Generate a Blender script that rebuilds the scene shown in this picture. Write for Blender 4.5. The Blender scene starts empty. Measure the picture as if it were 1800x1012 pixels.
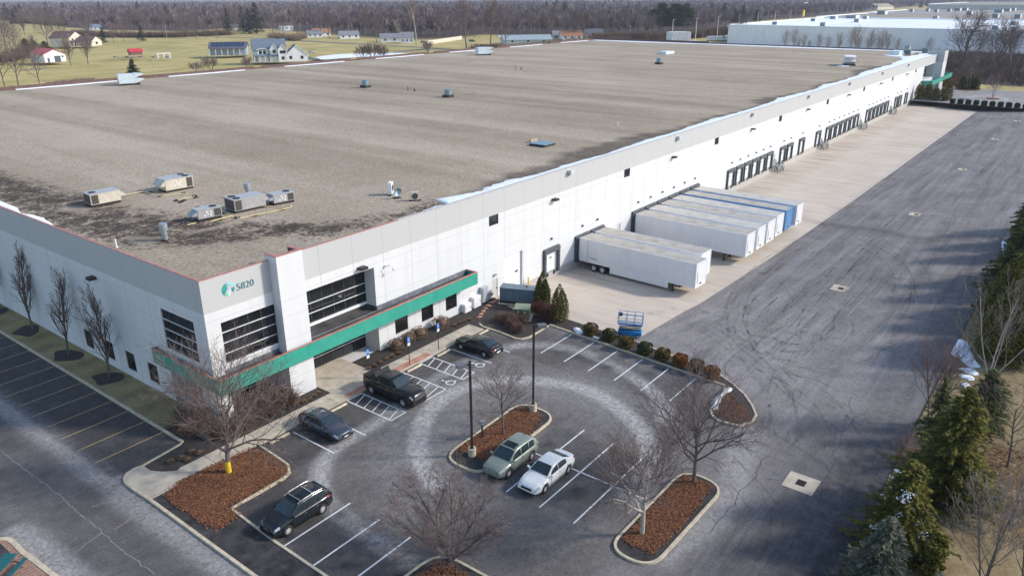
import bpy, bmesh, math, random
import numpy as np
from mathutils import Vector, Matrix
R = math.radians
sc = bpy.context.scene
C = sc.collection

# ------------------------------------------------------------------ camera, world, sun
F_PX, YAW, PITCH, ROLL = 1333.806, 0.65401876, 0.36765262, -0.00316204
CAM = np.array([-26.85, -49.0, 31.16])
_f = np.array([math.cos(PITCH) * math.cos(YAW), math.cos(PITCH) * math.sin(YAW), -math.sin(PITCH)])
_r = np.array([math.sin(YAW), -math.cos(YAW), 0.0]); _u = np.cross(_r, _f)
_r2 = _r * math.cos(ROLL) + _u * math.sin(ROLL); _u2 = np.cross(_r2, _f)
cd = bpy.data.cameras.new("camera"); cam = bpy.data.objects.new("camera", cd); C.objects.link(cam)
cd.sensor_width = 36; cd.lens = F_PX * 36 / 1800; cd.clip_end = 40000; cd.clip_start = 0.5
m = Matrix(((_r2[0], _u2[0], -_f[0], CAM[0]), (_r2[1], _u2[1], -_f[1], CAM[1]), (_r2[2], _u2[2], -_f[2], CAM[2]), (0, 0, 0, 1)))
cam.matrix_world = m
sc.camera = cam
SUN_EL, SUN_PHI = R(31), R(38.5)
w = bpy.data.worlds.new("World"); sc.world = w; w.use_nodes = True
nt = w.node_tree; bg = nt.nodes["Background"]
sky = nt.nodes.new("ShaderNodeTexSky"); sky.sky_type = 'NISHITA'; sky.sun_disc = False
sky.sun_elevation = SUN_EL; sky.sun_rotation = math.atan2(math.sin(SUN_PHI), -math.cos(SUN_PHI))
sky.air_density = 1.0; sky.dust_density = 0.9; sky.ozone_density = 1.2
nt.links.new(sky.outputs[0], bg.inputs[0]); bg.inputs[1].default_value = 0.15
sd = bpy.data.lights.new("sun", 'SUN'); sd.energy = 2.35; sd.angle = R(6); sd.color = (1, 0.935, 0.85)
so = bpy.data.objects.new("sun", sd); C.objects.link(so)
_d = Vector((-math.sin(SUN_PHI) * math.cos(SUN_EL), math.cos(SUN_PHI) * math.cos(SUN_EL), -math.sin(SUN_EL)))
so.rotation_euler = _d.to_track_quat('-Z', 'Y').to_euler()
sc.view_settings.view_transform = 'Standard'; sc.view_settings.look = 'None'
sc.view_settings.exposure = 0.70; sc.view_settings.gamma = 1
sc.cycles.max_bounces = 6; sc.cycles.transparent_max_bounces = 8; sc.cycles.volume_bounces = 0

def P(px, py, z=0.0):
    """survey helper: the point of the level z seen at a photograph pixel (1800 wide)"""
    d = _r2 * (px - 900) / F_PX - _u2 * (py - 506) / F_PX + _f
    t = (z - CAM[2]) / d[2]
    q = CAM + t * d
    return (float(q[0]), float(q[1]))
def PP(*pts, z=0.0): return [P(a, b, z) for a, b in pts]

# ------------------------------------------------------------------ terrain height
def T(x, y):
    x = np.asarray(x, float); y = np.asarray(y, float)
    zc = np.interp(x, [36, 48, 60, 110, 244, 256], [0, -1.08, -1.2, -1.5, -1.5, 0])
    return zc * np.interp(y, [-42, -19, 0.2, 0.3], [0, 1, 1, 1])
def Tz(x, y): return float(T(x, y))

# ------------------------------------------------------------------ materials
MATS = {}
def nodes(name):
    mt = bpy.data.materials.new(name); mt.use_nodes = True
    n = mt.node_tree; b = n.nodes["Principled BSDF"]
    return mt, n, b
def noise(n, scale, detail=4, rough=0.6, vec=None, dist=0.0):
    t = n.nodes.new("ShaderNodeTexNoise"); t.inputs["Scale"].default_value = scale
    t.inputs["Detail"].default_value = detail; t.inputs["Roughness"].default_value = rough
    t.inputs["Distortion"].default_value = dist
    if vec is not None: n.links.new(vec, t.inputs["Vector"])
    return t.outputs["Fac"]
def objco(n, scale=None, rot=None):
    tc = n.nodes.new("ShaderNodeTexCoord"); v = tc.outputs["Object"]
    if scale or rot:
        mp = n.nodes.new("ShaderNodeMapping"); n.links.new(v, mp.inputs[0])
        if scale: mp.inputs["Scale"].default_value = scale
        if rot: mp.inputs["Rotation"].default_value = rot
        v = mp.outputs[0]
    return v
def ramp(n, fac, stops):
    r = n.nodes.new("ShaderNodeValToRGB"); e = r.color_ramp.elements
    while len(e) < len(stops): e.new(0.5)
    for k, (p, c) in enumerate(stops):
        e[k].position = p; e[k].color = (*c, 1) if not isinstance(c, (int, float)) else (c, c, c, 1)
    n.links.new(fac, r.inputs[0]); return r.outputs[0]
def mix(n, fac, a, b, mode='MIX'):
    x = n.nodes.new("ShaderNodeMix"); x.data_type = 'RGBA'; x.blend_type = mode
    if isinstance(fac, (int, float)): x.inputs[0].default_value = fac
    else: n.links.new(fac, x.inputs[0])
    for i, v in ((6, a), (7, b)):
        if isinstance(v, tuple): x.inputs[i].default_value = (*v, 1)
        else: n.links.new(v, x.inputs[i])
    return x.outputs[2]
def math_(n, op, a, b=None, c=None, clamp=False):
    x = n.nodes.new("ShaderNodeMath"); x.operation = op; x.use_clamp = clamp
    for i, v in enumerate((a, b, c)):
        if v is None: continue
        if isinstance(v, (int, float)): x.inputs[i].default_value = v
        else: n.links.new(v, x.inputs[i])
    return x.outputs[0]
def bump(n, b, h, strength=0.3, dist=0.05):
    x = n.nodes.new("ShaderNodeBump"); x.inputs["Strength"].default_value = strength
    x.inputs["Distance"].default_value = dist; n.links.new(h, x.inputs["Height"]); n.links.new(x.outputs[0], b.inputs["Normal"])
def attr(n, name):
    a = n.nodes.new("ShaderNodeAttribute"); a.attribute_name = name; return a.outputs["Fac"]
def mat(name, col, rough=0.7, metal=0.0, var=0.12, scale=3.0, bmp=0.0, spec=0.5, coat=0.0, lo=None):
    """plain procedural material: base colour with soft mottling (dirt, wear) and optional bump"""
    if name in MATS: return MATS[name]
    mt, n, b = nodes(name)
    v = objco(n)
    f = noise(n, scale, 5, 0.6, v)
    lo = lo or tuple(c * (1 - var * 2) for c in col); hi = tuple(min(1, c * (1 + var)) for c in col)
    c = ramp(n, f, [(0.3, lo), (0.7, hi)])
    n.links.new(c, b.inputs["Base Color"])
    b.inputs["Roughness"].default_value = rough; b.inputs["Metallic"].default_value = metal
    b.inputs["Specular IOR Level"].default_value = spec; b.inputs["Coat Weight"].default_value = coat
    b.inputs["Coat Roughness"].default_value = 0.08
    if bmp: bump(n, b, noise(n, scale * 6, 4, 0.6, v), bmp, 0.03)
    MATS[name] = mt; return mt
def car_paint(name, col, metal=0.0):
    if name in MATS: return MATS[name]
    mt, n, b = nodes(name)
    f = noise(n, 2.0, 3, 0.6, objco(n))
    n.links.new(mix(n, f, tuple(c * 0.9 for c in col), tuple(min(1, c * 1.08) for c in col)), b.inputs["Base Color"])
    # light road dust in the roughness only
    n.links.new(ramp(n, f, [(0.3, 0.12), (0.7, 0.28)]), b.inputs["Roughness"])
    b.inputs["Metallic"].default_value = metal; b.inputs["Specular IOR Level"].default_value = 0.25; b.inputs["Coat Weight"].default_value = 0.35; b.inputs["Coat Roughness"].default_value = 0.06
    MATS[name] = mt; return mt

def mat_asphalt(name):
    """one asphalt: dark sealed lot -> old bluish court (attribute old), with salt residue and dark wheel polish / patches, plus shadow painted along the drive edge"""
    mt, n, b = nodes(name)
    v = objco(n)
    f1 = noise(n, 0.18, 6, 0.62, v, 0.4); f2 = noise(n, 1.3, 5, 0.65, v); f3 = noise(n, 14, 3, 0.7, v)
    f = math_(n, 'ADD', math_(n, 'MULTIPLY', f1, 0.50), math_(n, 'ADD', math_(n, 'MULTIPLY', f2, 0.27), math_(n, 'MULTIPLY', f3, 0.23)))
    c0 = ramp(n, f, [(0.38, (0.063, 0.056, 0.052)), (0.5, (0.102, 0.093, 0.088)), (0.64, (0.170, 0.158, 0.150))])
    c1 = ramp(n, f, [(0.38, (0.124, 0.112, 0.108)), (0.5, (0.180, 0.164, 0.158)), (0.64, (0.252, 0.232, 0.225))])
    fs = noise(n, 1.0, 7, 0.68, objco(n, (0.045, 0.8, 1), (0, 0, R(2))), 0.35)
    c1 = mix(n, math_(n, 'MULTIPLY', ramp(n, fs, [(0.48, 0.0), (0.66, 1.0)]), 0.55), c1, (0.28, 0.27, 0.285))
    fd = noise(n, 1.0, 7, 0.66, objco(n, (0.05, 0.55, 1), (0, 0, R(-5))), 0.3)
    c1 = mix(n, math_(n, 'MULTIPLY', ramp(n, fd, [(0.50, 0.0), (0.68, 1.0)]), 0.65), c1, (0.072, 0.066, 0.070))
    f4 = noise(n, 1.0, 7, 0.7, objco(n, (0.9, 0.09, 1), (0, 0, R(20))), 0.5)
    c1 = mix(n, math_(n, 'MULTIPLY', ramp(n, f4, [(0.52, 0.0), (0.68, 1.0)]), 0.30), c1, (0.075, 0.068, 0.080))
    c = mix(n, attr(n, "old"), c0, c1)
    sp = noise(n, 2.6, 8, 0.80, v, 0.5); sp2 = noise(n, 22, 3, 0.7, v)
    k = math_(n, 'MULTIPLY', attr(n, "salt"), ramp(n, math_(n, 'ADD', math_(n, 'MULTIPLY', sp, 0.6), math_(n, 'MULTIPLY', sp2, 0.4)), [(0.40, 0.10), (0.60, 1.0)]), None, True)
    c = mix(n, k, c, (0.49, 0.47, 0.455))
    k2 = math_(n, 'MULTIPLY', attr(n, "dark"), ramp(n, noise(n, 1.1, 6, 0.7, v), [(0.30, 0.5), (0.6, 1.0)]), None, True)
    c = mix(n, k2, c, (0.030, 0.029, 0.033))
    c = mix(n, 1.0, c, ramp(n, noise(n, 5.5, 5, 0.9, v), [(0.33, 0.66), (0.5, 1.0), (0.66, 1.42)]), 'MULTIPLY')
    n.links.new(c, b.inputs["Base Color"])
    n.links.new(ramp(n, f, [(0.3, 0.75), (0.7, 0.95)]), b.inputs["Roughness"])
    b.inputs["Specular IOR Level"].default_value = 0.3
    bump(n, b, f3, 0.35, 0.02)
    MATS[name] = mt; return mt
def mat_roof(name):
    mt, n, b = nodes(name)
    v = objco(n)
    f1 = noise(n, 0.05, 5, 0.6, v, 0.5); f3 = noise(n, 2.6, 6, 0.85, v); f4 = noise(n, 0.9, 6, 0.7, v)
    fs = noise(n, 1.0, 5, 0.6, objco(n, (0.12, 0.006, 1)), 0.3)
    f = math_(n, 'ADD', math_(n, 'MULTIPLY', f1, 0.2), math_(n, 'ADD', math_(n, 'MULTIPLY', f3, 0.32), math_(n, 'ADD', math_(n, 'MULTIPLY', f4, 0.18), math_(n, 'MULTIPLY', fs, 0.42))))
    c = ramp(n, f, [(0.38, (0.205, 0.163, 0.117)), (0.5, (0.305, 0.250, 0.185)), (0.64, (0.44, 0.372, 0.285))])
    gr = noise(n, 3.6, 3, 0.9, v)
    c = mix(n, 1.0, c, ramp(n, gr, [(0.34, 0.62), (0.5, 0.98), (0.64, 1.30)]), 'MULTIPLY')
    k = math_(n, 'ADD', attr(n, "dark"), math_(n, 'MULTIPLY', math_(n, 'SUBTRACT', noise(n, 0.55, 7, 0.78, v, 0.6), 0.5), 2.6))
    k = ramp(n, math_(n, 'ADD', k, math_(n, 'MULTIPLY', math_(n, 'SUBTRACT', f3, 0.5), 3.2)), [(0.42, 0.0), (0.80, 1.0)])
    c = mix(n, math_(n, 'MULTIPLY', k, math_(n, 'MULTIPLY', attr(n, "dark"), 3.0, None, True)), c, (0.068, 0.052, 0.042))
    c = mix(n, math_(n, 'MULTIPLY', attr(n, "light"), ramp(n, f3, [(0.35, 0.2), (0.6, 1)])), c, (0.40, 0.33, 0.26))
    c = mix(n, math_(n, 'MULTIPLY', attr(n, "wet"), ramp(n, f4, [(0.32, 0.55), (0.6, 1.0)]), None, True), c, (0.080, 0.064, 0.052))
    n.links.new(c, b.inputs["Base Color"]); b.inputs["Roughness"].default_value = 0.95; b.inputs["Specular IOR Level"].default_value = 0.15
    bump(n, b, noise(n, 9, 4, 0.8, v), 0.8, 0.05)
    MATS[name] = mt; return mt
def mat_wall(name, white=(0.63, 0.635, 0.64), band=(0.465, 0.468, 0.468), axis=0, period=3.57, off=14.3, zband=9.4, base=-9, grooves=(8.72, 7.35, 5.4, 3.75, 1.9), jcol=0.70):
    """tilt-up concrete panels: painted band, caulked vertical joints, horizontal reveals"""
    mt, n, b = nodes(name)
    tc = n.nodes.new("ShaderNodeTexCoord"); sp = n.nodes.new("ShaderNodeSeparateXYZ"); n.links.new(tc.outputs["Object"], sp.inputs[0])
    u, z = sp.outputs[axis], sp.outputs[2]
    c = mix(n, math_(n, 'GREATER_THAN', z, zband), white, band)
    c = mix(n, math_(n, 'LESS_THAN', z, base), c, (0.42, 0.40, 0.37))
    stain = noise(n, 1.0, 6, 0.65, objco(n, (0.9, 0.9, 0.12)))
    c = mix(n, ramp(n, stain, [(0.45, 0.0), (0.80, 0.42)]), c, (0.50, 0.485, 0.46))
    # panel to panel tone
    pid = math_(n, 'FLOOR', math_(n, 'DIVIDE', math_(n, 'SUBTRACT', u, off), period))
    wn = n.nodes.new("ShaderNodeTexWhiteNoise"); wn.noise_dimensions = '1D'; n.links.new(pid, wn.inputs["W"])
    c = mix(n, math_(n, 'MULTIPLY', wn.outputs["Value"], 0.06), c, (0.45, 0.45, 0.45))
    fr = math_(n, 'MULTIPLY', math_(n, 'ABSOLUTE', math_(n, 'SUBTRACT', math_(n, 'FRACT', math_(n, 'DIVIDE', math_(n, 'SUBTRACT', u, off - period / 2), period)), 0.5)), period)
    j = math_(n, 'LESS_THAN', fr, 0.022)
    if axis == 0: j = math_(n, 'MULTIPLY', j, math_(n, 'GREATER_THAN', u, 9.0))
    for g in grooves:
        j2 = math_(n, 'LESS_THAN', math_(n, 'ABSOLUTE', math_(n, 'SUBTRACT', z, g)), 0.025)
        j = math_(n, 'MAXIMUM', j, math_(n, 'MULTIPLY', j2, 0.45))
    c = mix(n, math_(n, 'MULTIPLY', j, jcol), c, (0.28, 0.28, 0.28))
    n.links.new(c, b.inputs["Base Color"]); b.inputs["Roughness"].default_value = 0.75; b.inputs["Specular IOR Level"].default_value = 0.25
    bump(n, b, math_(n, 'SUBTRACT', noise(n, 6, 4, 0.6, objco(n)), math_(n, 'MULTIPLY', j, 2.0)), 0.15, 0.02)
    MATS[name] = mt; return mt
def mat_foliage(name, a, b_, c_=None, scale=1.2, sss=0.0):
    if name in MATS: return MATS[name]
    mt, n, b = nodes(name)
    v = objco(n); f = math_(n, 'ADD', math_(n, 'MULTIPLY', noise(n, scale, 4, 0.7, v), 0.65), math_(n, 'MULTIPLY', noise(n, scale * 9, 2, 0.6, v), 0.35))
    st = [(0.36, a), (0.62, b_)]
    if c_: st = [(0.34, a), (0.52, b_), (0.68, c_)]
    n.links.new(ramp(n, f, st), b.inputs["Base Color"]); b.inputs["Roughness"].default_value = 0.8; b.inputs["Specular IOR Level"].default_value = 0.15
    MATS[name] = mt; return mt

glass_dark = mat("dark_glass", (0.012, 0.015, 0.018), 0.06, 0, 0.3, 0.4, spec=0.6)
car_glass = mat("car_glass", (0.02, 0.035, 0.04), 0.05, 0, 0.2, 1.0, spec=0.9)
M = dict(
    asphalt=mat_asphalt("asphalt"),
    roof=mat_roof("gravel_roof"),
    wall=mat_wall("painted_panel", base=0.0),
    wall_l=mat_wall("painted_panel_side", axis=1, off=0.9, base=-9),
    white=mat("white_paint", (0.80, 0.80, 0.80), 0.6, 0, 0.03, 0.8),
    wmetal=mat("white_metal", (0.78, 0.78, 0.78), 0.4, 0.0, 0.04, 2),
    red=mat("red_flashing", (0.46, 0.19, 0.155), 0.5, 0, 0.15, 3),
    brown=mat("brown_flashing", (0.12, 0.065, 0.055), 0.7, 0, 0.2, 1),
    teal=None, snow=mat("snow", (0.85, 0.88, 0.92), 0.6, 0, 0.04, 2, 0.4),
    membrane=mat("dark_membrane", (0.075, 0.07, 0.072), 0.85, 0, 0.35, 0.8, 0.2),
    concrete=mat("concrete", (0.50, 0.435, 0.345), 0.85, 0, 0.14, 1.2, 0.15),
    kerb=mat("kerb_concrete", (0.56, 0.475, 0.345), 0.85, 0, 0.15, 2.5, 0.2),
    mulch=mat("mulch", (0.050, 0.041, 0.036), 0.95, 0, 0.35, 6, 0.8),
    bed=mat("dark_bed", (0.045, 0.042, 0.042), 0.95, 0, 0.4, 1.3, 0.8),
    dock=mat("dock_seal", (0.065, 0.075, 0.085), 0.7, 0, 0.2, 3),
    dockl=mat("dock_header", (0.085, 0.095, 0.105), 0.7, 0, 0.2, 3),
    black=mat("black_rubber", (0.018, 0.018, 0.018), 0.8, 0, 0.2, 5),
    pole=mat("dark_bronze", (0.035, 0.03, 0.03), 0.5, 0.3, 0.2, 5),
    galv=mat("galvanised", (0.36, 0.42, 0.46), 0.42, 0.55, 0.15, 2.5),
    grey=mat("grey_metal", (0.30, 0.33, 0.35), 0.5, 0.2, 0.15, 3),
    hvac=mat("hvac_cream", (0.55, 0.50, 0.41), 0.5, 0, 0.08, 2),
    hvacg=mat("hvac_grey", (0.36, 0.35, 0.36), 0.45, 0.1, 0.1, 2),
    coil=mat("coil_grille", (0.075, 0.065, 0.06), 0.6, 0.2, 0.2, 20),
    line=mat("line_paint", (0.72, 0.72, 0.72), 0.7, 0, 0.12, 8),
    yline=mat("yellow_line_paint", (0.50, 0.36, 0.14), 0.8, 0, 0.25, 5),
    yellow=mat("yellow_paint", (0.72, 0.50, 0.03), 0.5, 0, 0.1, 5),
    bark=mat_foliage("bark", (0.085, 0.065, 0.058), (0.19, 0.155, 0.135), scale=5),
    twig=mat_foliage("twig", (0.10, 0.075, 0.070), (0.20, 0.155, 0.142), scale=0.6),
    twigr=mat_foliage("red_twig", (0.13, 0.085, 0.078), (0.25, 0.175, 0.16), scale=0.6),
    barkp=mat_foliage("pale_bark", (0.30, 0.26, 0.23), (0.46, 0.42, 0.38), scale=5),
    shrubtw=mat_foliage("shrub_twig", (0.10, 0.062, 0.045), (0.22, 0.145, 0.11), scale=2.5),
    blue=mat("blue_paint", (0.02, 0.20, 0.48), 0.4, 0, 0.1, 4),
    chrome=mat("bright_trim", (0.65, 0.66, 0.68), 0.22, 0.9, 0.05, 4),
    rim=mat("alloy_rim", (0.62, 0.62, 0.63), 0.35, 0.25, 0.1, 8),
    lamp=mat("lamp_lens", (0.40, 0.43, 0.46), 0.12, 0.0, 0.1, 8),
    red_lamp=mat("red_lens", (0.36, 0.02, 0.025), 0.2, 0, 0.1, 8),
    plate=mat("plate_white", (0.70, 0.70, 0.70), 0.5, 0, 0.05, 8),
    leafm=mat_foliage("dry_leaves", (0.085, 0.038, 0.022), (0.205, 0.090, 0.046), (0.38, 0.19, 0.10), scale=8),
)
def mat_teal():
    mt, n, b = nodes("teal_panel")
    tc = n.nodes.new("ShaderNodeTexCoord"); sp = n.nodes.new("ShaderNodeSeparateXYZ"); n.links.new(tc.outputs["Object"], sp.inputs[0])
    fr = math_(n, 'FRACT', math_(n, 'DIVIDE', sp.outputs[2], 0.3125))
    c = mix(n, ramp(n, noise(n, 0.6, 4, 0.6, objco(n)), [(0.3, 0.0), (0.7, 1.0)]), (0.030, 0.29, 0.215), (0.050, 0.36, 0.27))
    s = math_(n, 'ADD', sp.outputs[0], sp.outputs[1])
    j = math_(n, 'LESS_THAN', math_(n, 'FRACT', math_(n, 'DIVIDE', s, 3.05)), 0.012)
    j = math_(n, 'MAXIMUM', j, math_(n, 'LESS_THAN', fr, 0.10))
    c = mix(n, math_(n, 'MULTIPLY', j, 0.55), c, (0.01, 0.13, 0.10))
    n.links.new(c, b.inputs["Base Color"]); b.inputs["Roughness"].default_value = 0.4
    bump(n, b, math_(n, 'SUBTRACT', 1.0, j), 0.4, 0.03)
    return mt
M['teal'] = mat_teal()
def mat_trailer(name, col, rib=0.6):
    mt, n, b = nodes(name)
    tc = n.nodes.new("ShaderNodeTexCoord"); sp = n.nodes.new("ShaderNodeSeparateXYZ"); n.links.new(tc.outputs["Object"], sp.inputs[0])
    fr = math_(n, 'LESS_THAN', math_(n, 'FRACT', math_(n, 'DIVIDE', sp.outputs[1], 1.22)), 0.03)
    f = noise(n, 1.0, 6, 0.65, objco(n, (0.6, 0.6, 0.25)))
    c = mix(n, ramp(n, f, [(0.35, 0.0), (0.8, 0.45)]), col, tuple(x * 0.72 for x in col))
    c = mix(n, math_(n, 'MULTIPLY', fr, 0.30), c, tuple(x * 0.5 for x in col))
    n.links.new(c, b.inputs["Base Color"]); b.inputs["Roughness"].default_value = 0.38
    return mt
M['trailer'] = mat_trailer("trailer_white", (0.74, 0.75, 0.77))
M['trailerb'] = mat_trailer("trailer_blue", (0.10, 0.26, 0.50))
M['troof1'] = mat("trailer_roof_tan", (0.42, 0.39, 0.34), 0.6, 0, 0.14, 0.8)
M['troof2'] = mat("trailer_roof_pale", (0.50, 0.47, 0.42), 0.5, 0, 0.10, 0.8)
def mat_apron():
    mt, n, b = nodes("apron_concrete")
    tc = n.nodes.new("ShaderNodeTexCoord"); sp = n.nodes.new("ShaderNodeSeparateXYZ"); n.links.new(tc.outputs["Object"], sp.inputs[0])
    f1 = noise(n, 0.12, 6, 0.62, objco(n), 0.5); f2 = noise(n, 1.0, 6, 0.66, objco(n, (0.9, 0.12, 1), (0, 0, R(6))), 0.3); f3 = noise(n, 9, 3, 0.6, objco(n))
    f = math_(n, 'ADD', math_(n, 'MULTIPLY', f1, 0.45), math_(n, 'ADD', math_(n, 'MULTIPLY', f2, 0.45), math_(n, 'MULTIPLY', f3, 0.10)))
    c = ramp(n, f, [(0.34, (0.39, 0.325, 0.26)), (0.48, (0.49, 0.42, 0.345)), (0.66, (0.58, 0.51, 0.43))])
    j = math_(n, 'LESS_THAN', math_(n, 'FRACT', math_(n, 'DIVIDE', sp.outputs[0], 4.6)), 0.012)
    j = math_(n, 'MAXIMUM', j, math_(n, 'LESS_THAN', math_(n, 'FRACT', math_(n, 'DIVIDE', sp.outputs[1], 6.1)), 0.009))
    c = mix(n, math_(n, 'MULTIPLY', j, 0.4), c, (0.16, 0.13, 0.10))
    k = math_(n, 'MULTIPLY', attr(n, "dark"), ramp(n, f2, [(0.36, 1.0), (0.62, 0.15)]), None, True)
    c = mix(n, k, c, (0.20, 0.16, 0.12))
    n.links.new(c, b.inputs["Base Color"]); b.inputs["Roughness"].default_value = 0.85; bump(n, b, f3, 0.15, 0.02)
    return mt
M['apron'] = mat_apron()
def mat_ground():
    mt, n, b = nodes("grass_ground")
    v = objco(n)
    f = math_(n, 'ADD', math_(n, 'MULTIPLY', noise(n, 0.035, 6, 0.65, objco(n, (1, 1.8, 1)), 0.6), 0.6), math_(n, 'MULTIPLY', noise(n, 1.4, 6, 0.75, v), 0.4))
    fld = ramp(n, f, [(0.36, (0.27, 0.225, 0.08)), (0.5, (0.42, 0.345, 0.14)), (0.64, (0.54, 0.43, 0.22))])
    tan = ramp(n, math_(n, 'ADD', math_(n, 'MULTIPLY', noise(n, 0.3, 6, 0.7, v), 0.55), math_(n, 'MULTIPLY', noise(n, 5, 5, 0.75, v), 0.45)), [(0.36, (0.13, 0.10, 0.05)), (0.5, (0.235, 0.18, 0.10)), (0.64, (0.36, 0.285, 0.175))])
    wood = ramp(n, f, [(0.36, (0.065, 0.048, 0.042)), (0.62, (0.13, 0.098, 0.08))])
    c = mix(n, attr(n, "tan"), fld, tan); c = mix(n, attr(n, "wood"), c, wood)
    n.links.new(c, b.inputs["Base Color"]); b.inputs["Roughness"].default_value = 0.95; b.inputs["Specular IOR Level"].default_value = 0.1
    bump(n, b, noise(n, 8, 4, 0.8, v), 0.5, 0.06)
    return mt
M['ground'] = mat_ground()
def mat_brick(name, a, b_, sx, sz, mortar=(0.35, 0.3, 0.26)):
    mt, n, b = nodes(name)
    t = n.nodes.new("ShaderNodeTexBrick"); n.links.new(objco(n), t.inputs["Vector"]); t.inputs["Scale"].default_value = 1
    t.inputs["Brick Width"].default_value = sx; t.inputs["Row Height"].default_value = sz; t.inputs["Mortar Size"].default_value = 0.02
    t.inputs["Color1"].default_value = (*a, 1); t.inputs["Color2"].default_value = (*b_, 1); t.inputs["Mortar"].default_value = (*mortar, 1)
    n.links.new(t.outputs[0], b.inputs["Base Color"]); b.inputs["Roughness"].default_value = 0.9
    return mt
M['paver'] = mat_brick("patio_pavers", (0.30, 0.16, 0.11), (0.22, 0.11, 0.08), 0.6, 0.3)
M['tactile'] = mat("tactile_red", (0.48, 0.23, 0.17), 0.85, 0, 0.2, 3, 0.3)

# ------------------------------------------------------------------ mesh builder
class MB:
    def __init__(s): s.v = []; s.f = []; s.mi = []; s.sm = []
    def add(s, vs, fs, mi=0, smooth=False):
        o = len(s.v); s.v += [tuple(map(float, p)) for p in vs]
        for q in fs: s.f.append(tuple(o + i for i in q)); s.mi.append(mi); s.sm.append(smooth)
        return s
    def box(s, x0, x1, y0, y1, z0, z1, mi=0):
        return s.add([(x0, y0, z0), (x1, y0, z0), (x1, y1, z0), (x0, y1, z0), (x0, y0, z1), (x1, y0, z1), (x1, y1, z1), (x0, y1, z1)],
                     [(3, 2, 1, 0), (4, 5, 6, 7), (0, 1, 5, 4), (1, 2, 6, 5), (2, 3, 7, 6), (3, 0, 4, 7)], mi)
    def cyl(s, p, q, r, r2=None, n=12, mi=0, caps=True, smooth=True):
        r2 = r if r2 is None else r2
        p, q = Vector(p), Vector(q); d = (q - p)
        if d.length < 1e-6: return s
        d.normalize(); a = d.orthogonal().normalized(); b = d.cross(a)
        vs = []
        for c, rr in ((p, r), (q, r2)):
            for k in range(n):
                t = 2 * math.pi * k / n; vs.append(c + a * math.cos(t) * rr + b * math.sin(t) * rr)
        s.add(vs, [(k, (k + 1) % n, n + (k + 1) % n, n + k) for k in range(n)], mi, smooth)
        if caps: s.add(vs[:n], [tuple(range(n))[::-1]], mi); s.add(vs[n:], [tuple(range(n))], mi)
        return s
    def prism(s, pts, z0, z1, mi=0, mtop=None):
        n = len(pts)
        if sum(pts[i][0] * pts[(i + 1) % n][1] - pts[(i + 1) % n][0] * pts[i][1] for i in range(n)) < 0: pts = pts[::-1]
        s.add([(x, y, z0) for x, y in pts] + [(x, y, z1) for x, y in pts], [(i, (i + 1) % n, n + (i + 1) % n, n + i) for i in range(n)], mi)
        s.add([(x, y, z1) for x, y in pts], [tuple(range(n))], mi if mtop is None else mtop)
        return s
    def quad(s, a, b, c, d, mi=0): return s.add([a, b, c, d], [(0, 1, 2, 3)], mi)
    def ribbon(s, pts, wd, z, mi=0, close=False):
        """flat strip of width wd along a plan polyline, z number or function"""
        n = len(pts); L = []
        for i in range(n):
            a = Vector(pts[i - 1] if (i > 0 or close) else pts[i]); b = Vector(pts[(i + 1) % n] if (i < n - 1 or close) else pts[i])
            t = (b - a).normalized(); L.append((pts[i][0] - t.y * wd / 2, pts[i][1] + t.x * wd / 2)); L.append((pts[i][0] + t.y * wd / 2, pts[i][1] - t.x * wd / 2))
        zz = (lambda x, y: z) if isinstance(z, (int, float)) else z
        return s.add([(x, y, zz(x, y)) for x, y in L], [(2 * i, 2 * i + 1, (2 * i + 3) % (2 * n), (2 * i + 2) % (2 * n)) for i in range(n if close else n - 1)], mi)
    def build(s, name, mats, parent=None, loc=None, bevel=0, rotz=None):
        me = bpy.data.meshes.new(name); me.from_pydata(s.v, [], s.f)
        for mm in (mats if isinstance(mats, (list, tuple)) else [mats]):
            if mm: me.materials.append(mm)
        me.polygons.foreach_set("material_index", s.mi); me.polygons.foreach_set("use_smooth", s.sm); me.update()
        o = bpy.data.objects.new(name, me); C.objects.link(o)
        if parent: o.parent = parent
        if loc: o.location = loc
        if rotz is not None: o.rotation_euler.z = rotz
        if bevel:
            bv = o.modifiers.new("b", 'BEVEL'); bv.width = bevel; bv.segments = 2; bv.limit_method = 'ANGLE'
        return o
def tag(o, label, cat, group=None):
    o["label"] = label; o["category"] = cat
    if group: o["group"] = group
    return o
def struct(o, kind="structure"): o["kind"] = kind; return o
def thing(name, label, cat, loc=(0, 0, 0), rotz=0, group=None):
    o = bpy.data.objects.new(name, None); C.objects.link(o); o.location = loc; o.rotation_euler = (0, 0, rotz); o.empty_display_size = 0.3
    return tag(o, label, cat, group)
KIDS = {}
def kids(o): return [c for c in bpy.data.objects if c.parent == o]
def dup(o, loc, rotz=0, label=None, group=None, scale=None, parent=None):
    if o.name not in KIDS or parent is None:
        KIDS[o.name] = KIDS.get(o.name) or kids(o)
    r = o.copy(); C.objects.link(r)
    if parent: r.parent = parent
    else:
        r.location = loc; r.rotation_euler = (0, 0, rotz)
        if scale: r.scale = scale if isinstance(scale, tuple) else (scale,) * 3
        if label: r["label"] = label
        if group: r["group"] = group
    for c in (KIDS.get(o.name) or kids(o)): dup(c, None, parent=r)
    return r
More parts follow.
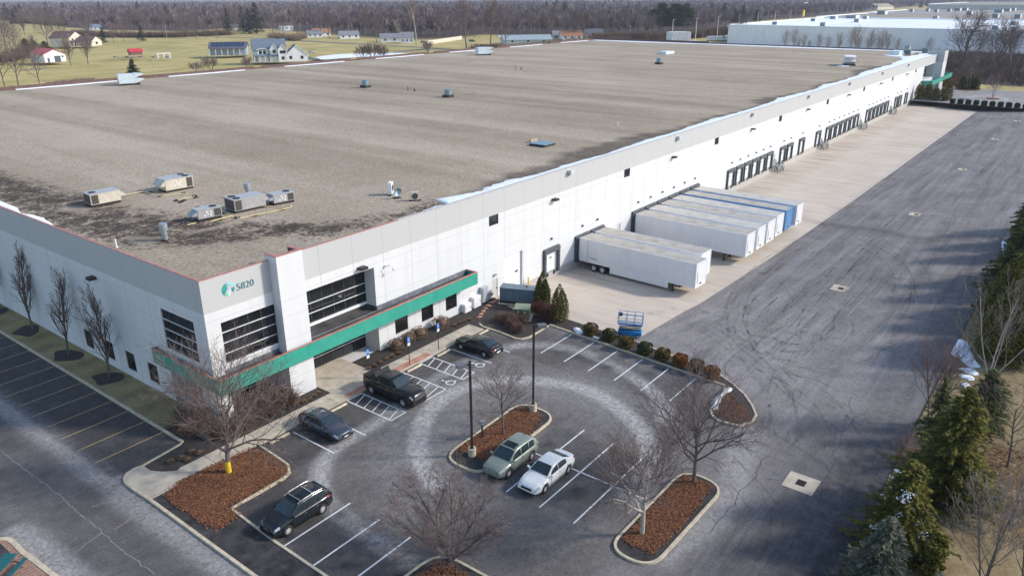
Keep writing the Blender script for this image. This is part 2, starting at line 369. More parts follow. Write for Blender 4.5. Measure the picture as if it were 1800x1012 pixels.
def npmesh(name, V, Fq, mats, smooth=False, mi=None, parent=None, attrs=None):
    """numpy vertices (n,3), faces (m,k)"""
    me = bpy.data.meshes.new(name); k = Fq.shape[1]
    me.vertices.add(len(V)); me.vertices.foreach_set("co", np.asarray(V, np.float32).ravel())
    me.loops.add(Fq.size); me.loops.foreach_set("vertex_index", Fq.astype(np.int32).ravel())
    me.polygons.add(len(Fq)); me.polygons.foreach_set("loop_start", np.arange(0, Fq.size, k, dtype=np.int32))
    me.polygons.foreach_set("loop_total", np.full(len(Fq), k, dtype=np.int32))
    for mm in (mats if isinstance(mats, (list, tuple)) else [mats]):
            if mm: me.materials.append(mm)
    if mi is not None: me.polygons.foreach_set("material_index", np.asarray(mi, np.int32))
    me.polygons.foreach_set("use_smooth", np.full(len(Fq), smooth, dtype=bool))
    for an, av in (attrs or {}).items():
        at = me.attributes.new(an, 'FLOAT', 'POINT'); at.data.foreach_set("value", np.asarray(av, np.float32))
    me.update(calc_edges=True); me.validate()
    o = bpy.data.objects.new(name, me); C.objects.link(o)
    if parent: o.parent = parent
    return o
def gridmesh(name, xs, ys, zf, mt, attrf=None, keep=None):
    X, Y = np.meshgrid(xs, ys); nx, ny = len(xs), len(ys)
    x, y = X.ravel(), Y.ravel(); V = np.c_[x, y, zf(x, y)]
    I = np.arange(nx * ny).reshape(ny, nx); Fq = np.c_[I[:-1, :-1].ravel(), I[:-1, 1:].ravel(), I[1:, 1:].ravel(), I[1:, :-1].ravel()]
    if keep is not None:
        cx = x[Fq].mean(1); cy = y[Fq].mean(1); Fq = Fq[keep(cx, cy)]
    return npmesh(name, V, Fq, mt, attrs={k: v for k, v in (attrf(x, y) if attrf else {}).items()})
def segdist(x, y, pts, close=False):
    d = np.full(np.shape(x), 1e9); n = len(pts)
    for i in range(n if close else n - 1):
        ax, ay = pts[i]; bx, by = pts[(i + 1) % n]; L = (bx - ax) ** 2 + (by - ay) ** 2 + 1e-9
        t = np.clip(((x - ax) * (bx - ax) + (y - ay) * (by - ay)) / L, 0, 1)
        d = np.minimum(d, np.hypot(x - ax - t * (bx - ax), y - ay - t * (by - ay)))
    return d
def inside(x, y, pts):
    c = np.zeros(np.shape(x), bool); n = len(pts)
    for i in range(n):
        ax, ay = pts[i]; bx, by = pts[(i + 1) % n]
        if ay == by: continue
        k = ((ay > y) != (by > y)) & (x < (bx - ax) * (y - ay) / (by - ay) + ax); c ^= k
    return c
def smooth(d, a, b): t = np.clip((d - a) / (b - a), 0, 1); return t * t * (3 - 2 * t)
def spline(pts, k=8, close=False):
    out = []; n = len(pts)
    rng = range(n if close else n - 1)
    for i in rng:
        p = [np.array(pts[(i + j) % n] if close else pts[min(max(i + j, 0), n - 1)], float) for j in (-1, 0, 1, 2)]
        for t in np.linspace(0, 1, k, endpoint=False):
            out.append(tuple(0.5 * ((2 * p[1]) + (-p[0] + p[2]) * t + (2 * p[0] - 5 * p[1] + 4 * p[2] - p[3]) * t * t + (-p[0] + 3 * p[1] - 3 * p[2] + p[3]) * t ** 3)))
    if not close: out.append(tuple(pts[-1]))
    return out
def rounded(pts, r, k=6):
    """round the corners of a plan polygon"""
    out = []; n = len(pts)
    for i in range(n):
        p = Vector(pts[i]); a = Vector(pts[i - 1]); b = Vector(pts[(i + 1) % n]); rr = r[i] if isinstance(r, (list, tuple)) else r
        da = (a - p); db = (b - p); ra = min(rr, da.length * .49, db.length * .49)
        if ra < 0.02: out.append(tuple(p)); continue
        p0 = p + da.normalized() * ra; p1 = p + db.normalized() * ra
        for t in np.linspace(0, 1, k): out.append(tuple((1 - t) ** 2 * p0 + 2 * t * (1 - t) * p + t * t * p1))
    return out
# ------------------------------------------------------------------ ground, asphalt, apron
EDGE_A, EDGE_D = [], []
for px, py in ((-60, 36), (60, 36), (110, 48), (200, 53), (330, 55), (395, 50), (440, 50), (480, 51), (540, 57), (640, 64), (720, 69), (800, 67), (850, 60), (900, 62), (1000, 64), (1080, 66), (1180, 60), (1265, 50), (1300, 40), (1430, 30), (1500, 24), (1570, 15), (1640, 9), (1800, 4), (1900, 3)):
    x, y = P(px, py, -0.12); EDGE_A.append(math.degrees(math.atan2(y - CAM[1], x - CAM[0]))); EDGE_D.append(math.hypot(x - CAM[0], y - CAM[1]))
EDGE_A, EDGE_D = EDGE_A[::-1], EDGE_D[::-1]
def wood_mask(x, y):
    d = np.hypot(x - CAM[0], y - CAM[1]); a = np.degrees(np.arctan2(y - CAM[1], x - CAM[0]))
    edge = np.interp(a, EDGE_A, EDGE_D)
    return d - edge
def g_attr(x, y):
    return dict(tan=np.clip(smooth(-y, 30, 45) + smooth(x, 255, 300) * smooth(-y, -30, 30) * 0.3, 0, 1), wood=smooth(wood_mask(x, y), -25, 10))
gx = np.r_[np.arange(-400, -60, 40), np.arange(-60, 620, 10), np.arange(620, 1400, 30), np.geomspace(1400, 16000, 16)]
gy_ = np.r_[-np.geomspace(16000, 400, 12), np.arange(-380, -60, 20), np.arange(-60, 700, 10), np.arange(700, 1400, 30), np.geomspace(1400, 16000, 16)]
struct(gridmesh("ground", gx, gy_, lambda x, y: T(x, y) - 0.12 - 1.6 * (smooth(x, 20, 36) * (1 - smooth(x, 250, 262)) * smooth(y, -40, -32) * (1 - smooth(y, 60, 80))), M['ground'], g_attr))

APRON = [(33.2, 0.3), (33.0, -1.6)] + PP((881, 533), (915, 552), (950, 556), (1000, 563), (1120, 602)) + [(36.5, -18.0), (45, -17.75), (68, -18.4), (110, -18.7), (172, -19.0), (240.5, -19.3), (241.5, -10.5), (246, -2.0), (247, 0.3)]
ring_in = spline(PP((760, 850), (737, 800), (740, 750), (772, 705), (830, 677), (900, 668), (1000, 676), (1070, 705), (1130, 760), (1150, 830)), 6)
ring_out = spline(PP((720, 985), (640, 935), (580, 890), (562, 850), (580, 795), (650, 748), (735, 690), (800, 645), (900, 608), (1000, 612), (1090, 648), (1160, 700), (1170, 740)), 6)
streaks = [spline(q, 6) for q in (PP((1165, 975), (1230, 930), (1285, 870), (1300, 800), (1320, 760)), [(-8.8, 45), (-8.8, 16), (-8.7, 0.5), (-9.0, -3), (-8.8, -12), (-9.0, -30)], [(-14.9, -1), (-14.7, -6), (-15, -20)])]
arcs = [PP((1440, 392), (1350, 440), (1290, 490), (1268, 545), (1290, 600), (1350, 640), (1430, 665)), PP((1300, 500), (1275, 560), (1310, 630), (1400, 680), (1500, 720)),
        PP((1330, 500), (1300, 560), (1330, 610), (1400, 640)), PP((1500, 400), (1560, 430), (1600, 470), (1610, 530)), PP((1490, 408), (1540, 440), (1570, 480), (1575, 540)),
        PP((1330, 640), (1410, 700), (1470, 760), (1500, 820)), PP((1220, 560), (1270, 600), (1330, 680), (1350, 760)), PP((1380, 560), (1330, 590), (1290, 640), (1280, 660)),
        PP((1250, 820), (1300, 900), (1240, 1010)), PP((1400, 470), (1330, 520), (1320, 580), (1400, 590)), PP((1560, 300), (1440, 400), (1330, 500)), PP((1640, 300), (1500, 440), (1390, 600), (1330, 760))]
band = PP((1405, 368), (1480, 385), (1560, 398), (1620, 415), (1700, 416))
def a_attr(x, y):
    old = np.clip(smooth(x, 24, 33) + smooth(-y, 29, 37), 0, 1) * smooth(x, -2, 6) + 0.35 * smooth(-x, 8.0, 8.8)
    old = np.clip(old, 0, 1)
    salt = 1.0 * (1 - smooth(segdist(x, y, ring_in), 0.2, 1.1)) + 0.95 * (1 - smooth(segdist(x, y, ring_out), 0.2, 1.05))
    salt += 0.22 * (1 - smooth(segdist(x, y, ring_in), 1.0, 5.5)) + 0.10 * (x > -2) * (x < 24) * (y < -9) * (y > -33)
    for k, s_ in enumerate(streaks): salt += (0.55, 0.6, 0.7)[k] * (1 - smooth(segdist(x, y, s_), 0.4, 1.5))
    salt += 0.22 * smooth(x, 24, 33) * (1 - smooth(x, 44, 70)) * (y < -17)
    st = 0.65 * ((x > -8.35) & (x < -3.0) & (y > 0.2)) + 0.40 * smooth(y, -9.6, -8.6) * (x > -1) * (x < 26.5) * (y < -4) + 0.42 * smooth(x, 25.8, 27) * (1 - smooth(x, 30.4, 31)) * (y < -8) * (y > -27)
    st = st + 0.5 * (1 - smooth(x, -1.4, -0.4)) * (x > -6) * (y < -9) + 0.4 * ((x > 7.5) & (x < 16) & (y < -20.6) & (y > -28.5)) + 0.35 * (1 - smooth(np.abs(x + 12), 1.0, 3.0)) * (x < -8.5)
    for k, s_ in enumerate(arcs[:0]):
        for off in (0.0, 1.9):
            d = np.abs(segdist(x, y, spline(s_, 5)) - off); st = st + (0.26 if k < 10 else 0.14) * (1 - smooth(d, 0.05, 0.40)) * (x > 14)
    st = st + 0.55 * (1 - smooth(segdist(x, y, band), 0.3, 2.4)) + 0.5 * smooth(-y, 36.5, 42) * (1 - smooth(x, 60, 110)) * (x > 0) + 0.45 * smooth(-y, 34.5, 37) * (1 - smooth(x, 18, 40)) * (x > -8)  # brown tyre band; dark asphalt and shadow painted along the drive's right edge
    st = st - 0.0
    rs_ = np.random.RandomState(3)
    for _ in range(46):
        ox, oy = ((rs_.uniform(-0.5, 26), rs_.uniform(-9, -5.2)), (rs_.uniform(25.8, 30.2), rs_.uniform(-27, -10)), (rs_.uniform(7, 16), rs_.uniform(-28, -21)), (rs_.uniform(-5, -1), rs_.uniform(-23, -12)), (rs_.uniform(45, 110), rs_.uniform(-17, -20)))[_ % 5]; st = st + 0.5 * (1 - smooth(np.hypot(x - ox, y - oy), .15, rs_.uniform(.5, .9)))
    return dict(old=old, salt=np.clip(salt, 0, 1), dark=np.clip(st, 0, 1))
axs = np.r_[np.arange(-48, -18, 3), np.arange(-18, 76, 0.42), np.arange(76, 290, 2.0)]
ays = np.r_[np.arange(-90, -48, 2.0), np.arange(-48, 4, 0.42), np.arange(4, 150, 3.0)]
def a_keep(x, y):
    k = (y > -42.8) | ((x < 3))
    k &= ~((x > 0.5) & (y > 0.3)); k &= ~inside(x, y, [(34.8, 2), (34.8, -16), (46, -16.3), (68, -17), (120, -17.5), (239, -18), (241, 2)])
    return k
for y0 in (-42.7,): ays = np.sort(np.r_[ays, y0])
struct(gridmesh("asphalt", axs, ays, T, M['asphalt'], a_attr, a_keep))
def ap_attr(x, y):
    d = 0.75 * (1 - smooth(np.abs(y + 3.2), 1.0, 4.2)) * smooth(x, 42, 48) * (x < 240) * (0.55 + 0.45 * np.sin(x * 1.7) * np.sin(x * 0.31))
    d = d + 0.5 * (1 - smooth(segdist(x, y, spline(PP((1115, 560), (1135, 545), (1160, 540), (1185, 530)), 4)), 0.1, 0.35))
    d = d + 0.6 * (1 - smooth(segdist(x, y, band), 0.3, 2.2))
    return dict(dark=np.clip(d, 0, 1))
bxs = np.r_[np.arange(32, 100, 0.6), np.arange(100, 250, 2)]; bys = np.arange(-20.0, 0.61, 0.5)
ed = np.array(APRON)
def ap_grid():
    X, Y = np.meshgrid(bxs, np.linspace(0, 1, 30)); x = X.ravel(); t = Y.ravel()
    lo = np.interp(x, [32, 33, 34.6, 36.5, 45, 68, 110, 172, 240.5, 241.5, 246, 250], [-1.8, -8.5, -16.6, -18.0, -17.75, -18.4, -18.7, -19.0, -19.3, -10.5, -2, 0])
    lo = np.where(x < 36.5, np.interp(x, [32, 32.4, 33.0, 33.4, 36.5], [-1.8, -9.6, -14.0, -17.9, -18.05]), lo)
    y = lo + (0.3 - lo) * t; V = np.c_[x, y, T(x, y) + 0.012]; nx = len(bxs); I = np.arange(nx * 30).reshape(30, nx)
    Fq = np.c_[I[:-1, :-1].ravel(), I[:-1, 1:].ravel(), I[1:, 1:].ravel(), I[1:, :-1].ravel()]
    return npmesh("apron", V, Fq, M['apron'], attrs=ap_attr(x, y))
struct(ap_grid())

def raised(name, pts, h, mt, z0=-0.1):
    return struct(MB().prism(pts, z0, h).build(name, mt))
def kerb(name, path, wd=0.17, h=0.14, close=False, mt=None):
    n = len(path); b = MB(); L = []
    for i in range(n):
        a = Vector(path[i - 1] if (i > 0 or close) else path[i]); c = Vector(path[(i + 1) % n] if (i < n - 1 or close) else path[i]); t = (c - a).normalized()
        for sgn in (1, -1): L.append((path[i][0] - sgn * t.y * wd / 2, path[i][1] + sgn * t.x * wd / 2))
    V = [(x, y, Tz(x, y) + h) for x, y in L] + [(x, y, Tz(x, y) - 0.05) for x, y in L]; N = 2 * n; F = []
    for i in range(n if close else n - 1):
        j = (2 * i + 2) % N; F += [(2 * i, 2 * i + 1, j + 1, j), (2 * i + 1, 2 * i + 1 + N, j + 1 + N, j + 1), (2 * i + N, 2 * i, j, j + N)]
    if not close: F += [(0, N, N + 1, 1), (N - 2, N - 1, 2 * N - 1, 2 * N - 2)]
    b.add(V, F); return struct(b.build(name, mt or M['kerb']))
# lawn on the right, beyond the drive
rx = np.r_[np.arange(-30, 120, 1.5), np.arange(120, 300, 5)]; ry = np.r_[np.arange(-200, -80, 6), np.arange(-80, -42.8, 1.2), -42.8]
struct(gridmesh("lawn", rx, ry, lambda x, y: 0.05 + 0.12 * np.sin(x * 0.21) * np.sin(y * 0.33) * smooth(-y, 43, 47), M['ground'], lambda x, y: dict(tan=np.ones_like(x), wood=np.zeros_like(x)), lambda x, y: x > 3.2))
struct(MB().box(3.2, 290, -42.84, -42.74, -0.1, 0.05).build("lawn_edge", M['mulch']))
# strip of grass along the left facade
GR = [(-3.0, 0.3), (-3.0, 60), (0.3, 60), (0.3, 0.3)]
struct(gridmesh("grass_strip", np.arange(-3.0, 0.31, 0.3), np.arange(3.4, 60, 0.6), lambda x, y: 0.1 + 0 * x, M['ground'], lambda x, y: dict(tan=0.7 + 0.2 * np.sin(y * 2) + 0 * x, wood=0.0 + 0 * x)))
raised("planting_bed", [(-3.0, 3.4), (-2.95, 0.2), (-4.6, 0.08)] + PP((252, 820), (265, 829), (287, 831), (312, 829)) + [(-5.0, -2.68), (5.8, -2.68), (8.55, -2.68), (8.55, 0.4), (8.55, 2.0), (0.3, 2.0), (0.3, 3.4)], 0.10, M['mulch'])
FAN = PP((252, 820), (236, 826), (224, 834), (219, 842), (222, 850), (233, 859)) + [(-8.15, -4.46), (-5.0, -4.46), (-5.0, -2.66)] + PP((312, 829), (287, 831), (265, 829))
raised("concrete_corner", FAN, 0.125, M['concrete'])
raised("sidewalk", [(-5.0, -4.46), (26.35, -4.46), (26.35, -2.68), (-5.0, -2.68)], 0.13, M['concrete'])
raised("entrance_walk", [(8.55, -2.68), (13.4, -2.68), (13.4, 2.0), (8.55, 2.0)], 0.126, M['concrete'])
struct(MB().box(8.9, 11.1, -4.47, -3.85, 0.1, 0.137).build("tactile_paving", M['tactile'])); struct(MB().box(14.7, 19.0, -4.47, -3.7, 0.1, 0.137).build("tactile_paving", M['tactile']))
jt = MB()
for k in range(17):
    xx = -3.2 + k * 1.83
    jt.box(xx, xx + 0.03, -4.4, -2.7, 0.1, 0.1345)
struct(jt.build("sidewalk_joints", M['mulch']))
EB = [(13.4, 0.3), (13.4, -2.68), (26.35, -2.68), (26.35, -4.55)] + PP((848, 575), (879, 585), (906, 596), (917, 597), (930, 594), (967, 572)) + PP((1275, 679), (1263, 700), (1249, 723), (1252, 732), (1264, 741), (1300, 750), (1322, 742), (1329, 731), (1322, 714), (1308, 694), (1288, 676), (1262, 658)) + PP((1120, 602.5), (1000, 563), (950, 556), (915, 552), (881, 533), (869, 524)) + [(33.0, 0.3)]
raised("planting_bed", EB, 0.10, M['mulch'])
kerb("kerb", spline(PP((843, 570), (848, 575)), 2) + PP((879, 585), (906, 596), (917, 597), (930, 594), (967, 572)) + PP((1275, 679), (1263, 700), (1249, 723), (1252, 732), (1264, 741), (1300, 750), (1322, 742), (1329, 731), (1322, 714), (1308, 694), (1288, 676), (1262, 658), (1215, 640), (1120, 602.5)))
kerb("kerb", [(-3.05, 60), (-3.05, 0.35), (-3.4, 0.12)] + PP((252, 820), (236, 826), (224, 834), (219, 842), (222, 850), (233, 859)) + [(-8.2, -4.5), (-8.25, -12), (-8.35, -45)], 0.2)
raised("verge", [(-8.2, -4.46), (-5.0, -4.46), (1.6, -4.46)] + PP((450, 780), (482, 801), (507, 819), (509, 831), (500, 841), (450, 870), (406, 895)) + [(-5.75, -14.6), (-5.9, -45), (-8.3, -45)], 0.08, M['bed'])
kerb("kerb", [(1.6, -4.5)] + PP((450, 780), (482, 801), (507, 819), (509, 831), (500, 841), (450, 870), (406, 895)) + [(-5.75, -14.6), (-5.9, -30), (-5.9, -45)])
kerb("kerb", [(-5.0, -4.5), (26.4, -4.5)], 0.12, 0.135, mt=M['concrete'])
def island(cx0, cx1, y0, y1, r, px=None):
    pts = rounded([(cx0, y0), (cx1, y0), (cx1, y1), (cx0, y1)] if px is None else px, r, 7)
    raised("island_bed", pts, 0.10, M['bed']); kerb("kerb", pts, close=True); return pts
IB = island(0, 0, 0, 0, 1.5, [(7.15, -16.6), (7.1, -20.15), (16.9, -19.9), (17.0, -16.3)])
IC = island(0, 0, 0, 0, 1.5, [(6.0, -31.0), (6.0, -33.9), (16.1, -34.2), (16.3, -31.1)])
ID = island(0, 0, 0, 0, 1.6, [(-5.6, -22.9), (-0.3, -23.1), (-0.2, -31), (-5.6, -31)])
# patio at the bottom left
PT = [(-15.45, -0.9), (-15.5, -3.2), (-15.2, -7.5), (-15.2, -30), (-40, -30), (-40, -0.2), (-17.2, -0.2)]
raised("patio", rounded(PT, [1.2, 0, 0, 0, 0, 0, 1.2]), 0.10, M['paver']); kerb("kerb", rounded(PT, [1.2, 0, 0, 0, 0, 0, 1.2]), 0.3, 0.13, True)
struct(MB().prism(rounded([(-16.0, -1.2), (-16.0, -3.0), (-22, -2.2), (-22, -0.5)], 0.3), 0.08, 0.115).build("patio_border", M['bed']))
# markings
LN = MB()
def line(a, b, wd=0.12, mb=None): (mb or LN).ribbon([a, b], wd, lambda x, y: Tz(x, y) + 0.008)
for k in range(6):
    line((25.55 - 0.2 * k, -12.2 - 2.73 * k), (30.75 - 0.22 * k, -12.2 - 2.735 * k))
for k in range(-1, 4): line((-5.6, -15.2 - 2.77 * k), (-0.35, -15.2 - 2.77 * k))
for y in (-22.65, -25.4, -28.05): line((6.8, y), (16.6, y))
line((11.75, -20.3), (11.75, -30.6), 0.11)
for x in (2.88, 5.93, 21.15, 23.95): line((x, -5.0), (x, -9.8))
for x0, x1 in ((8.6, 10.2), (12.4, 15.0), (17.2, 18.8)):
    line((x0, -4.65), (x0, -9.8)); line((x1, -4.65), (x1, -9.8)); line((x0, -9.8), (x1, -9.8)); line((x0, -4.65), (x1, -4.65))
    for k in range(5): y = -5.3 - k * 0.98; line((x0, y - 0.35), (x1, y + 0.25), 0.10)
struct(LN.build("parking_lines", M['line']))
YL = MB()
for k in range(16): line((-8.35, 2.9 + 2.63 * k), (-3.2, 2.95 + 2.63 * k), 0.10, YL)
struct(YL.build("yellow_parking_lines", M['yline']))
FL = MB()
for a, b in (((42.6, -32), (48.5, -32.2)), ((41.2, -32), (42.6, -32)), ((42.6, -32), (43.2, -29)), ((53, -32.3), (60, -32.4)), ((44.6, -26.9), (51.5, -27.3)), ((60, -32.4), (60, -29.6)), ((58, -29.4), (50, -29.2)), ((90, -41.5), (90.2, -39.8))): line(a, b, 0.13, FL)
line((97.5, -42.6), (96.5, -39.6), 0.35, FL)
struct(FL.build("faded_lines", mat("faded_paint", (0.30, 0.29, 0.26), 0.9, 0, 0.35, 2)))
def isa(mb, cx, cy, s, z, up=(0, 1), plane=None):
    """wheelchair symbol drawn as flat strips"""
    rt = (up[1], -up[0])
    def W(u, v): return (cx + rt[0] * u * s + up[0] * v * s, cy + rt[1] * u * s + up[1] * v * s)
    arc = [W(0.02 + 0.30 * math.cos(t), -0.18 + 0.30 * math.sin(t)) for t in np.linspace(R(115), R(395 - 30), 18)]
    mb.ribbon(arc, 0.085 * s, z)
    mb.ribbon([W(-0.06, 0.30), W(-0.03, 0.0), W(0.22, 0.0), W(0.34, -0.30), W(0.46, -0.27)], 0.09 * s, z + 0.001)
    mb.ribbon([W(-0.04, 0.14), W(0.2, 0.12)], 0.07 * s, z + 0.002)
    mb.add([(*W(-0.08 + 0.095 * math.cos(t), 0.43 + 0.095 * math.sin(t)), z) for t in np.linspace(0, 2 * math.pi, 12, endpoint=False)], [tuple(range(12))])
IS = MB(); isa(IS, 13.7 + 2.4, -9.1, 1.3, 0.009); isa(IS, 20.2, -9.0, 1.3, 0.009)
struct(IS.build("wheelchair_markings", M['line']))
# sealed cracks in the drive and the road
CK = MB(); random.seed(4)
def crack(p, q, amp, wd, n=14):
    pts = []
    for i in range(n + 1):
        t = i / n; pts.append((p[0] + (q[0] - p[0]) * t + random.uniform(-amp, amp), p[1] + (q[1] - p[1]) * t + random.uniform(-amp, amp)))
    CK.ribbon(spline(pts, 3), wd, lambda x, y: Tz(x, y) + 0.006)
for p, q in ((P(1520, 720), P(1430, 800)), (P(1560, 760), P(1500, 870)), (P(1350, 840), P(1600, 880)), (P(1360, 760), P(1500, 850)), (P(1440, 880), P(1500, 700)), (P(1180, 540), P(1250, 580)), (P(1210, 520), P(1300, 560)), (P(1560, 480), P(1680, 500)),
             (P(1500, 640), P(1660, 560)), (P(900, 799), P(780, 795)), (P(1250, 940), P(1350, 800)), (P(1600, 420), P(1450, 560)), (P(1650, 300), P(1500, 420)), (P(1540, 400), P(1380, 520)), (P(1700, 330), P(1560, 600))): crack(p, q, 0.22, 0.045)
struct(CK.build("crack_sealant", mat("sealant", (0.055, 0.050, 0.053), .8, 0, .3, 2)))
CK = MB()
for p, q in ((P(0, 792), P(105, 870)), (P(105, 870), P(180, 935)), (P(180, 935), P(270, 1010)), (P(180, 935), P(85, 1005)), (P(160, 890), P(220, 873)), (P(200, 930), P(265, 890))): crack(p, q, 0.08, 0.055)
struct(CK.build("pale_cracks", mat("pale_crack", (0.26, 0.25, 0.26), 0.9, 0, 0.3, 4)))
def tyre_marks():
    rs = random.Random(8); mb = MB()
    mt, n, b = nodes("tyre_mark"); b.inputs["Base Color"].default_value = (0.045, 0.040, 0.043, 1); b.inputs["Roughness"].default_value = 0.8
    n.links.new(ramp(n, noise(n, 0.7, 5, 0.7, objco(n)), [(0.40, 0.0), (0.66, 0.24)]), b.inputs["Alpha"])
    def mk(pts, wd, tw=2.0):
        p = spline(pts, 6); q = []
        for i in range(len(p)):
            a, c = Vector(p[max(i - 1, 0)]), Vector(p[min(i + 1, len(p) - 1)]); t = (c - a).normalized(); q.append((p[i][0] - t.y * tw, p[i][1] + t.x * tw))
        for r_ in (p, q): mb.ribbon(r_, wd, lambda x, y: Tz(x, y) + 0.022 + rs.uniform(0, .0005))
    for s_ in arcs:
        for k in range(2): mk([(x + rs.uniform(-.7, .7), y + rs.uniform(-.7, .7)) for x, y in s_], rs.choice((.12, .18, .26)))
    for k in range(16):
        cx_, cy_, r_ = rs.uniform(40, 62), rs.uniform(-34, -24), rs.uniform(4, 10); a0 = rs.uniform(0, 6.28); a1 = a0 + rs.uniform(1.2, 3.6)
        pts = [(cx_ + r_ * math.cos(a) * 1.2, cy_ + r_ * math.sin(a) * .8) for a in np.linspace(a0, a1, 7)]
        if all(-42 < y < -19.5 for x, y in pts): mk(pts, rs.choice((.10, .16)), 1.8)
    for k in range(26):
        x0 = rs.uniform(15, 150); L_ = rs.uniform(15, 60); y0 = rs.uniform(-41, -23); dy = rs.uniform(-2.5, 2.5)
        pts = [(x0 + L_ * t, min(-20.5, max(-42, y0 + dy * t + rs.uniform(-.5, .5)))) for t in np.linspace(0, 1, 6)]
        if x0 > 33 or y0 < -35: mk(pts, rs.choice((.12, .2)), 1.9)
    return struct(mb.build("tyre_marks", mt))
tyre_marks()
# catch basins: concrete collar with an iron grate
for px, py in ((1408, 849), (1478, 507), (1611, 377), (1694, 298), (1751, 245), (1790, 213)):
    z = -0.5; x, y = P(px, py, 0); z = Tz(x, y); x, y = P(px, py, z); z = Tz(x, y)
    mb = MB()
    s_ = 1.02; sl = 0.02
    mb.prism([(x - s_, y - s_), (x + s_, y - s_), (x + s_, y + s_), (x - s_, y + s_)], z - 0.2, z + 0.035)
    o = struct(mb.build("drain_collar", M['concrete']))
    gm = MB().box(x - 0.36, x + 0.36, y - 0.3, y + 0.3, z + 0.03, z + 0.042)
    for k in range(6): gm.box(x - 0.33 + k * 0.12, x - 0.29 + k * 0.12, y - 0.27, y + 0.27, z + 0.042, z + 0.055)
    struct(gm.build("drain_grate", M['black']))
# leaf litter: a thin bed of russet leaves with loose leaves on top
def leaves(name, poly, n, z, seed, label=None, size=0.07):
    rs = np.random.RandomState(seed); pl = np.array(poly); lo, hi = pl.min(0), pl.max(0)
    q = rs.uniform(lo - 0.15, hi + 0.15, (n * 4, 2)); d = segdist(q[:, 0], q[:, 1], poly, True); ins = inside(q[:, 0], q[:, 1], poly)
    k = ins | (d < rs.exponential(0.18, len(q)) * 0.8); q = q[k][:n]; n = len(q)
    a = rs.uniform(0, 6.28, n); s = rs.uniform(0.5, 1.2, n) * size; tl = rs.uniform(-0.5, 0.5, (n, 2))
    ca, sa = np.cos(a) * s, np.sin(a) * s; V = []
    for u, v_ in ((-1, -.6), (1, -.6), (1, .6), (-1, .6)):
        V.append(np.c_[q[:, 0] + ca * u - sa * v_, q[:, 1] + sa * u + ca * v_, z + 0.02 + rs.uniform(0, 0.05, n) + s * (u * tl[:, 0] + v_ * tl[:, 1])])
    V = np.stack(V, 1).reshape(-1, 3); Fq = np.arange(4 * n).reshape(n, 4)
    return struct(npmesh(name, V, Fq, M['leafm']), "stuff")
LA = PP((298, 872), (318, 848), (365, 825), (440, 793), (478, 806), (500, 822), (500, 836), (450, 864), (400, 890), (412, 908), (390, 928), (355, 915), (330, 897), (305, 885))
leaves("fallen_leaves", LA, 16000, 0.09, 1)
leaves("fallen_leaves", [(8.6, -17.0), (9.1, -19.6), (13, -19.7), (16.0, -18.7), (16.2, -16.8), (12, -16.8)], 9000, 0.11, 2)
leaves("fallen_leaves", [(7.3, -31.4), (7.2, -33.2), (12, -33.6), (15.6, -33.2), (15.6, -31.6), (11, -31.4)], 7000, 0.11, 3)
leaves("fallen_leaves", [(-4.9, -23.6), (-1.0, -23.8), (-0.8, -28), (-5.2, -28)], 3000, 0.11, 4)
leaves("fallen_leaves", PP((1280, 690), (1318, 735), (1290, 742), (1262, 728)), 1600, 0.11, 5, size=0.05)
leaves("fallen_leaves", [(30.5 + 2.6 * math.cos(t), -49.3 + 2.0 * math.sin(t)) for t in np.linspace(0, 6.28, 14)[:-1]], 1800, 0.08, 6, size=0.05)
leaves("fallen_leaves", [(25 + 4 * math.cos(t), -50.5 + 2.2 * math.sin(t)) for t in np.linspace(0, 6.28, 14)[:-1]], 1200, 0.08, 7, size=0.05)
# snow patches
def snow(name, poly, z, h=0.12, seed=0):
    rs = np.random.RandomState(seed); c = np.mean(np.array(poly), 0); mb = MB()
    e = [tuple(np.array(p) + rs.uniform(-.12, .12, 2)) for p in spline(poly, 4, True)]
    n = len(e); V = [(x, y, z) for x, y in e]
    rings = [(0.86, 0.6), (0.62, 0.9), (0.3, 1.0)]
    for s, hh in rings: V += [(c[0] + (x - c[0]) * s, c[1] + (y - c[1]) * s, z + h * hh * rs.uniform(0.7, 1.2)) for x, y in e]
    V.append((c[0], c[1], z + h)); F = []
    for r_ in range(3):
        for i in range(n): j = (i + 1) % n; F.append((r_ * n + i, r_ * n + j, (r_ + 1) * n + j, (r_ + 1) * n + i))
    F += [(3 * n + i, 3 * n + (i + 1) % n, 4 * n) for i in range(n)]
    mb.add(V, F, 0, True); return struct(mb.build(name, M['snow']), "stuff")
snow("snow_patch", PP((1282, 681), (1286, 688), (1268, 703), (1262, 718), (1252, 722), (1250, 712), (1262, 696), (1272, 686)), 0.10, 0.3, 1)
snow("snow_patch", PP((1009, 578), (1018, 579), (1023, 585), (1018, 588), (1008, 582)), 0.10, 0.2, 2)
snow("snow_patch", PP((1040, 592), (1052, 594), (1052, 597), (1040, 594)), 0.10, 0.1, 3)
snow("snow_patch", PP((1684, 598), (1702, 605), (1711, 625), (1722, 645), (1705, 646), (1688, 632), (1672, 622)), 0.06, 0.15, 4)
snow("snow_patch", PP((1685, 648), (1712, 649), (1718, 660), (1705, 658)), 0.06, 0.1, 5)
snow("snow_patch", PP((1684, 659), (1710, 662), (1712, 670), (1696, 667)), 0.06, 0.1, 6)
snow("snow_patch", PP((1690, 675), (1702, 675), (1702, 681), (1693, 681)), 0.06, 0.1, 7)
snow("snow_patch", PP((1762, 425), (1775, 440), (1782, 480), (1770, 500), (1762, 470)), 0.06, 0.15, 8)
snow("snow_patch", PP((1750, 495), (1772, 490), (1770, 505), (1755, 510)), 0.06, 0.1, 9)
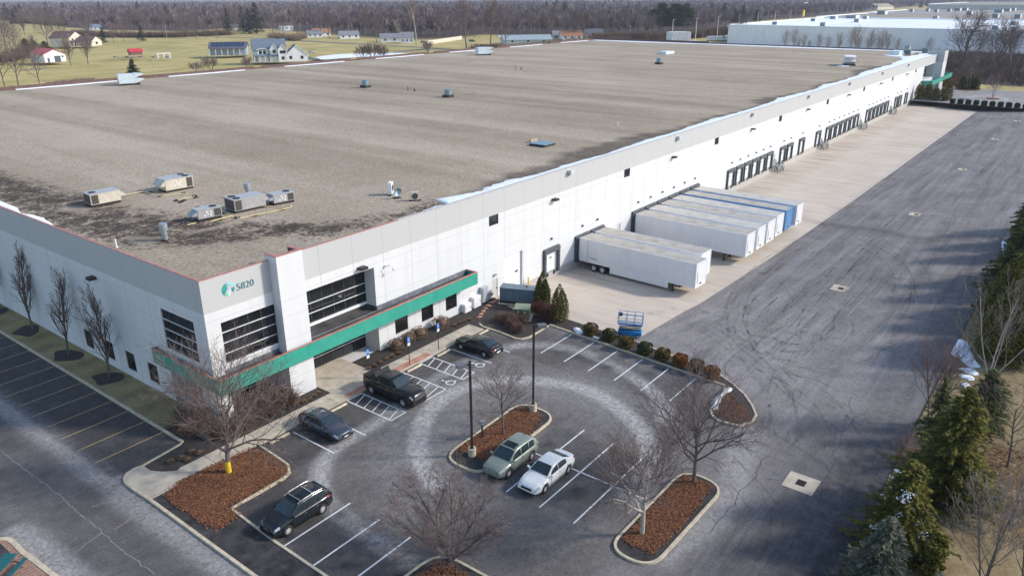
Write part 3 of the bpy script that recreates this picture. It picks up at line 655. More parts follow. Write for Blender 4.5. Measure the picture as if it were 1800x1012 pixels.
snow("snow_patch", PP((1572, 822), (1594, 830), (1590, 838), (1575, 832)), 0.06, 0.1, 10)
snow("snow_field", [(243, 283), (254, 301), (277, 306), (300, 290), (300, 266), (287, 273), (262, 282)], -0.1, 0.15, 11)
# ------------------------------------------------------------------ the warehouse
H = 12.0; LX = 292.0; WY = 147.0
WH = thing("warehouse", "huge white panel warehouse with gravel roof, teal canopy and a row of loading docks", "warehouse")
def facade(mb, axis, u0, u1, z0, z1, holes, depth_dir, mi=0):
    """wall skin with rectangular holes and their reveals; holes (u0,u1,z0,z1,depth)"""
    us = sorted({u0, u1, *[h[0] for h in holes], *[h[1] for h in holes]}); zs = sorted({z0, z1, *[h[2] for h in holes], *[h[3] for h in holes]})
    W = (lambda u, z, d: (u, d, z)) if axis == 0 else (lambda u, z, d: (d, u, z))
    for i in range(len(us) - 1):
        for j in range(len(zs) - 1):
            cu, cz = (us[i] + us[i + 1]) / 2, (zs[j] + zs[j + 1]) / 2
            if any(h[0] < cu < h[1] and h[2] < cz < h[3] for h in holes): continue
            mb.quad(W(us[i], zs[j], 0), W(us[i + 1], zs[j], 0), W(us[i + 1], zs[j + 1], 0), W(us[i], zs[j + 1], 0), mi)
    for a, b, c, d, dep in holes:
        for (p, q) in (((a, c), (a, d)), ((a, d), (b, d)), ((b, d), (b, c)), ((b, c), (a, c))):
            mb.quad(W(p[0], p[1], 0), W(q[0], q[1], 0), W(q[0], q[1], dep), W(p[0], p[1], dep), mi)
# door layout
DOCKX = [44.75, 51.6, 55.2] + [66.1 + 3.71 * k for k in range(6)] + [99.6 + 3.76 * k for k in range(6)] + [125.9, 130.0, 137.4, 148.7] + [156.0 + 4.05 * k for k in range(7)] + [191.0 + 4.2 * k for k in range(6)] + [223.2, 228.2, 236.4]
SQX = [33.9, 62.6, 92.2, 122.4, 152.8, 183.5, 214.2, 245.0]
holesR = [(1.2, 5.95, 4.95, 8.35, 0.18), (9.15, 16.65, 4.2, 8.4, 1.4), (1.2, 16.7, 0.0, 3.35, 2.0)]
holesR += [(a, a + 1.7, 0.98, 2.55, 0.13) for a in (18.8, 22.4, 25.95)]
holesR += [(35.7, 39.05, 0.0, 4.15, 0.3), (33.48, 34.45, 0.0, 2.15, 0.12)]
holesR += [(x - 0.8, x + 0.8, 8.3, 9.4, 0.12) for x in SQX]
holesR += [(x - 1.2, x + 1.2, 0.0, 2.75, 0.25) for x in DOCKX]
MANX = [61.0, 121.4, 150.9, 184.6, 217.5, 243.8]
holesR += [(x - 0.5, x + 0.5, 0.0, 2.15, 0.12) for x in MANX]
holesR.append((258.0, 276.0, 4.6, 9.2, 2.5)); holesR.append((258.0, 276.0, 0.0, 3.4, 2.5))
mb = MB(); facade(mb, 0, 0, LX, -2.2, H, holesR, 1); mb.build("wall", M['wall'], WH)
holesL = [(1.7, 6.4, 4.95, 8.4, 0.18), (2.0, 6.5, 0.0, 3.35, 2.0)] + [(y - 0.78, y + 0.78, 0.78, 2.55, 0.13) for y in (9.55, 13.25, 17.0, 20.9)]
mb = MB(); facade(mb, 1, 0, WY, -0.5, H, holesL, 1); mb.build("wall", M['wall_l'], WH)
MB().quad((LX, 0, -2), (LX, WY, -2), (LX, WY, H), (LX, 0, H)).build("wall", M['wall_l'], WH)
MB().quad((0, WY, -2), (LX, WY, -2), (LX, WY, H), (0, WY, H)).build("wall", M['wall'], WH)
# parapet: inner faces and coping
cp = MB(); inn = MB()
cp.box(-0.02, 20.0, -0.02, 0.16, H, H + 0.045); cp.box(-0.02, 0.16, 0.16, WY, H, H + 0.045)
cpw = MB(); cpw.box(20.0, LX + 0.03, -0.03, 0.30, H, H + 0.05)
cp.build("parapet_coping", M['red'], WH); cpw.build("parapet_coping", mat("pale_coping", (0.50, 0.47, 0.45), 0.6, 0, 0.1, 2), WH)
inn.box(0.05, LX - 0.05, 0.145, 0.158, 11.5, H - 0.001); inn.box(0.145, 0.158, 0.16, WY - 1, 11.5, H - 0.001)
for k in range(8):
    inn.box(1 + k * 36.4, 34.5 + k * 36.4, WY - 0.35, WY - 0.02, 11.5, 12.45)
    inn.box(34.5 + k * 36.4, 37.4 + k * 36.4, WY - 0.2, WY - 0.02, 11.5, 12.1)
inn.box(LX - 0.32, LX - 0.02, 90, WY - 1, 11.5, 12.7); inn.box(LX - 0.3, LX - 0.04, 0.4, 90, 11.5, 12.25)
inn.build("parapet_back", M['brown'], WH)
# roof: gravel with moss and damp along the eaves
MOSS = [(2.2, 70), (6.5, 60), (7.5, 50), (7.4, 38), (9.5, 33), (8.0, 27), (9.0, 21), (10.5, 17), (11.5, 12.5), (14.5, 9), (16.5, 6), (18.5, 4.2), (23, 3.4), (28, 3.6), (28, 0.6), (20, 0.5), (14, 1.2), (11, 4.2), (8, 6.5), (4.5, 8.5), (2.8, 11), (0.4, 14), (0.4, 70)]
WETR = [(29, 0.3), (29, 2.6), (34, 3.4), (43, 5.2), (50, 4.6), (57, 7.0), (66, 6.2), (73, 6.6), (80, 4.4), (87, 3.9), (97, 4.8), (108, 3.2), (118, 3.6), (124, 7.5), (131, 6.0), (146, 3.2), (160, 5.5), (184, 3.4), (200, 8.5), (225, 5), (250, 6.0), (265, 9), (290, 6), (290, 0.3)]
def r_attr(x, y):
    d = segdist(x, y, MOSS, True); dark = np.where(inside(x, y, MOSS), 0.42 + 0.36 * smooth(d, 0, 2.2), 0.42 * (1 - smooth(d, 0, 1.8)))
    wx, wy = x + 0.8 * np.sin(y * 3 + x), y + 0.5 * np.sin(x * 1.3); wet = inside(wx, wy, WETR) * (0.25 + 0.6 * smooth(segdist(wx, wy, WETR), 0, 1.6))
    wet = wet + 0.35 * (np.abs(y - 58 + (x - 92) * 0.02 + 0.4 * np.sin(x)) < 0.35) * (x > 92) * (x < 100)
    wet = wet + 0.5 * (1 - smooth(np.hypot((x - 188), (y - 30) / 26), 0.5, 1.6))
    wet = wet + 0.5 * (1 - smooth(np.hypot((x - 217) / 5, (y - 8) / 3), 0.5, 1.4))
    light = 1 - smooth(np.hypot((x - 27.5) / 3.2, (y - 12.3) / 1.7), 0.7, 1.1)
    for cx, cy, a, b in ((4.6, 29, 1.2, 2.5), (17.2, 27.0, 1.5, 1.0), (9.5, 12.5, 3.4, 0.5), (18.9, 13.2, 1.5, 0.9), (3.2, 14.0, 1.0, 2.0)): light = np.maximum(light, 0.75 * (1 - smooth(np.hypot((x - cx) / a, (y - cy) / b), 0.6, 1.2)))
    return dict(dark=dark, wet=np.clip(wet, 0, 1), light=light)
rxs = np.r_[np.arange(0.15, 45, 0.35), np.arange(45, 130, 0.9), np.arange(130, LX - 0.3, 2), LX - 0.3]; rys = np.r_[np.arange(0.15, 40, 0.35), np.arange(40, 75, 1.0), np.arange(75, WY, 3), WY - 0.2]
ro = gridmesh("roof", rxs, rys, lambda x, y: 11.68 + 0.02 * np.sin(x * 0.5), M['roof'], r_attr); ro.parent = WH
# snow lying against the parapets
def snow_band(pts_in, pts_out, z, h=0.05, sub=3, seed=0):
    rs = np.random.RandomState(seed); n = len(pts_in); mb = MB(); A = []; B = []
    for i in range(n - 1):
        for t in np.linspace(0, 1, sub, endpoint=False):
            A.append((pts_in[i][0] * (1 - t) + pts_in[i + 1][0] * t, pts_in[i][1] * (1 - t) + pts_in[i + 1][1] * t)); B.append((pts_out[i][0] * (1 - t) + pts_out[i + 1][0] * t, pts_out[i][1] * (1 - t) + pts_out[i + 1][1] * t))
    A.append(pts_in[-1]); B.append(pts_out[-1]); N = len(A); V = []
    for a, b in zip(A, B):
        a = np.array(a); b = np.array(b); dd = b - a; j = rs.uniform(-0.12, 0.12)
        a = a + dd * j; L = np.hypot(*dd) + 1e-6; hh = min(h, L * 0.25)
        V += [(a[0], a[1], z), (*(a + (b - a) * 0.15), z + hh * 0.8), (*(a + (b - a) * 0.6), z + hh), (*b, z + hh * 0.9)]
    F = [(4 * i + k, 4 * i + k + 1, 4 * i + 5 + k, 4 * i + 4 + k) for i in range(N - 1) for k in range(3)]
    mb.add(V, F, 0, True); return struct(mb.build("roof_snow", M['snow']), "stuff")
sx = [27.5, 28.6, 31, 34, 36, 39, 42, 46.5, 52, 58, 65, 72, 80, 88, 94, 103, 112, 121, 130, 141, 150, 159, 170, 182, 195, 210, 225, 240, 252, 262, 272, 284, 291.5]
sw = [0.1, 2.9, 2.4, 1.5, 2.3, 2.5, 1.7, 1.5, 1.9, 1.3, 1.6, 2.0, 1.7, 2.2, 2.6, 2.0, 2.1, 2.1, 3.2, 2.4, 2.0, 3.4, 2.4, 2.8, 3.4, 4.2, 3.6, 4.8, 5.6, 7.5, 5.5, 6.0, 5]
snow_band([(x, 0.3 + w_) for x, w_ in zip(sx, sw)], [(x, 0.3) for x in sx], 11.69, 0.14, 5, 1)
snow_band([(21.5, 0.4), (23, 0.85), (24.5, 1.2), (26.3, 1.4), (27.6, 0.9), (28.6, 0.35)], [(21.5, 0.3), (23, 0.3), (24.5, 0.3), (26.3, 0.3), (27.6, 0.3), (28.6, 0.3)], 11.69, 0.12, 4, 2)
ys_ = [8.0, 9.5, 11, 12.5, 14, 15.5, 17, 19, 21, 23, 24.5, 26, 28, 29.6, 31.5, 34, 38, 44, 55, 70]; yw = [0.05, 0.2, 0.25, 0.2, 0.3, 0.15, 0.3, 0.15, 0.25, 0.2, 0.25, 0.6, 0.9, 0.75, 0.35, 0.9, 1.0, 0.8, 0.8, .8]
snow_band([(0.3 + w_, y) for y, w_ in zip(ys_, yw)], [(0.3, y) for y in ys_], 11.69, 0.16, 5, 3)
for k in range(8):
    a, b = 8 + k * 36.4, 31 + k * 36.4
    snow_band([(a, WY - 1.3), ((a + b) / 2, WY - 2.4), (b, WY - 1.4)], [(a, WY - 0.4), ((a + b) / 2, WY - 0.4), (b, WY - 0.4)], 11.69, 0.14, 8, 10 + k)
snow_band([(LX - 3 - 2.0 * abs(math.sin(y)), y) for y in range(1, 146, 6)], [(LX - 0.4, y) for y in range(1, 146, 6)], 11.69, 0.16, 3, 30)
snow_band([(258, 6), (262, 12), (268, 15), (274, 13), (281, 12)], [(256, 4.5), (264, 8), (270, 10), (276, 8), (283, 8)], 11.69, 0.14, 5, 31)
snow_band([(212.5, 15.5), (212.0, 13.6), (213.6, 12.0)], [(216.5, 14.6), (216.0, 13.2), (216.0, 12.2)], 11.69, 0.14, 5, 32)
# tower: a pier in front of the facade rising above the roof, open at the back
tw = MB(); tw.box(5.95, 8.42, -1.0, -0.7, -0.1, 12.45); tw.box(5.95, 6.25, -0.7, 0.45, -0.1, 12.45); tw.box(8.12, 8.42, -0.7, 0.45, -0.1, 12.45)
tw.box(6.25, 8.12, -0.7, 2.0, -0.1, 3.3); tw.box(5.95, 6.25, 0.45, 2.0, -0.1, 3.3); tw.box(8.12, 8.42, 0.45, 2.0, -0.1, 3.3)
to = tw.build("tower", M['wall_t'] if 'wall_t' in M else mat_wall("tower_panel", band=(0.63, 0.635, 0.64), period=50, off=100.3), WH)
tc_ = MB(); tc_.box(5.92, 8.45, -1.03, -0.68, 12.45, 12.51); tc_.box(5.92, 6.28, -0.68, 0.48, 12.45, 12.51); tc_.box(8.09, 8.45, -0.68, 0.48, 12.45, 12.51)
tc_.build("coping", M['red'], to); MB().box(6.26, 8.11, -0.68, 0.42, 11.9, 11.95).quad((8.115, -0.69, 11.6), (8.115, 0.44, 11.6), (8.115, 0.44, 12.44), (8.115, -0.69, 12.44)).quad((6.255, -0.695, 11.6), (8.11, -0.695, 11.6), (8.11, -0.695, 12.44), (6.255, -0.695, 12.44)).build("tower_lining", M['brown'], to)
# second tower at the far end
tw = MB(); tw.box(277, 283.5, -2.2, -1.8, -0.1, 13.0); tw.box(283.1, 283.5, -1.8, 3.0, -0.1, 13.0); tw.box(277, 277.4, -1.8, 3.0, -0.1, 13.0)
tw.build("tower", M['wall'], WH)
# corner column beneath the canopy
MB().box(-0.025, 1.197, -0.025, 1.997, -0.1, 3.349).build("corner_column", M['white'], WH)
MB().box(1.2, 16.7, 0.0, 2.2, 3.36, 3.5).box(0.0, 2.0, 2.0, 6.5, 3.36, 3.5).build("soffit", M['white'], WH)
# windows: a glass pane, mullions and transoms
mull = mat("mullion_white", (0.72, 0.72, 0.72), 0.45, 0, 0.04, 3); mulld = mat("mullion_dark", (0.05, 0.055, 0.06), 0.5, 0, 0.1, 3)
def glazing(axis, u0, u1, z0, z1, d, nv, zh, parent=WH, red=False, sign=-1):
    W = (lambda a, b, c, e, z0, z1: (a, b, c, e, z0, z1)) if axis == 0 else (lambda a, b, c, e, z0, z1: (c, e, a, b, z0, z1))
    p = MB(); p.box(*W(u0, u1, d - 0.01, d + 0.02, z0, z1)); o = p.build("window", glass_dark, parent)
    v = MB()
    for k in range(1, nv): u = u0 + (u1 - u0) * k / nv; v.box(*W(u - 0.03, u + 0.03, d - 0.05, d - 0.012, z0, z1))
    if nv > 1: v.build("mullion", mulld, o)
    h = MB()
    for z in zh: h.box(*W(u0, u1, d - 0.11, d - 0.055, z - 0.032, z + 0.032))
    if zh: h.build("transom", mull, o)
    fr = MB(); t = 0.06
    fr.box(*W(u0, u0 + t, d - 0.06, d - 0.013, z0, z1)); fr.box(*W(u1 - t, u1, d - 0.06, d - 0.013, z0, z1)); fr.box(*W(u0 + t, u1 - t, d - 0.06, d - 0.013, z1 - t, z1)); fr.box(*W(u0 + t, u1 - t, d - 0.06, d - 0.013, z0, z0 + t))
    fr.build("frame", M['brown'] if red else mulld, o)
    return o
glazing(0, 1.2, 5.95, 4.95, 8.35, 0.17, 4, [5.75, 6.65, 7.5]); MB().box(1.2, 5.95, -0.05, 0.06, 4.86, 4.97).build("sill", M['white'], WH)
glazing(0, 9.15, 16.65, 4.85, 8.4, 1.38, 6, [5.75, 6.65, 7.95]); MB().box(9.15, 16.65, 1.2, 1.39, 4.62, 4.85).build("sill", M['white'], WH)
MB().box(9.16, 16.55, 1.3, 1.42, 4.21, 4.62).build("flashing", M['membrane'], WH); MB().box(16.55, 16.64, 0.01, 1.3, 4.21, 4.6).build("flashing", M['membrane'], WH)
glazing(1, 1.7, 6.4, 4.95, 8.4, 0.17, 4, [5.8, 6.65, 7.5], red=True); MB().box(-0.05, 0.06, 1.7, 6.4, 4.86, 4.97).build("sill", M['white'], WH)
glazing(0, 2.0, 16.7, 0.1, 3.35, 1.98, 11, [1.15, 2.2]); glazing(1, 2.0, 6.5, 0.1, 3.35, 1.98, 4, [1.15, 2.2])
for a in (18.8, 22.4, 25.95): glazing(0, a, a + 1.7, 0.98, 2.55, 0.12, 1, [])
for y in (9.55, 13.25, 17.0, 20.9): glazing(1, y - 0.78, y + 0.78, 0.78, 2.55, 0.12, 1, [], red=True)
for x in SQX: glazing(0, x - 0.8, x + 0.8, 8.3, 9.4, 0.11, 1, [])
glazing(0, 258, 276, 4.6, 9.2, 2.49, 8, [6, 7.5]); glazing(0, 258, 276, 0, 3.4, 2.49, 8, [1.2])
# canopy wrapping the corner
cn = MB(); zt, zb = 4.6, 3.35
cn.box(-0.5, 29.3, -1.5, -1.38, zb, zt); cn.box(-0.5, -0.38, -1.38, 8.0, zb, zt); cn.box(29.18, 29.3, -1.38, 0.0, zb, zt); cn.box(-0.38, -0.001, 7.88, 8.0, zb, zt)
co = cn.build("canopy", M['teal'], WH)
k = MB(); k.box(-0.54, 29.34, -1.54, -1.34, zt, zt + 0.05); k.box(-0.54, -0.34, -1.34, 8.04, zt, zt + 0.05); k.box(29.14, 29.34, -1.34, 0.0, zt, zt + 0.05); k.box(-0.34, 0.0, 7.84, 8.04, zt, zt + 0.05)
k.build("canopy_coping", M['red'], co)
k = MB(); k.box(-0.38, 29.18, -1.38, -0.003, 4.1, 4.18); k.box(-0.38, -0.003, 0.0, 7.88, 4.1, 4.18); k.box(9.16, 16.54, 0.002, 1.29, 4.1, 4.225); k.build("canopy_roof", M['membrane'], co)
k = MB(); k.box(-0.38, 29.18, -1.38, 0.0, 3.4, 3.45); k.box(-0.38, 0.0, 0.0, 7.88, 3.4, 3.45); k.build("soffit", M['white'], co)
k = MB(); k.box(16.65, 29.16, -0.06, -0.005, 4.18, 4.66); k.build("flashing", mat("flashing_grey", (0.20, 0.21, 0.24), 0.6, 0.2, 0.3, 1.5), co); MB().box(1.0, 5.9, -0.05, -0.005, 4.18, 4.5).build("flashing", mat("flashing_grey", (0,)*3), co)
cn = MB(); cn.box(259, 295, -3.0, -2.8, 3.3, 4.7).box(294.8, 295, -2.8, 3, 3.3, 4.7).box(259, 259.2, -2.8, -0.01, 3.3, 4.7).box(259.2, 294.8, -2.8, -0.02, 3.5, 3.6); cn.build("canopy", M['teal'], WH)
# doors
o = MB().box(35.7, 39.05, 0.24, 0.28, 0.0, 4.15).build("overhead_door", M['wmetal'], WH)
k = MB()
for q in range(1, 8): k.box(35.72, 39.03, 0.232, 0.24, q * 0.52 - 0.01, q * 0.52 + 0.01)
k.build("door_joint", M['grey'], o); MB().box(37.9, 38.5, 0.225, 0.24, 1.72, 1.92).build("door_window", glass_dark, o)
def mandoor(x):
    o = MB().box(x - 0.47, x + 0.47, 0.07, 0.11, 0.02, 2.12).build("door", mat("door_grey", (0.52, 0.51, 0.49), 0.5, 0, 0.06, 3), WH)
    MB().box(x + 0.32, x + 0.4, 0.0, 0.07, 0.95, 1.1).build("handle", M['black'], o)
for x in [33.965] + MANX: mandoor(x)
# one dock: door, window, seal, bumpers, lamp; then copies
def dock():
    d = MB().box(-1.2, 1.2, 0.06, 0.10, 0.0, 2.75).build("dock_door", M['wmetal'], WH)
    MB().box(-0.2, 0.25, 0.045, 0.06, 1.62, 1.78).build("door_window", glass_dark, d)
    for q in (-1.62, 1.15): MB().box(q + (.0 if q < 0 else .09), q + (.38 if q < 0 else .47), -0.30, -0.003, -0.3, 2.5).build("dock_seal", M['dock'], d)
    h = MB(); h.add([(-1.62, 0, 3.05), (1.62, 0, 3.05), (1.62, -0.34, 2.92), (-1.62, -0.34, 2.92), (-1.62, 0, 2.45), (1.62, 0, 2.45), (1.62, -0.34, 2.45), (-1.62, -0.34, 2.45)], [(3, 2, 1, 0), (3, 7, 6, 2), (0, 4, 7, 3), (2, 6, 5, 1), (4, 5, 6, 7)])
    h.build("seal_header", M['dockl'], d)
    for q in (-0.85, 0.6): MB().box(q, q + 0.25, -0.14, -0.003, -0.5, -0.12).build("bumper", M['black'], d)
    MB().box(-0.08, 0.08, -0.22, -0.003, 3.98, 4.2).build("dock_lamp", M['pole'], d)
    MB().box(-1.0, 1.0, -0.03, 0.05, -0.08, 0.0).build("leveller", M['grey'], d)
    return d
d0 = dock(); d0.location = (DOCKX[0], 0, 0); ch = kids(d0)
for x in DOCKX[1:]:
    r = d0.copy(); C.objects.link(r); r.location = (x, 0, 0); r.parent = WH
    for c in ch: q = c.copy(); C.objects.link(q); q.parent = r
# wall packs, downspout boxes, cameras, utility fittings
def part(mb, name, mt, loc=None): return mb.build(name, mt, WH, loc)
for x in (15.1, 45.1, 76.2, 107.5, 138.5, 169, 200, 231.5): part(MB().box(-0.38, 0.38, -0.62, -0.003, 8.72, 8.95), "wall_light", M['pole'], (x, 0, 0))
part(MB().box(-0.62, -0.003, -0.35, 0.35, 8.5, 8.75), "wall_light", M['pole'], (0, 16.9, 0))
for x in (48.3, 77.3, 106.8, 138.0, 168.5, 200.2, 231.8): part(MB().box(-0.35, 0.35, -0.55, -0.003, 11.35, 11.75).box(-0.12, 0.12, -0.3, -0.003, 11.1, 11.35), "scupper_box", mat("scupper_paint", (0.55, 0.58, 0.60), 0.5, 0, 0.1, 3), (x, 0, 0))
k = MB(); k.box(-0.06, 0.06, -0.25, -0.003, 8.1, 8.25); k.cyl((0, -0.25, 8.2), (0.1, -0.7, 8.35), 0.04, n=8); k.cyl((0.1, -0.7, 8.35), (0.35, -0.8, 8.0), 0.035, n=8); k.cyl((0.35, -0.8, 8.0), (0.36, -0.8, 7.85), 0.12, n=10); part(k, "security_camera", M['wmetal'], (17.95, 0, 0))
part(MB().box(33.7, 34.1, -0.25, -0.003, 2.6, 2.75), "door_lamp", M['grey'])
# number and mark on the corner
def text(body, size, loc, rot, mt, parent, name):
    cu = bpy.data.curves.new(name, 'FONT'); cu.body = body; cu.size = size; cu.extrude = 0.03; cu.space_character = 1.02; cu.offset = -0.014
    t = bpy.data.objects.new(name, cu); C.objects.link(t); dg = bpy.context.evaluated_depsgraph_get()
    me = bpy.data.meshes.new_from_object(t.evaluated_get(dg)); bpy.data.objects.remove(t)
    o = bpy.data.objects.new(name, me); me.materials.clear(); me.materials.append(mt); C.objects.link(o); o.location = loc; o.rotation_euler = rot
    o.parent = parent; return o
teal_ink = mat("teal_lettering", (0.075, 0.25, 0.26), 0.5, 0, 0.05, 3)
text("5820", 0.76, (2.90, -0.035, 10.46), (R(90), 0, 0), teal_ink, WH, "number_sign")
lg = MB(); cx, cz, rr = 2.22, 10.76, 0.53
def blob(pts, mi): lg.add([(cx + a * rr, -0.03, cz + b * rr) for a, b in pts] + [(cx + a * rr, -0.002, cz + b * rr) for a, b in pts], [tuple(range(len(pts)))] + [(i, i + len(pts), (i + 1) % len(pts) + len(pts), (i + 1) % len(pts)) for i in range(len(pts))], mi)
def arcp(a0, a1, n=8, r=1): return [(r * math.cos(R(a)), r * math.sin(R(a))) for a in np.linspace(a0, a1, n)]
blob(arcp(105, 225) + [(-0.45, -0.35), (-0.25, 0.05), (-0.05, 0.2), (-0.2, 0.55)], 0)
blob(arcp(20, 98) + [(0.05, 0.6), (0.45, 0.45)], 1)
blob([(0.95, 0.1), (0.99, -0.2), (0.75, -0.65), (0.5, -0.2), (0.6, 0.1)], 0)
blob([(-0.3, -0.95), (-0.6, -0.75), (-0.3, -0.55), (-0.05, -0.5), (-0.1, -0.75)], 2)
blob([(-0.1, -0.98), (0.1, -1.0), (0.15, -0.6), (0.3, -0.2), (0.1, 0.0), (-0.05, -0.4)], 3)
lg.build("logo_sign", [mat("logo_teal", (0.02, 0.30, 0.28), 0.5, 0, .05, 2), mat("logo_sky", (0.25, 0.60, 0.75), 0.5, 0, .05, 2), mat("logo_green", (0.15, 0.62, 0.32), 0.5, 0, .05, 2), mat("logo_pale", (0.60, 0.75, 0.80), 0.5, 0, .05, 2)], WH)
def segmesh(name, S, n, mt, parent=None):
    """tapered n-sided segments; S rows: x0 y0 z0 x1 y1 z1 r0 r1"""
    S = np.asarray(S, float); p, q = S[:, 0:3], S[:, 3:6]; d = q - p; L = np.linalg.norm(d, axis=1, keepdims=True); d = d / np.maximum(L, 1e-9)
    a = np.cross(d, np.where(np.abs(d[:, 2:3]) > .9, [[1., 0, 0]], [[0, 0, 1.]])); a /= np.linalg.norm(a, axis=1, keepdims=True); b = np.cross(d, a); V = []
    for c, rr in ((p, S[:, 6:7]), (q, S[:, 7:8])):
        for k in range(n): t = 2 * math.pi * k / n; V.append(c + (a * math.cos(t) + b * math.sin(t)) * rr)
    V = np.stack(V, 1); N = len(S); base = np.arange(N)[:, None] * 2 * n
    F = np.stack([np.stack([base[:, 0] + k, base[:, 0] + (k + 1) % n, base[:, 0] + n + (k + 1) % n, base[:, 0] + n + k], 1) for k in range(n)], 1).reshape(-1, 4)
    return npmesh(name, V.reshape(-1, 3), F, mt, smooth=n > 3, parent=parent)
# ------------------------------------------------------------------ vehicles
def wheel(parent, x, y, r, wd, side, z0=0.0, rimm=None):
    mb = MB(); prof = [(0.62 * r, 0.0), (0.95 * r, 0.0), (r, 0.03), (r, wd - 0.03), (0.95 * r, wd), (0.62 * r, wd)]; n = 20
    V = [(q[0] * math.cos(2 * math.pi * k / n), q[1] - wd / 2, q[0] * math.sin(2 * math.pi * k / n)) for q in prof for k in range(n)]
    mb.add(V, [(i * n + k, i * n + (k + 1) % n, (i + 1) * n + (k + 1) % n, (i + 1) * n + k) for i in range(5) for k in range(n)], 0, True)
    o = mb.build("wheel", M['black'], parent, (x, y, r + z0)); o.rotation_euler.z = 0 if side > 0 else math.pi
    rm = MB(); yy = wd / 2 - 0.02
    rm.cyl((0, -wd / 2 + .02, 0), (0, yy - 0.05, 0), 0.64 * r, n=16)
    rm2 = MB()
    for k in range(7):
        a = 2 * math.pi * k / 7; c, s_ = math.cos(a), math.sin(a); R1 = 0.62 * r
        rm2.add([(c * 0.05 - s_ * .03, yy, s_ * .05 + c * .03), (c * R1 - s_ * .045, yy, s_ * R1 + c * .045), (c * R1 + s_ * .045, yy, s_ * R1 - c * .045), (c * .05 + s_ * .03, yy, s_ * .05 - c * .03)], [(0, 1, 2, 3)])
    for k in range(16):
        a, b = 2 * math.pi * k / 16, 2 * math.pi * (k + 1) / 16; q = (0.56 * r, 0.65 * r)
        rm2.add([(q[0] * math.cos(a), yy, q[0] * math.sin(a)), (q[1] * math.cos(a), yy, q[1] * math.sin(a)), (q[1] * math.cos(b), yy, q[1] * math.sin(b)), (q[0] * math.cos(b), yy, q[0] * math.sin(b))], [(0, 1, 2, 3)])
    rm2.cyl((0, yy - .04, 0), (0, yy + .01, 0), 0.09, n=10)
    rm.build("brake_disc", M['pole'], o); rm2.build("rim", rimm or M['rim'], o); return o
def vehicle(name, label, cat, loc, rotz, S, paint, group=None, lite=False):
    t = thing(name, label, cat, loc, rotz, group)
    L, W = S['L'], S['W']; rw = S['rw']; hwm = W / 2
    px, pz = zip(*S['top']); xs = np.unique(np.r_[np.linspace(-L / 2, L / 2, 60), *[xw + np.linspace(-rw - .07, rw + .07, 11) for xw in S['ax']]])
    zt = np.interp(xs, px[::-1], pz[::-1]); u = np.abs(2 * xs / L)
    hw = hwm * (1 - 0.17 * u ** 9 - 0.04 * u ** 3)
    zb = 0.24 + 0.12 * u ** 6
    for xw in S['ax']:
        dx = np.abs(xs - xw); Ra = rw + 0.055; k = dx < Ra; zb = np.where(k, np.maximum(zb, rw + np.sqrt(np.clip(Ra ** 2 - dx ** 2, 0, None))), zb)
    z3 = np.maximum(zb + .05, 0.58 * zt); z4 = np.maximum(z3 + .03, zt - .17); z5 = np.maximum(z4 + .03, zt - .035)
    sec = np.stack([np.c_[0 * xs, zb], np.c_[hw - .2, zb], np.c_[hw - .03, zb + .02], np.c_[hw, z3], np.c_[hw - .02, z4], np.c_[hw - .10, z5], np.c_[hw * .5, zt + .012], np.c_[0 * xs, zt + .02]], 1)
    n, m_ = sec.shape[:2]
    V = []; 
    for i in range(n):
        for j in range(m_): V.append((xs[i], sec[i, j, 0], sec[i, j, 1]))
        for j in range(m_ - 2, 0, -1): V.append((xs[i], -sec[i, j, 0], sec[i, j, 1]))
    K = 2 * m_ - 2; mb = MB(); F = []; Fb = []
    for i in range(n - 1):
        for j in range(K):
            q = (i * K + j, (i + 1) * K + j, (i + 1) * K + (j + 1) % K, i * K + (j + 1) % K)
            (Fb if (j == 0 or j == K - 1) else F).append(q)
    mb.add(V, F, 0, True); mb.add(V, Fb, 1); mb.add(V[:K], [tuple(range(K))], 0); mb.add(V[-K:], [tuple(range(K))[::-1]], 0)
    body = mb.build("body", [paint, M['black']], t)
    def patch(pname, xa, xb, ja, jb, mt, off=.012, both=True):
        for sg in ((1, -1) if both else (1,)):
            XX = np.linspace(xa, xb, 7); g_ = [[(x, sg * (np.interp(x, xs, sec[:, j, 0]) + (off if j < 5 else off * .6)), np.interp(x, xs, sec[:, j, 1]) + (off * .6 if j >= 4 else 0)) for j in np.atleast_1d(np.arange(ja, jb + 1))] for x in XX]
            c = len(g_[0]); VV = [p for row in g_ for p in row]; MB().add(VV, [(i * c + j, (i + 1) * c + j, (i + 1) * c + j + 1, i * c + j + 1) for i in range(6) for j in range(c - 1)]).build(pname, mt, t)
    # cabin
    cx, cz = map(np.array, zip(*S['cab'])); belt = S['belt']; Hm = cz.max(); wb, wt = hwm - .10, hwm - S.get('tumble', .27)
    ctop = lambda x: np.interp(x, cx[::-1], cz[::-1]); cy = lambda z: wb + (wt - wb) * np.clip((z - belt) / (Hm - belt), 0, 1)
    X = np.unique(np.r_[np.linspace(cx[-1], cx[0], 26), cx]); V = []; F = []
    for x in X:
        z = ctop(x); zz = max(belt - .02, z - .05); y1 = cy(zz)
        V += [(x, wb, belt - .10), (x, y1, zz), (x, y1 - .10, z), (x, (y1 - .1) * .5, z + .018), (x, 0, z + .022), (x, -(y1 - .1) * .5, z + .018), (x, -y1 + .10, z), (x, -y1, zz), (x, -wb, belt - .10)]
    for i in range(len(X) - 1):
        for j in range(8): F.append((i * 9 + j, i * 9 + j + 1, (i + 1) * 9 + j + 1, (i + 1) * 9 + j))
    roof = MB().add(V, F, 0, True).build("cabin", S.get('cabmat', paint), t)
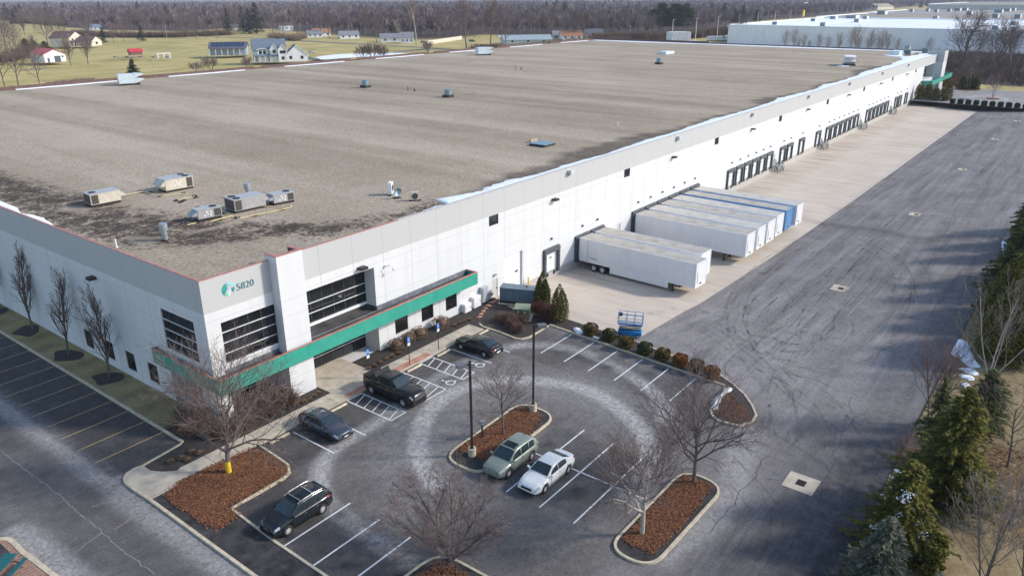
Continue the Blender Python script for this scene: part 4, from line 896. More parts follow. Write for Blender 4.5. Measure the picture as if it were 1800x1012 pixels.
    def slab(nm, xa, xb, inset, mt, lift=.02, parent=t):
        XX = np.linspace(xa, xb, 7); V = []; F = []
        for x in XX:
            z = ctop(x); y = cy(max(belt, z - .05)) - .10 - inset + .04
            V += [(x, y, z + lift * .6), (x, y * .5, z + .018 + lift), (x, -y * .5, z + .018 + lift), (x, -y, z + lift * .6)]
        for i in range(6):
            for j in range(3): F.append((i * 4 + j, i * 4 + j + 1, (i + 1) * 4 + j + 1, (i + 1) * 4 + j))
        return MB().add(V, F, 0, True).build(nm, mt, parent)
    slab("windshield", *S['ws'], .035, car_glass); slab("rear_window", *S['rwin'], .05, car_glass)
    if 'sunroof' in S: slab("sunroof", *S['sunroof'], .14, glass_dark, .012)
    for sg in (1, -1):
        for xa, xb in S['sw']:
            XX = np.linspace(xa, xb, 8); V = []; F = []
            for x in XX:
                zt_ = min(ctop(x) - .085, Hm - .10); zb_ = belt + .03; zt_ = max(zt_, zb_ + .02)
                for z in (zb_, (zb_ + zt_) / 2, zt_): V.append((x, sg * (cy(z) + .008 + (0.0 if z < zt_ else .0)), z))
            for i in range(7): F += [(i * 3 + j, (i + 1) * 3 + j, (i + 1) * 3 + j + 1, i * 3 + j + 1) for j in range(2)]
            MB().add(V, F, 0, True).build("side_window", car_glass, t)
        if S.get('trimline'):
            xa, xb = S['sw'][0][0], S['sw'][-1][1]; q = MB()
            for i in range(12):
                x0, x1 = xa + (xb - xa) * i / 12, xa + (xb - xa) * (i + 1) / 12
                for zf in ((lambda x: belt + .02), (lambda x: max(belt + .02, min(ctop(x) - .075, Hm - .09)))):
                    z0, z1 = zf(x0), zf(x1); q.add([(x0, sg * (cy(z0) + .02), z0 - .014), (x1, sg * (cy(z1) + .02), z1 - .014), (x1, sg * (cy(z1) + .02), z1 + .014), (x0, sg * (cy(z0) + .02), z0 + .014)], [(0, 1, 2, 3)])
            q.build("window_trim", M['chrome'], t)
    for xw in S['ax']:
        for sg in (1, -1): wheel(t, xw, sg * (hwm - .13), rw, .22, sg, rimm=S.get('rim'))
    if lite: return t
    for sg in (1, -1):
        mx = S['cab'][0][0] - .28
        MB().add([(mx, sg * (hwm - .08), belt + .02), (mx + .12, sg * (hwm - .08), belt + .02), (mx + .10, sg * (hwm + .14), belt + .04), (mx - .02, sg * (hwm + .14), belt + .04),
                  (mx, sg * (hwm - .08), belt + .12), (mx + .12, sg * (hwm - .08), belt + .12), (mx + .08, sg * (hwm + .14), belt + .17), (mx - .02, sg * (hwm + .14), belt + .17)],
                 [(0, 1, 2, 3), (4, 5, 6, 7), (0, 1, 5, 4), (1, 2, 6, 5), (2, 3, 7, 6), (3, 0, 4, 7)]).build("mirror", S.get('mirmat', paint), t)
        for hx in S['handles']: MB().box(hx - .09, hx + .09, sg * hwm - .012 * sg - .012, sg * hwm - .012 * sg + .03 * 1 if sg > 0 else sg * hwm + .024, belt - .19, belt - .15).build("door_handle", S.get('hmat', M['chrome']), t)
    sm = MB()
    for hx in S['seams']:
        for sg in (1, -1): sm.box(hx - .008, hx + .008, min(sg * (hwm + .004), sg * (hwm - .03)), max(sg * (hwm + .004), sg * (hwm - .03)), .32, belt - .08)
    sm.build("door_seams", M['black'], t)
    patch("headlight", L / 2 - S.get('hl', .42), L / 2 - .04, 4, 5, M['lamp']); patch("taillight", -L / 2 + .03, -L / 2 + S.get('tl', .30), 4, 5, M['red_lamp'])
    zf = float(np.interp(L / 2, xs, zt)); zr = float(np.interp(-L / 2, xs, zt)); gw = S.get('gw', .42); gz = S.get('gz', (.50, .66))
    MB().box(L / 2 - .02, L / 2 + .015, -gw, gw, *gz).build("grille", S.get('gm', M['black']), t)
    if S.get('gtrim'):
        q = MB()
        for z in np.linspace(gz[0] + .04, gz[1] - .03, 4): q.box(L / 2 + .015, L / 2 + .03, -gw + .02, gw - .02, z - .012, z + .012)
        q.build("grille_bars", M['chrome'], t)
    MB().box(L / 2 - .05, L / 2 + .02, -hwm * .72, hwm * .72, .27, .36).build("bumper", M['black'], t)
    MB().box(-L / 2 - .02, -L / 2 + .02, -.26, .26, zr - .30, zr - .15).build("licence_plate", M['plate'], t)
    if S.get('fplate'): MB().box(L / 2 + .015, L / 2 + .03, -.17, .17, .38, .48).build("licence_plate", M['plate'], t)
    for sg in (1, -1):
        if S.get('rails'):
            a, b = S['rails']; q = MB(); pts = [(x, sg * (wt - .01), float(ctop(x)) + .07) for x in np.linspace(a, b, 6)]
            for i in range(5): q.cyl(pts[i], pts[i + 1], .022, n=6)
            for p_ in (pts[0], pts[-1]): q.cyl(p_, (p_[0], p_[1], p_[2] - .08), .022, n=6)
            q.build("roof_rail", M['chrome'], t)
    if S.get('bars'):
        for x in S['bars']: MB().box(x - .03, x + .03, -wt, wt, float(ctop(x)) + .06, float(ctop(x)) + .09).build("crossbar", M['chrome'], t)
    MB().cyl((cx[-1] + .75, 0, float(ctop(cx[-1] + .75))), (cx[-1] + .6, 0, float(ctop(cx[-1] + .7)) + .11), .03, .012, n=6).build("antenna", M['black'], t)
    return t
SED = dict(L=4.85, W=1.85, rw=.335, ax=(1.42, -1.38), belt=.93, top=[(2.425, .55), (2.36, .70), (2.05, .83), (1.0, .96), (.5, .97), (-1.7, .99), (-2.2, 1.02), (-2.36, .98), (-2.425, .80)],
           cab=[(1.05, .96), (.30, 1.36), (-.05, 1.43), (-.6, 1.45), (-1.05, 1.40), (-1.75, 1.10), (-1.95, 1.0)], ws=(.98, .26), rwin=(-1.12, -1.80), sw=[(.62, -.22), (-.30, -1.22)], handles=(-.05, -1.0), seams=(.78, -.26, -1.25), trimline=True)
SUV = dict(L=4.62, W=1.86, rw=.36, ax=(1.36, -1.32), belt=1.05, top=[(2.31, .62), (2.24, .86), (1.9, .98), (1.15, 1.08), (-2.1, 1.12), (-2.25, 1.0), (-2.31, .75)],
           cab=[(1.20, 1.06), (.45, 1.56), (.1, 1.66), (-.8, 1.69), (-1.6, 1.64), (-1.95, 1.50), (-2.22, 1.12)], ws=(1.13, .42), rwin=(-1.86, -2.17), sw=[(.80, -.14), (-.22, -1.06), (-1.14, -1.70)], handles=(-.0, -.95), seams=(.92, -.18, -1.1), tumble=.24, tl=.5)
v = vehicle("sedan", "black sedan parked nose in to the sidewalk near the east planting bed", "car", (22.45, -7.2, 0), R(90), SED, car_paint("black_paint", (0.012, 0.016, 0.018)))
S2 = dict(SED, cab=[(1.05, .96), (.30, 1.36), (-.05, 1.42), (-.6, 1.44), (-1.2, 1.36), (-1.95, 1.08), (-2.15, 1.0)], rwin=(-1.22, -2.0), L=4.75, top=[(2.375, .52), (2.3, .68), (1.95, .82), (1.0, .94), (.5, .95), (-1.7, .98), (-2.15, 1.0), (-2.3, .98), (-2.375, .8)], rim=M['pole'], fplate=True)
vehicle("sedan", "slate blue fastback sedan backed against the sidewalk", "car", (4.55, -6.85, 0), R(-90), S2, car_paint("slate_paint", (0.055, 0.068, 0.095), .35))
vehicle("sedan", "white sedan parked beside the pale green SUV", "car", (9.72, -23.95, 0), R(180), dict(SED, trimline=False, hmat=M['wmetal'], W=1.83), car_paint("white_paint_car", (0.76, 0.76, 0.74)))
vehicle("suv", "black SUV with silver roof rails parked by the leaf-covered island", "car", (-3.45, -13.75, 0), R(180), dict(SUV, trimline=True, rails=(.35, -1.55), bars=(0.1, -.85), sunroof=(.0, -.8), rim=M['rim'], gw=.34, gz=(.55, .80), gtrim=True, fplate=False), car_paint("black_paint_suv", (0.013, 0.017, 0.022)))
vehicle("suv", "pale green SUV parked against the middle island", "car", (9.55, -20.95, 0), R(180), dict(SUV, L=4.5, sunroof=(.28, -.32), hmat=M['galv'], gm=M['grey'], gz=(.6, .78), tl=.35), car_paint("green_paint", (0.245, 0.285, 0.235), .25))
PU = dict(L=5.85, W=2.03, rw=.41, ax=(1.92, -1.78), belt=1.27, top=[(2.925, .85), (2.86, 1.08), (2.6, 1.18), (1.4, 1.28), (.9, 1.30), (-.9, 1.32), (-.95, 1.33), (-2.85, 1.33), (-2.925, 1.2)],
          cab=[(1.30, 1.28), (.62, 1.78), (.3, 1.88), (-.5, 1.90), (-.85, 1.84), (-1.0, 1.30)], ws=(1.24, .60), rwin=(-.90, -.98), sw=[(.92, .12), (.04, -.78)], handles=(.25, -.6), seams=(1.02, .08, -.86), tumble=.26, gw=.62, gz=(.72, 1.08), gtrim=True, gm=M['black'], hl=.3, mirmat=M['black'])
pk = vehicle("pickup_truck", "black crew cab pickup with a half raised bed cover, backed up to the entrance", "pickup truck", (11.55, -7.2, 0), R(-90), PU, car_paint("black_paint_truck", (0.012, 0.014, 0.017)))
pk.scale = (1, 1, 1.07)
MB().box(-2.86, -1.02, -.84, .84, 1.345, 1.40).build("bed_cover", M['black'], pk)
MB().add([(-1.15, -.82, 1.42), (-1.15, .82, 1.42), (-1.42, .82, 1.98), (-1.42, -.82, 1.98), (-1.22, -.82, 1.42), (-1.22, .82, 1.42), (-1.49, .82, 1.96), (-1.49, -.82, 1.96)], [(0, 1, 2, 3), (4, 5, 6, 7), (0, 1, 5, 4), (1, 2, 6, 5), (2, 3, 7, 6), (3, 0, 4, 7)]).build("raised_cover_panel", M['black'], pk)

# ------------------------------------------------------------------ semi-trailers
def trailer(label, x, y0, L, body, roofm, rot=0.0, skirt=False, group="semi-trailers backed up to the docks"):
    z = Tz(x, -8); t = thing("semi_trailer", label, "trailer", (x, y0, z), R(rot), group)
    W, b, h = 1.30, 1.12, 4.02
    MB().box(-W, W, -L, 0, b, h).build("box_body", body, t)
    MB().box(-W + .02, W - .02, -L + .02, -.02, h, h + .025).build("roof", roofm, t)
    rr = MB(); rr.box(-W - .02, -W + .05, -L - .01, .01, h - .06, h + .045); rr.box(W - .05, W + .02, -L - .01, .01, h - .06, h + .045); rr.box(-W + .05, W - .05, -L - .012, -L + .04, h - .06, h + .045)
    rr.box(-W - .015, -W + .03, -L - .01, .01, b - .02, b + .16); rr.box(W - .03, W + .015, -L - .01, .01, b - .02, b + .16); rr.box(-W - .015, -W + .06, -L - .015, -L + .06, b + .16, h - .06); rr.box(W - .06, W + .015, -L - .015, -L + .06, b + .16, h - .06)
    rr.box(-W + .06, W - .06, -L - .012, -L + .02, b - .02, b + .15)
    rr.build("rail_frame", M['wmetal'] if body is M['trailer'] else body, t)
    f = MB(); f.box(-.55, -.4, -L + .6, -.6, b - .3, b - .03); f.box(.4, .55, -L + .6, -.6, b - .3, b - .03); f.box(-.9, .9, -4.6, -1.2, b - .42, b - .3); f.build("chassis", M['black'], t)
    for yy in (-2.2, -3.45):
        for sg in (1, -1):
            w_ = wheel(t, sg * (W - .30), yy, .50, .52, sg, rimm=M['wmetal']); w_.rotation_euler.z = -math.pi / 2 if sg > 0 else math.pi / 2
        MB().cyl((-1, yy, .5), (1, yy, .5), .07, n=8).build("axle", M['black'], t)
    for sg in (1, -1):
        g_ = MB(); g_.box(sg * .9 - .07, sg * .9 + .07, -L + 2.9, -L + 3.04, .08, b - .05); g_.box(sg * .9 - .16, sg * .9 + .16, -L + 2.8, -L + 3.14, 0.01, .09); g_.build("landing_leg", M['pole'], t)
    MB().box(-.85, .85, -L + 2.93, -L + 3.0, .55, .63).build("leg_brace", M['brown'], t)
    if skirt:
        for sg in (1, -1): MB().box(sg * W - .02 - (.02 if sg > 0 else 0), sg * W + .02, -L + 3.4, -4.6, .38, b - .02).build("side_skirt", M['wmetal'], t)
        q = MB(); q.box(-W - .025, -W - .014, -1.32, -1.28, b + .16, h - .06); q.build("side_seam", M['grey'], t)
        MB().box(-W - .025, -W - .016, -2.7, -1.7, b + .55, b + .68).build("side_marks", M['grey'], t)
    # front wall fittings
    MB().box(-.9, -.83, -L - .03, -L - .01, b + .5, b + 1.8).build("front_rail", M['grey'], t)
    MB().box(-.2, .2, -L - .04, -L - .01, b + .25, b + .42).build("plug_box", M['pole'], t)
    for xx in (-.9, 0, .9): MB().box(xx - .05, xx + .05, -L - .03, -L - .01, h - .17, h - .11).build("marker_lamp", M['red_lamp'], t)
    return t
W_, B_ = M['trailer'], M['trailerb']; R1, R2 = M['troof1'], M['troof2']
trailer("white semi-trailer with side skirts, nearest the parking lot", 51.55, -.62, 16.0, W_, R1, -2.2, True)
trailer("shorter white semi-trailer directly behind the skirted one", 55.1, -.62, 14.9, W_, R1, -2.0)
trailer("white semi-trailer at the near end of the row of six", 66.0, -.62, 16.2, W_, R1, -2.0)
trailer("white semi-trailer with a pale ribbed roof, second in the row of six", 69.75, -.62, 16.2, W_, R2, -2.0)
trailer("white semi-trailer with a tan roof and hatch, third in the row of six", 73.45, -.62, 16.2, W_, R1, -2.0)
trailer("white semi-trailer beside the blue-fronted one, on its near side", 77.15, -.62, 16.1, W_, R2, -2.0)
trailer("blue semi-trailer among the white ones", 80.8, -.62, 16.1, B_, R1, -1.6)
trailer("white semi-trailer at the far end of the row, beyond the blue one", 84.5, -.62, 16.4, W_, R2, -1.6)

# ------------------------------------------------------------------ site furniture
def light_pole(x, y, label, ang, h=7.6):
    t = thing("parking_light", label, "light pole", (x, y, 0.1), ang, "parking lot light poles")
    MB().cyl((0, 0, 0), (0, 0, .62), .30, n=20).build("concrete_base", M['kerb'], t)
    MB().box(-.13, .13, -.13, .13, .62, .68).box(-.075, .075, -.075, .075, .68, h).build("pole", M['pole'], t)
    MB().box(.075, .35, -.04, .04, h - .28, h - .2).build("arm", M['pole'], t)
    a = MB().box(.33, .98, -.24, .24, h - .36, h - .12).build("lamp_head", mat("lamp_grey", (0.16, 0.16, 0.17), 0.5, 0.2, 0.1, 4), t)
    MB().box(.36, .95, -.21, .21, h - .375, h - .361).build("lens", M['lamp'], a)
light_pole(8.65, -18.1, "tall dark light pole at the near end of the middle island", R(150))
light_pole(16.45, -17.9, "tall dark light pole at the far end of the middle island", R(-40))
# short inverter post in the middle island
t = thing("pedestal_lamp", "small grey post lamp beside the bare tree on the middle island", "lamp", (10.9, -17.2, .1)); MB().box(-.05, .05, -.05, .05, 0, 1.25).build("post", M['pole'], t); MB().box(-.22, .22, -.16, .16, 1.25, 1.5).build("lamp_head", M['grey'], t)
for i, (x, y, lb) in enumerate(((12.35, -3.25, "blue accessible parking sign nearest the entrance, behind the pickup"), (16.25, -4.3, "blue accessible parking sign in the middle, in front of the round shrubs"), (20.1, -4.3, "blue accessible parking sign nearest the black sedan"))):
    t = thing("parking_sign", lb, "sign", (x, y, .1), 0, "accessible parking signs"); MB().cyl((0, 0, 0), (0, 0, 2.75), .035, n=8).build("post", M['pole'], t)
    p = MB().box(-.16, .16, -.05, -.035, 2.22, 2.78).build("sign_panel", mat("sign_blue", (0.02, 0.18, 0.60), 0.4, 0, .05, 3), t)
    q = MB(); isa(q, 0, 0, .30, 0.0); q.v = [(a, -.053 - c * .3, b + 2.56) for a, b, c in q.v]; q.build("sign_symbol", M['plate'], p)
    MB().box(-.16, .16, -.05, -.036, 1.93, 2.20).build("lower_panel", M['plate'], t)
for i, x in enumerate((1.65, 7.35, 16.15, 20.05, 25.7)):
    lb = ["concrete wheel stop left of the slate blue sedan", "concrete wheel stop between the slate sedan and the striped bay", "concrete wheel stop between the striped bays", "concrete wheel stop left of the black sedan", "concrete wheel stop at the east end, beside the kerb"][i]
    o = MB().add([(-.9, -.1, 0), (.9, -.1, 0), (.9, .1, 0), (-.9, .1, 0), (-.88, -.05, .14), (.88, -.05, .14), (.88, .05, .14), (-.88, .05, .14)], [(4, 5, 6, 7), (0, 1, 5, 4), (1, 2, 6, 5), (2, 3, 7, 6), (3, 0, 4, 7)]).build("wheel_stop", M['kerb'], None, (x, -5.0, .005)); tag(o, lb, "wheel stop", "wheel stops along the sidewalk")
for i, (x, y, lb) in enumerate(((35.75, -.35, "yellow bollard left of the white overhead door"), (39.6, -.45, "yellow bollard right of the white overhead door"))):
    o = MB().cyl((0, 0, -.1), (0, 0, 1.12), .085, n=12).cyl((0, 0, 1.12), (0, 0, 1.16), .085, .03, n=12).build("bollard", M['yellow'], None, (x, y, Tz(x, y))); tag(o, lb, "bollard", "yellow bollards at the overhead door")
# utility boxes on the wall
for x0, x1, z0, z1, d, lb, mt in ((28.25, 29.3, .12, 1.05, .55, "low white utility cabinet at the end of the canopy", M['wmetal']), (29.75, 30.95, .15, 1.35, .5, "white utility cabinet in the middle of three on the wall", M['wmetal']), (31.25, 32.2, .3, 2.0, .5, "tall pale grey electrical cabinet beside the steel door", mat("cab_grey", (0.42, 0.46, 0.48), .5, .1, .08, 3))):
    t = thing("utility_cabinet", lb, "utility cabinet", ((x0 + x1) / 2, -.02, 0)); w2 = (x1 - x0) / 2
    MB().box(-w2, w2, -d, 0, z0, z1).build("cabinet", mt, t, bevel=.02); MB().box(-w2 + .06, w2 - .06, -d - .02, -d - .001, z0 + .08, z1 - .08).build("door", mt, t); MB().box(w2 - .2, w2 - .14, -d - .05, -d - .02, (z0 + z1) / 2 - .08, (z0 + z1) / 2 + .08).build("handle", M['pole'], t)
t = thing("gas_meter", "grey gas meter pipework on the wall beside the cabinets", "gas meter", (32.75, -.25, 0)); q = MB()
for a, b in (((0, 0, 0), (0, 0, 1.2)), ((0, 0, 1.2), (.3, 0, 1.2)), ((.3, 0, 1.2), (.3, 0, .3)), ((0, 0, .6), (.3, 0, .6))): q.cyl(a, b, .035, n=8)
q.build("pipe", M['grey'], t); MB().cyl((.3, -.12, .75), (.3, .12, .75), .16, n=14).build("meter", M['grey'], t)
# generator, transformer
t = thing("generator", "long slate blue generator enclosure on a pad behind the green transformer", "generator", (34.15, -3.1, .1), R(-68))
gm_ = mat("generator_blue", (0.125, 0.175, 0.22), .5, .1, .12, 2)
MB().box(-2.05, 2.05, -1.05, 1.05, 0, .06).build("pad", M['concrete'], t); MB().box(-1.9, 1.9, -.75, .75, .06, .28).build("base_tank", M['black'], t); MB().box(-1.9, 1.9, -.72, .72, .28, 1.75).build("enclosure", gm_, t, bevel=.03); MB().box(-1.92, 1.92, -.74, .74, 1.75, 1.80).build("lid", gm_, t)
q = MB()
for x in np.arange(-1.4, 1.9, .55): q.box(x - .008, x + .008, -.733, -.72, .34, 1.68)
q.build("panel_seams", M['pole'], t); q = MB()
for k in range(8): q.box(1.90, 1.93, -.6, .6, .5 + k * .13, .56 + k * .13)
q.build("louvre", M['pole'], t); MB().cyl((.9, .1, 1.8), (.9, .1, 1.95), .08, n=10).build("exhaust", M['pole'], t)
t = thing("transformer", "green pad-mounted transformer with pale warning labels", "transformer", (31.0, -6.0, .1), R(-62))
gr = mat("transformer_green", (0.10, 0.15, 0.085), .5, 0, .1, 3); MB().box(-1.0, 1.0, -.95, .95, 0, .08).build("pad", M['concrete'], t)
MB().box(-.75, .75, -.6, .6, .08, 1.15).build("cabinet", gr, t, bevel=.02); MB().add([(-.8, -.65, 1.15), (.8, -.65, 1.15), (.8, .65, 1.28), (-.8, .65, 1.28), (-.8, -.65, 1.19), (.8, -.65, 1.19), (.8, .65, 1.34), (-.8, .65, 1.34)], [(0, 3, 2, 1), (4, 5, 6, 7), (0, 1, 5, 4), (1, 2, 6, 5), (2, 3, 7, 6), (3, 0, 4, 7)]).build("lid", mat("transformer_lid", (0.22, 0.27, 0.17), .5, 0, .1, 3), t)
for xx in (-.35, .3): MB().box(xx - .1, xx + .1, -.615, -.602, .75, .98).build("warning_label", M['plate'], t)
MB().box(-.01, .01, -.61, -.6, .12, 1.1).build("door_seam", M['pole'], t)
# scissor lift
t = thing("scissor_lift", "blue scissor lift standing on the concrete behind the clipped shrubs", "scissor lift", (33.9, -16.95, Tz(33.9, -16.95) + .01), R(-68))
bl = mat("lift_blue", (0.01, 0.22, 0.56), .4, 0, .12, 3); MB().box(-1.15, 1.15, -.42, .42, .22, .62).build("chassis", bl, t, bevel=.02)
for xx in (-.8, .8):
    for sg in (1, -1): wheel(t, xx, sg * .46, .2, .14, sg)
q = MB()
for sg in (-.33, .33):
    for k in range(4):
        z = .66 + k * .15
        q.add([(-1.05, sg - .03, z), (1.05, sg - .03, z + .10), (1.05, sg + .03, z + .10), (-1.05, sg + .03, z), (-1.05, sg - .03, z + .07), (1.05, sg - .03, z + .17), (1.05, sg + .03, z + .17), (-1.05, sg + .03, z + .07)], [(0, 1, 2, 3), (4, 5, 6, 7), (0, 1, 5, 4), (2, 3, 7, 6), (1, 2, 6, 5), (3, 0, 4, 7)])
q.build("scissor_stack", mat("lift_dark", (0.05, 0.06, 0.07), .6, .2, .2, 4), t)
MB().box(-1.2, 1.2, -.42, .42, 1.30, 1.42).build("platform", bl, t); MB().box(-1.12, 1.12, -.36, .36, 1.421, 1.435).build("deck", M['grey'], t)
for nm, zs_, x0, x1, y0_, y1_ in (("guard_rail", (1.62, 2.0, 2.42), -1.18, 1.18, -.41, .41),):
    for a, b in (((x0, y0_), (x1, y0_)), ((x1, y0_), (x1, y1_)), ((x1, y1_), (x0, y1_)), ((x0, y1_), (x0, y0_))):
        q = MB()
        for z in zs_[1:]: q.cyl((*a, z), (*b, z), .026, n=6)
        nn = 3 if abs(a[0] - b[0]) > 1 else 1
        for k in range(nn + 1): xx = a[0] + (b[0] - a[0]) * k / nn; yy = a[1] + (b[1] - a[1]) * k / nn; q.cyl((xx, yy, 1.42), (xx, yy, 2.42), .026, n=6)
        q.build("guard_rail", bl, t)
MB().box(-1.1, -.8, -.2, .05, 2.1, 2.4).build("control_box", M['black'], t)
# dock stairs
def stair(x, lb):
    t = thing("dock_stairs", lb, "metal stairs", (x, 0, 0), 0, "metal stairs along the docks"); zg = Tz(x, -2)
    MB().box(-.9, .9, -1.35, -.05, -.1, -.03).build("landing", M['grey'], t); q = MB()
    for k in range(6): q.box(.9 + k * .29, 1.19 + k * .29, -1.25, -.15, -.1 - (k + 1) * (-.1 - zg) / 7 - .03, -.1 - (k + 1) * (-.1 - zg) / 7)
    q.build("treads", M['grey'], t)
    for yy in (-1.3, -.1):
        q = MB(); q.add([(.9, yy - .03, -.25), (2.75, yy - .03, zg), (2.75, yy + .03, zg), (.9, yy + .03, -.25), (.9, yy - .03, -.03), (2.75, yy - .03, zg + .22), (2.75, yy + .03, zg + .22), (.9, yy + .03, -.03)], [(0, 1, 2, 3), (4, 5, 6, 7), (0, 1, 5, 4), (2, 3, 7, 6), (1, 2, 6, 5), (3, 0, 4, 7)]); q.build("stringer", M['dock'], t)
        q = MB()
        for dz in (.5, 1.0): q.cyl((-.9, yy, dz - .05), (.9, yy, dz - .05), .035, n=6); q.cyl((.9, yy, dz - .05), (2.7, yy, zg + dz + .1), .035, n=6)
        for xx, z0, z1 in ((-.9, zg, .95), (0, -.1, .95), (.9, zg, .95), (1.8, zg + .5, (zg + 1.1 + .95) / 2), (2.7, zg, zg + 1.1)): q.cyl((xx, yy, z0), (xx, yy, z1), .035, n=6)
        q.build("handrail", M['dockl'], t)
for x, lb in ((61.0, "metal stairs hidden between the two trailer groups"), (121.4, "metal stairs after the group of six empty docks"), (150.9, "metal stairs beside the single dock before the group of seven"), (184.6, "metal stairs after the group of seven docks"), (217.5, "metal stairs farthest along the dock wall")): stair(x, lb)
# stepping stones, clumps and rocks in the beds
for i, (px, py) in enumerate(((843, 557), (846, 552), (850, 547), (854, 542), (859, 537), (864, 532), (869, 530), (874, 527))):
    x, y = P(px, py, .1); o = MB().box(-.28, .28, -.2, .2, 0, .06).build("stepping_stone", M['tactile'], None, (x, y, .1), bevel=.03, rotz=i * .4); tag(o, "flat red stepping stone in the mulch by the canopy end", "stepping stone", "red stepping stones")
def rough_ball(name, rx_, ry_, rz_, mt, loc, seed, n=2, amp=.18, parent=None):
    bm = bmesh.new(); bmesh.ops.create_icosphere(bm, subdivisions=n, radius=1); rs = random.Random(seed)
    ph = [rs.uniform(0, 6) for _ in range(6)]
    for vv in bm.verts:
        c = vv.co; k = 1 + amp * (math.sin(c.x * 3 + ph[0]) + math.sin(c.y * 4 + ph[1]) + math.sin(c.z * 5 + ph[2])) / 2 + rs.uniform(-amp, amp) * .35
        vv.co = Vector((c.x * rx_ * k, c.y * ry_ * k, max(c.z, -.3) * rz_ * k))
    me = bpy.data.meshes.new(name); bm.to_mesh(me); bm.free(); me.materials.append(mt)
    for p_ in me.polygons: p_.use_smooth = True
    o = bpy.data.objects.new(name, me); C.objects.link(o); o.location = loc
    if parent: o.parent = parent
    return o
CLM = mat_foliage("dormant_clump", (0.11, 0.07, 0.04), (0.24, 0.16, 0.095), (0.38, 0.28, 0.18), scale=5)
def clump(i, loc):
    rs = np.random.RandomState(i + 500); S = []
    for k in range(90):
        a = rs.uniform(0, 6.28); e = rs.uniform(.1, 1) ** .7; r_ = .34 * rs.uniform(.6, 1.1); S.append([math.cos(a) * .08, math.sin(a) * .08, 0, math.cos(a) * r_ * e, math.sin(a) * r_ * e, .10 + .22 * (1 - e * .7) * rs.uniform(.7, 1.2), .028, .012])
    o = segmesh("dormant_clump", S, 3, CLM); o.location = loc; return tag(o, "low tan dormant plant clump in the dark mulch beside the walk", "plant", "dormant clumps in the planting beds")
for i, (px, py) in enumerate(((649, 649), (660, 644), (670, 638), (681, 632), (690, 627), (702, 622), (545, 703), (552, 697), (560, 692), (520, 713), (536, 707), (352, 798), (320, 806), (330, 810), (338, 795), (300, 812), (800, 573), (808, 569), (817, 566), (825, 563))):
    x, y = P(px, py, .1); o = clump(i, (x, y, .1))
# picnic table at the patio
t = thing("picnic_table", "teal picnic table on the red brick patio", "picnic table", (*P(4, 1003, .4), .1), R(35)); tm = mat("teal_plastic", (0.01, 0.105, 0.115), .5, 0, .1, 4)
MB().box(-.95, .95, -.38, .38, .72, .77).build("tabletop", tm, t)
for sg in (1, -1): MB().box(-.95, .95, sg * .78 - .14, sg * .78 + .14, .43, .47).build("seat", tm, t)
for xx in (-.65, .65):
    q = MB(); q.cyl((xx, -.7, 0), (xx, -.2, .72), .03, n=6); q.cyl((xx, .7, 0), (xx, .2, .72), .03, n=6); q.cyl((xx, -.85, .41), (xx, .85, .41), .03, n=6); q.build("leg", M['pole'], t)

# ------------------------------------------------------------------ rooftop units
ZR = 11.70
def hvac(label, x, y, l, w_, h, rot, body, nf, hood=0):
    t = thing("rooftop_unit", label, "air conditioner", (x, y, ZR), R(rot), "air conditioning units on the roof")
    MB().box(-l / 2 + .05, l / 2 - .05, -w_ / 2 + .05, w_ / 2 - .05, 0, .22).build("curb", M['pole'], t)
    c = MB().box(-l / 2, l / 2, -w_ / 2, w_ / 2, .22, h).build("cabinet", body, t, bevel=.02)
    MB().box(-l / 2 - .03, l / 2 + .03, -w_ / 2 - .03, w_ / 2 + .03, h, h + .04).build("lid", mat("hvac_lid", (0.42, 0.42, 0.43), .45, .1, .08, 2), t)
    for sg in (1, -1): MB().box(l / 2 - .75, l / 2 - .1, sg * (w_ / 2) + (-.001 if sg < 0 else .001) - (.02 if sg < 0 else 0), sg * (w_ / 2) + (.02 if sg > 0 else -.001), .3, h - .08).build("coil_grille", M['coil'], t)
    MB().box(l / 2 + .001, l / 2 + .02, -w_ / 2 + .1, w_ / 2 - .1, .3, h - .08).build("coil_grille", M['coil'], t)
    for k in range(nf):
        cy_ = 0 if nf == 1 else (-.33 + .66 * k) * w_ * .75
        f = MB().cyl((l / 2 - .55, cy_, h + .04), (l / 2 - .55, cy_, h + .10), .34, n=20).build("fan_shroud", M['pole'], t)
    q = MB(); q.add([(-l / 2, -w_ / 2 + .05, h - .05), (-l / 2, w_ / 2 - .05, h - .05), (-l / 2 - .55, w_ / 2 - .05, h * .55), (-l / 2 - .55, -w_ / 2 + .05, h * .55), (-l / 2, -w_ / 2 + .05, h * .5), (-l / 2, w_ / 2 - .05, h * .5)], [(0, 1, 2, 3), (0, 3, 4), (1, 5, 2), (3, 2, 5, 4)]); q.build("intake_hood", body, t)
    q = MB()
    for k, (xx, zz) in enumerate(((-.5, .5), (-.2, .62), (.05, .5), (-.3, .85), (.1, .8))): q.box(xx - .07, xx + .07, -w_ / 2 - .03, -w_ / 2 - .001, zz * h * .9 - .07, zz * h * .9 + .07)
    q.build("access_fittings", M['wmetal'], t)
    return t
hvac("cream rooftop unit nearest the left parapet", 7.3, 29.1, 2.9, 1.7, 1.25, 176, M['hvac'], 1)
hvac("cream rooftop unit with two fans, farthest back of the cluster", 15.0, 28.9, 3.1, 2.0, 1.35, -3, M['hvac'], 2)
hvac("small grey rooftop unit in front of the large grey one", 10.5, 15.6, 2.3, 1.25, 1.05, -8, M['hvacg'], 1)
hvac("large grey rooftop unit with two fans in the middle of the cluster", 14.7, 15.7, 3.3, 1.9, 1.3, 175, M['hvacg'], 2)
hvac("small grey rooftop unit farthest right in the cluster", 18.3, 14.9, 2.3, 1.25, 1.05, -8, M['hvacg'], 1)
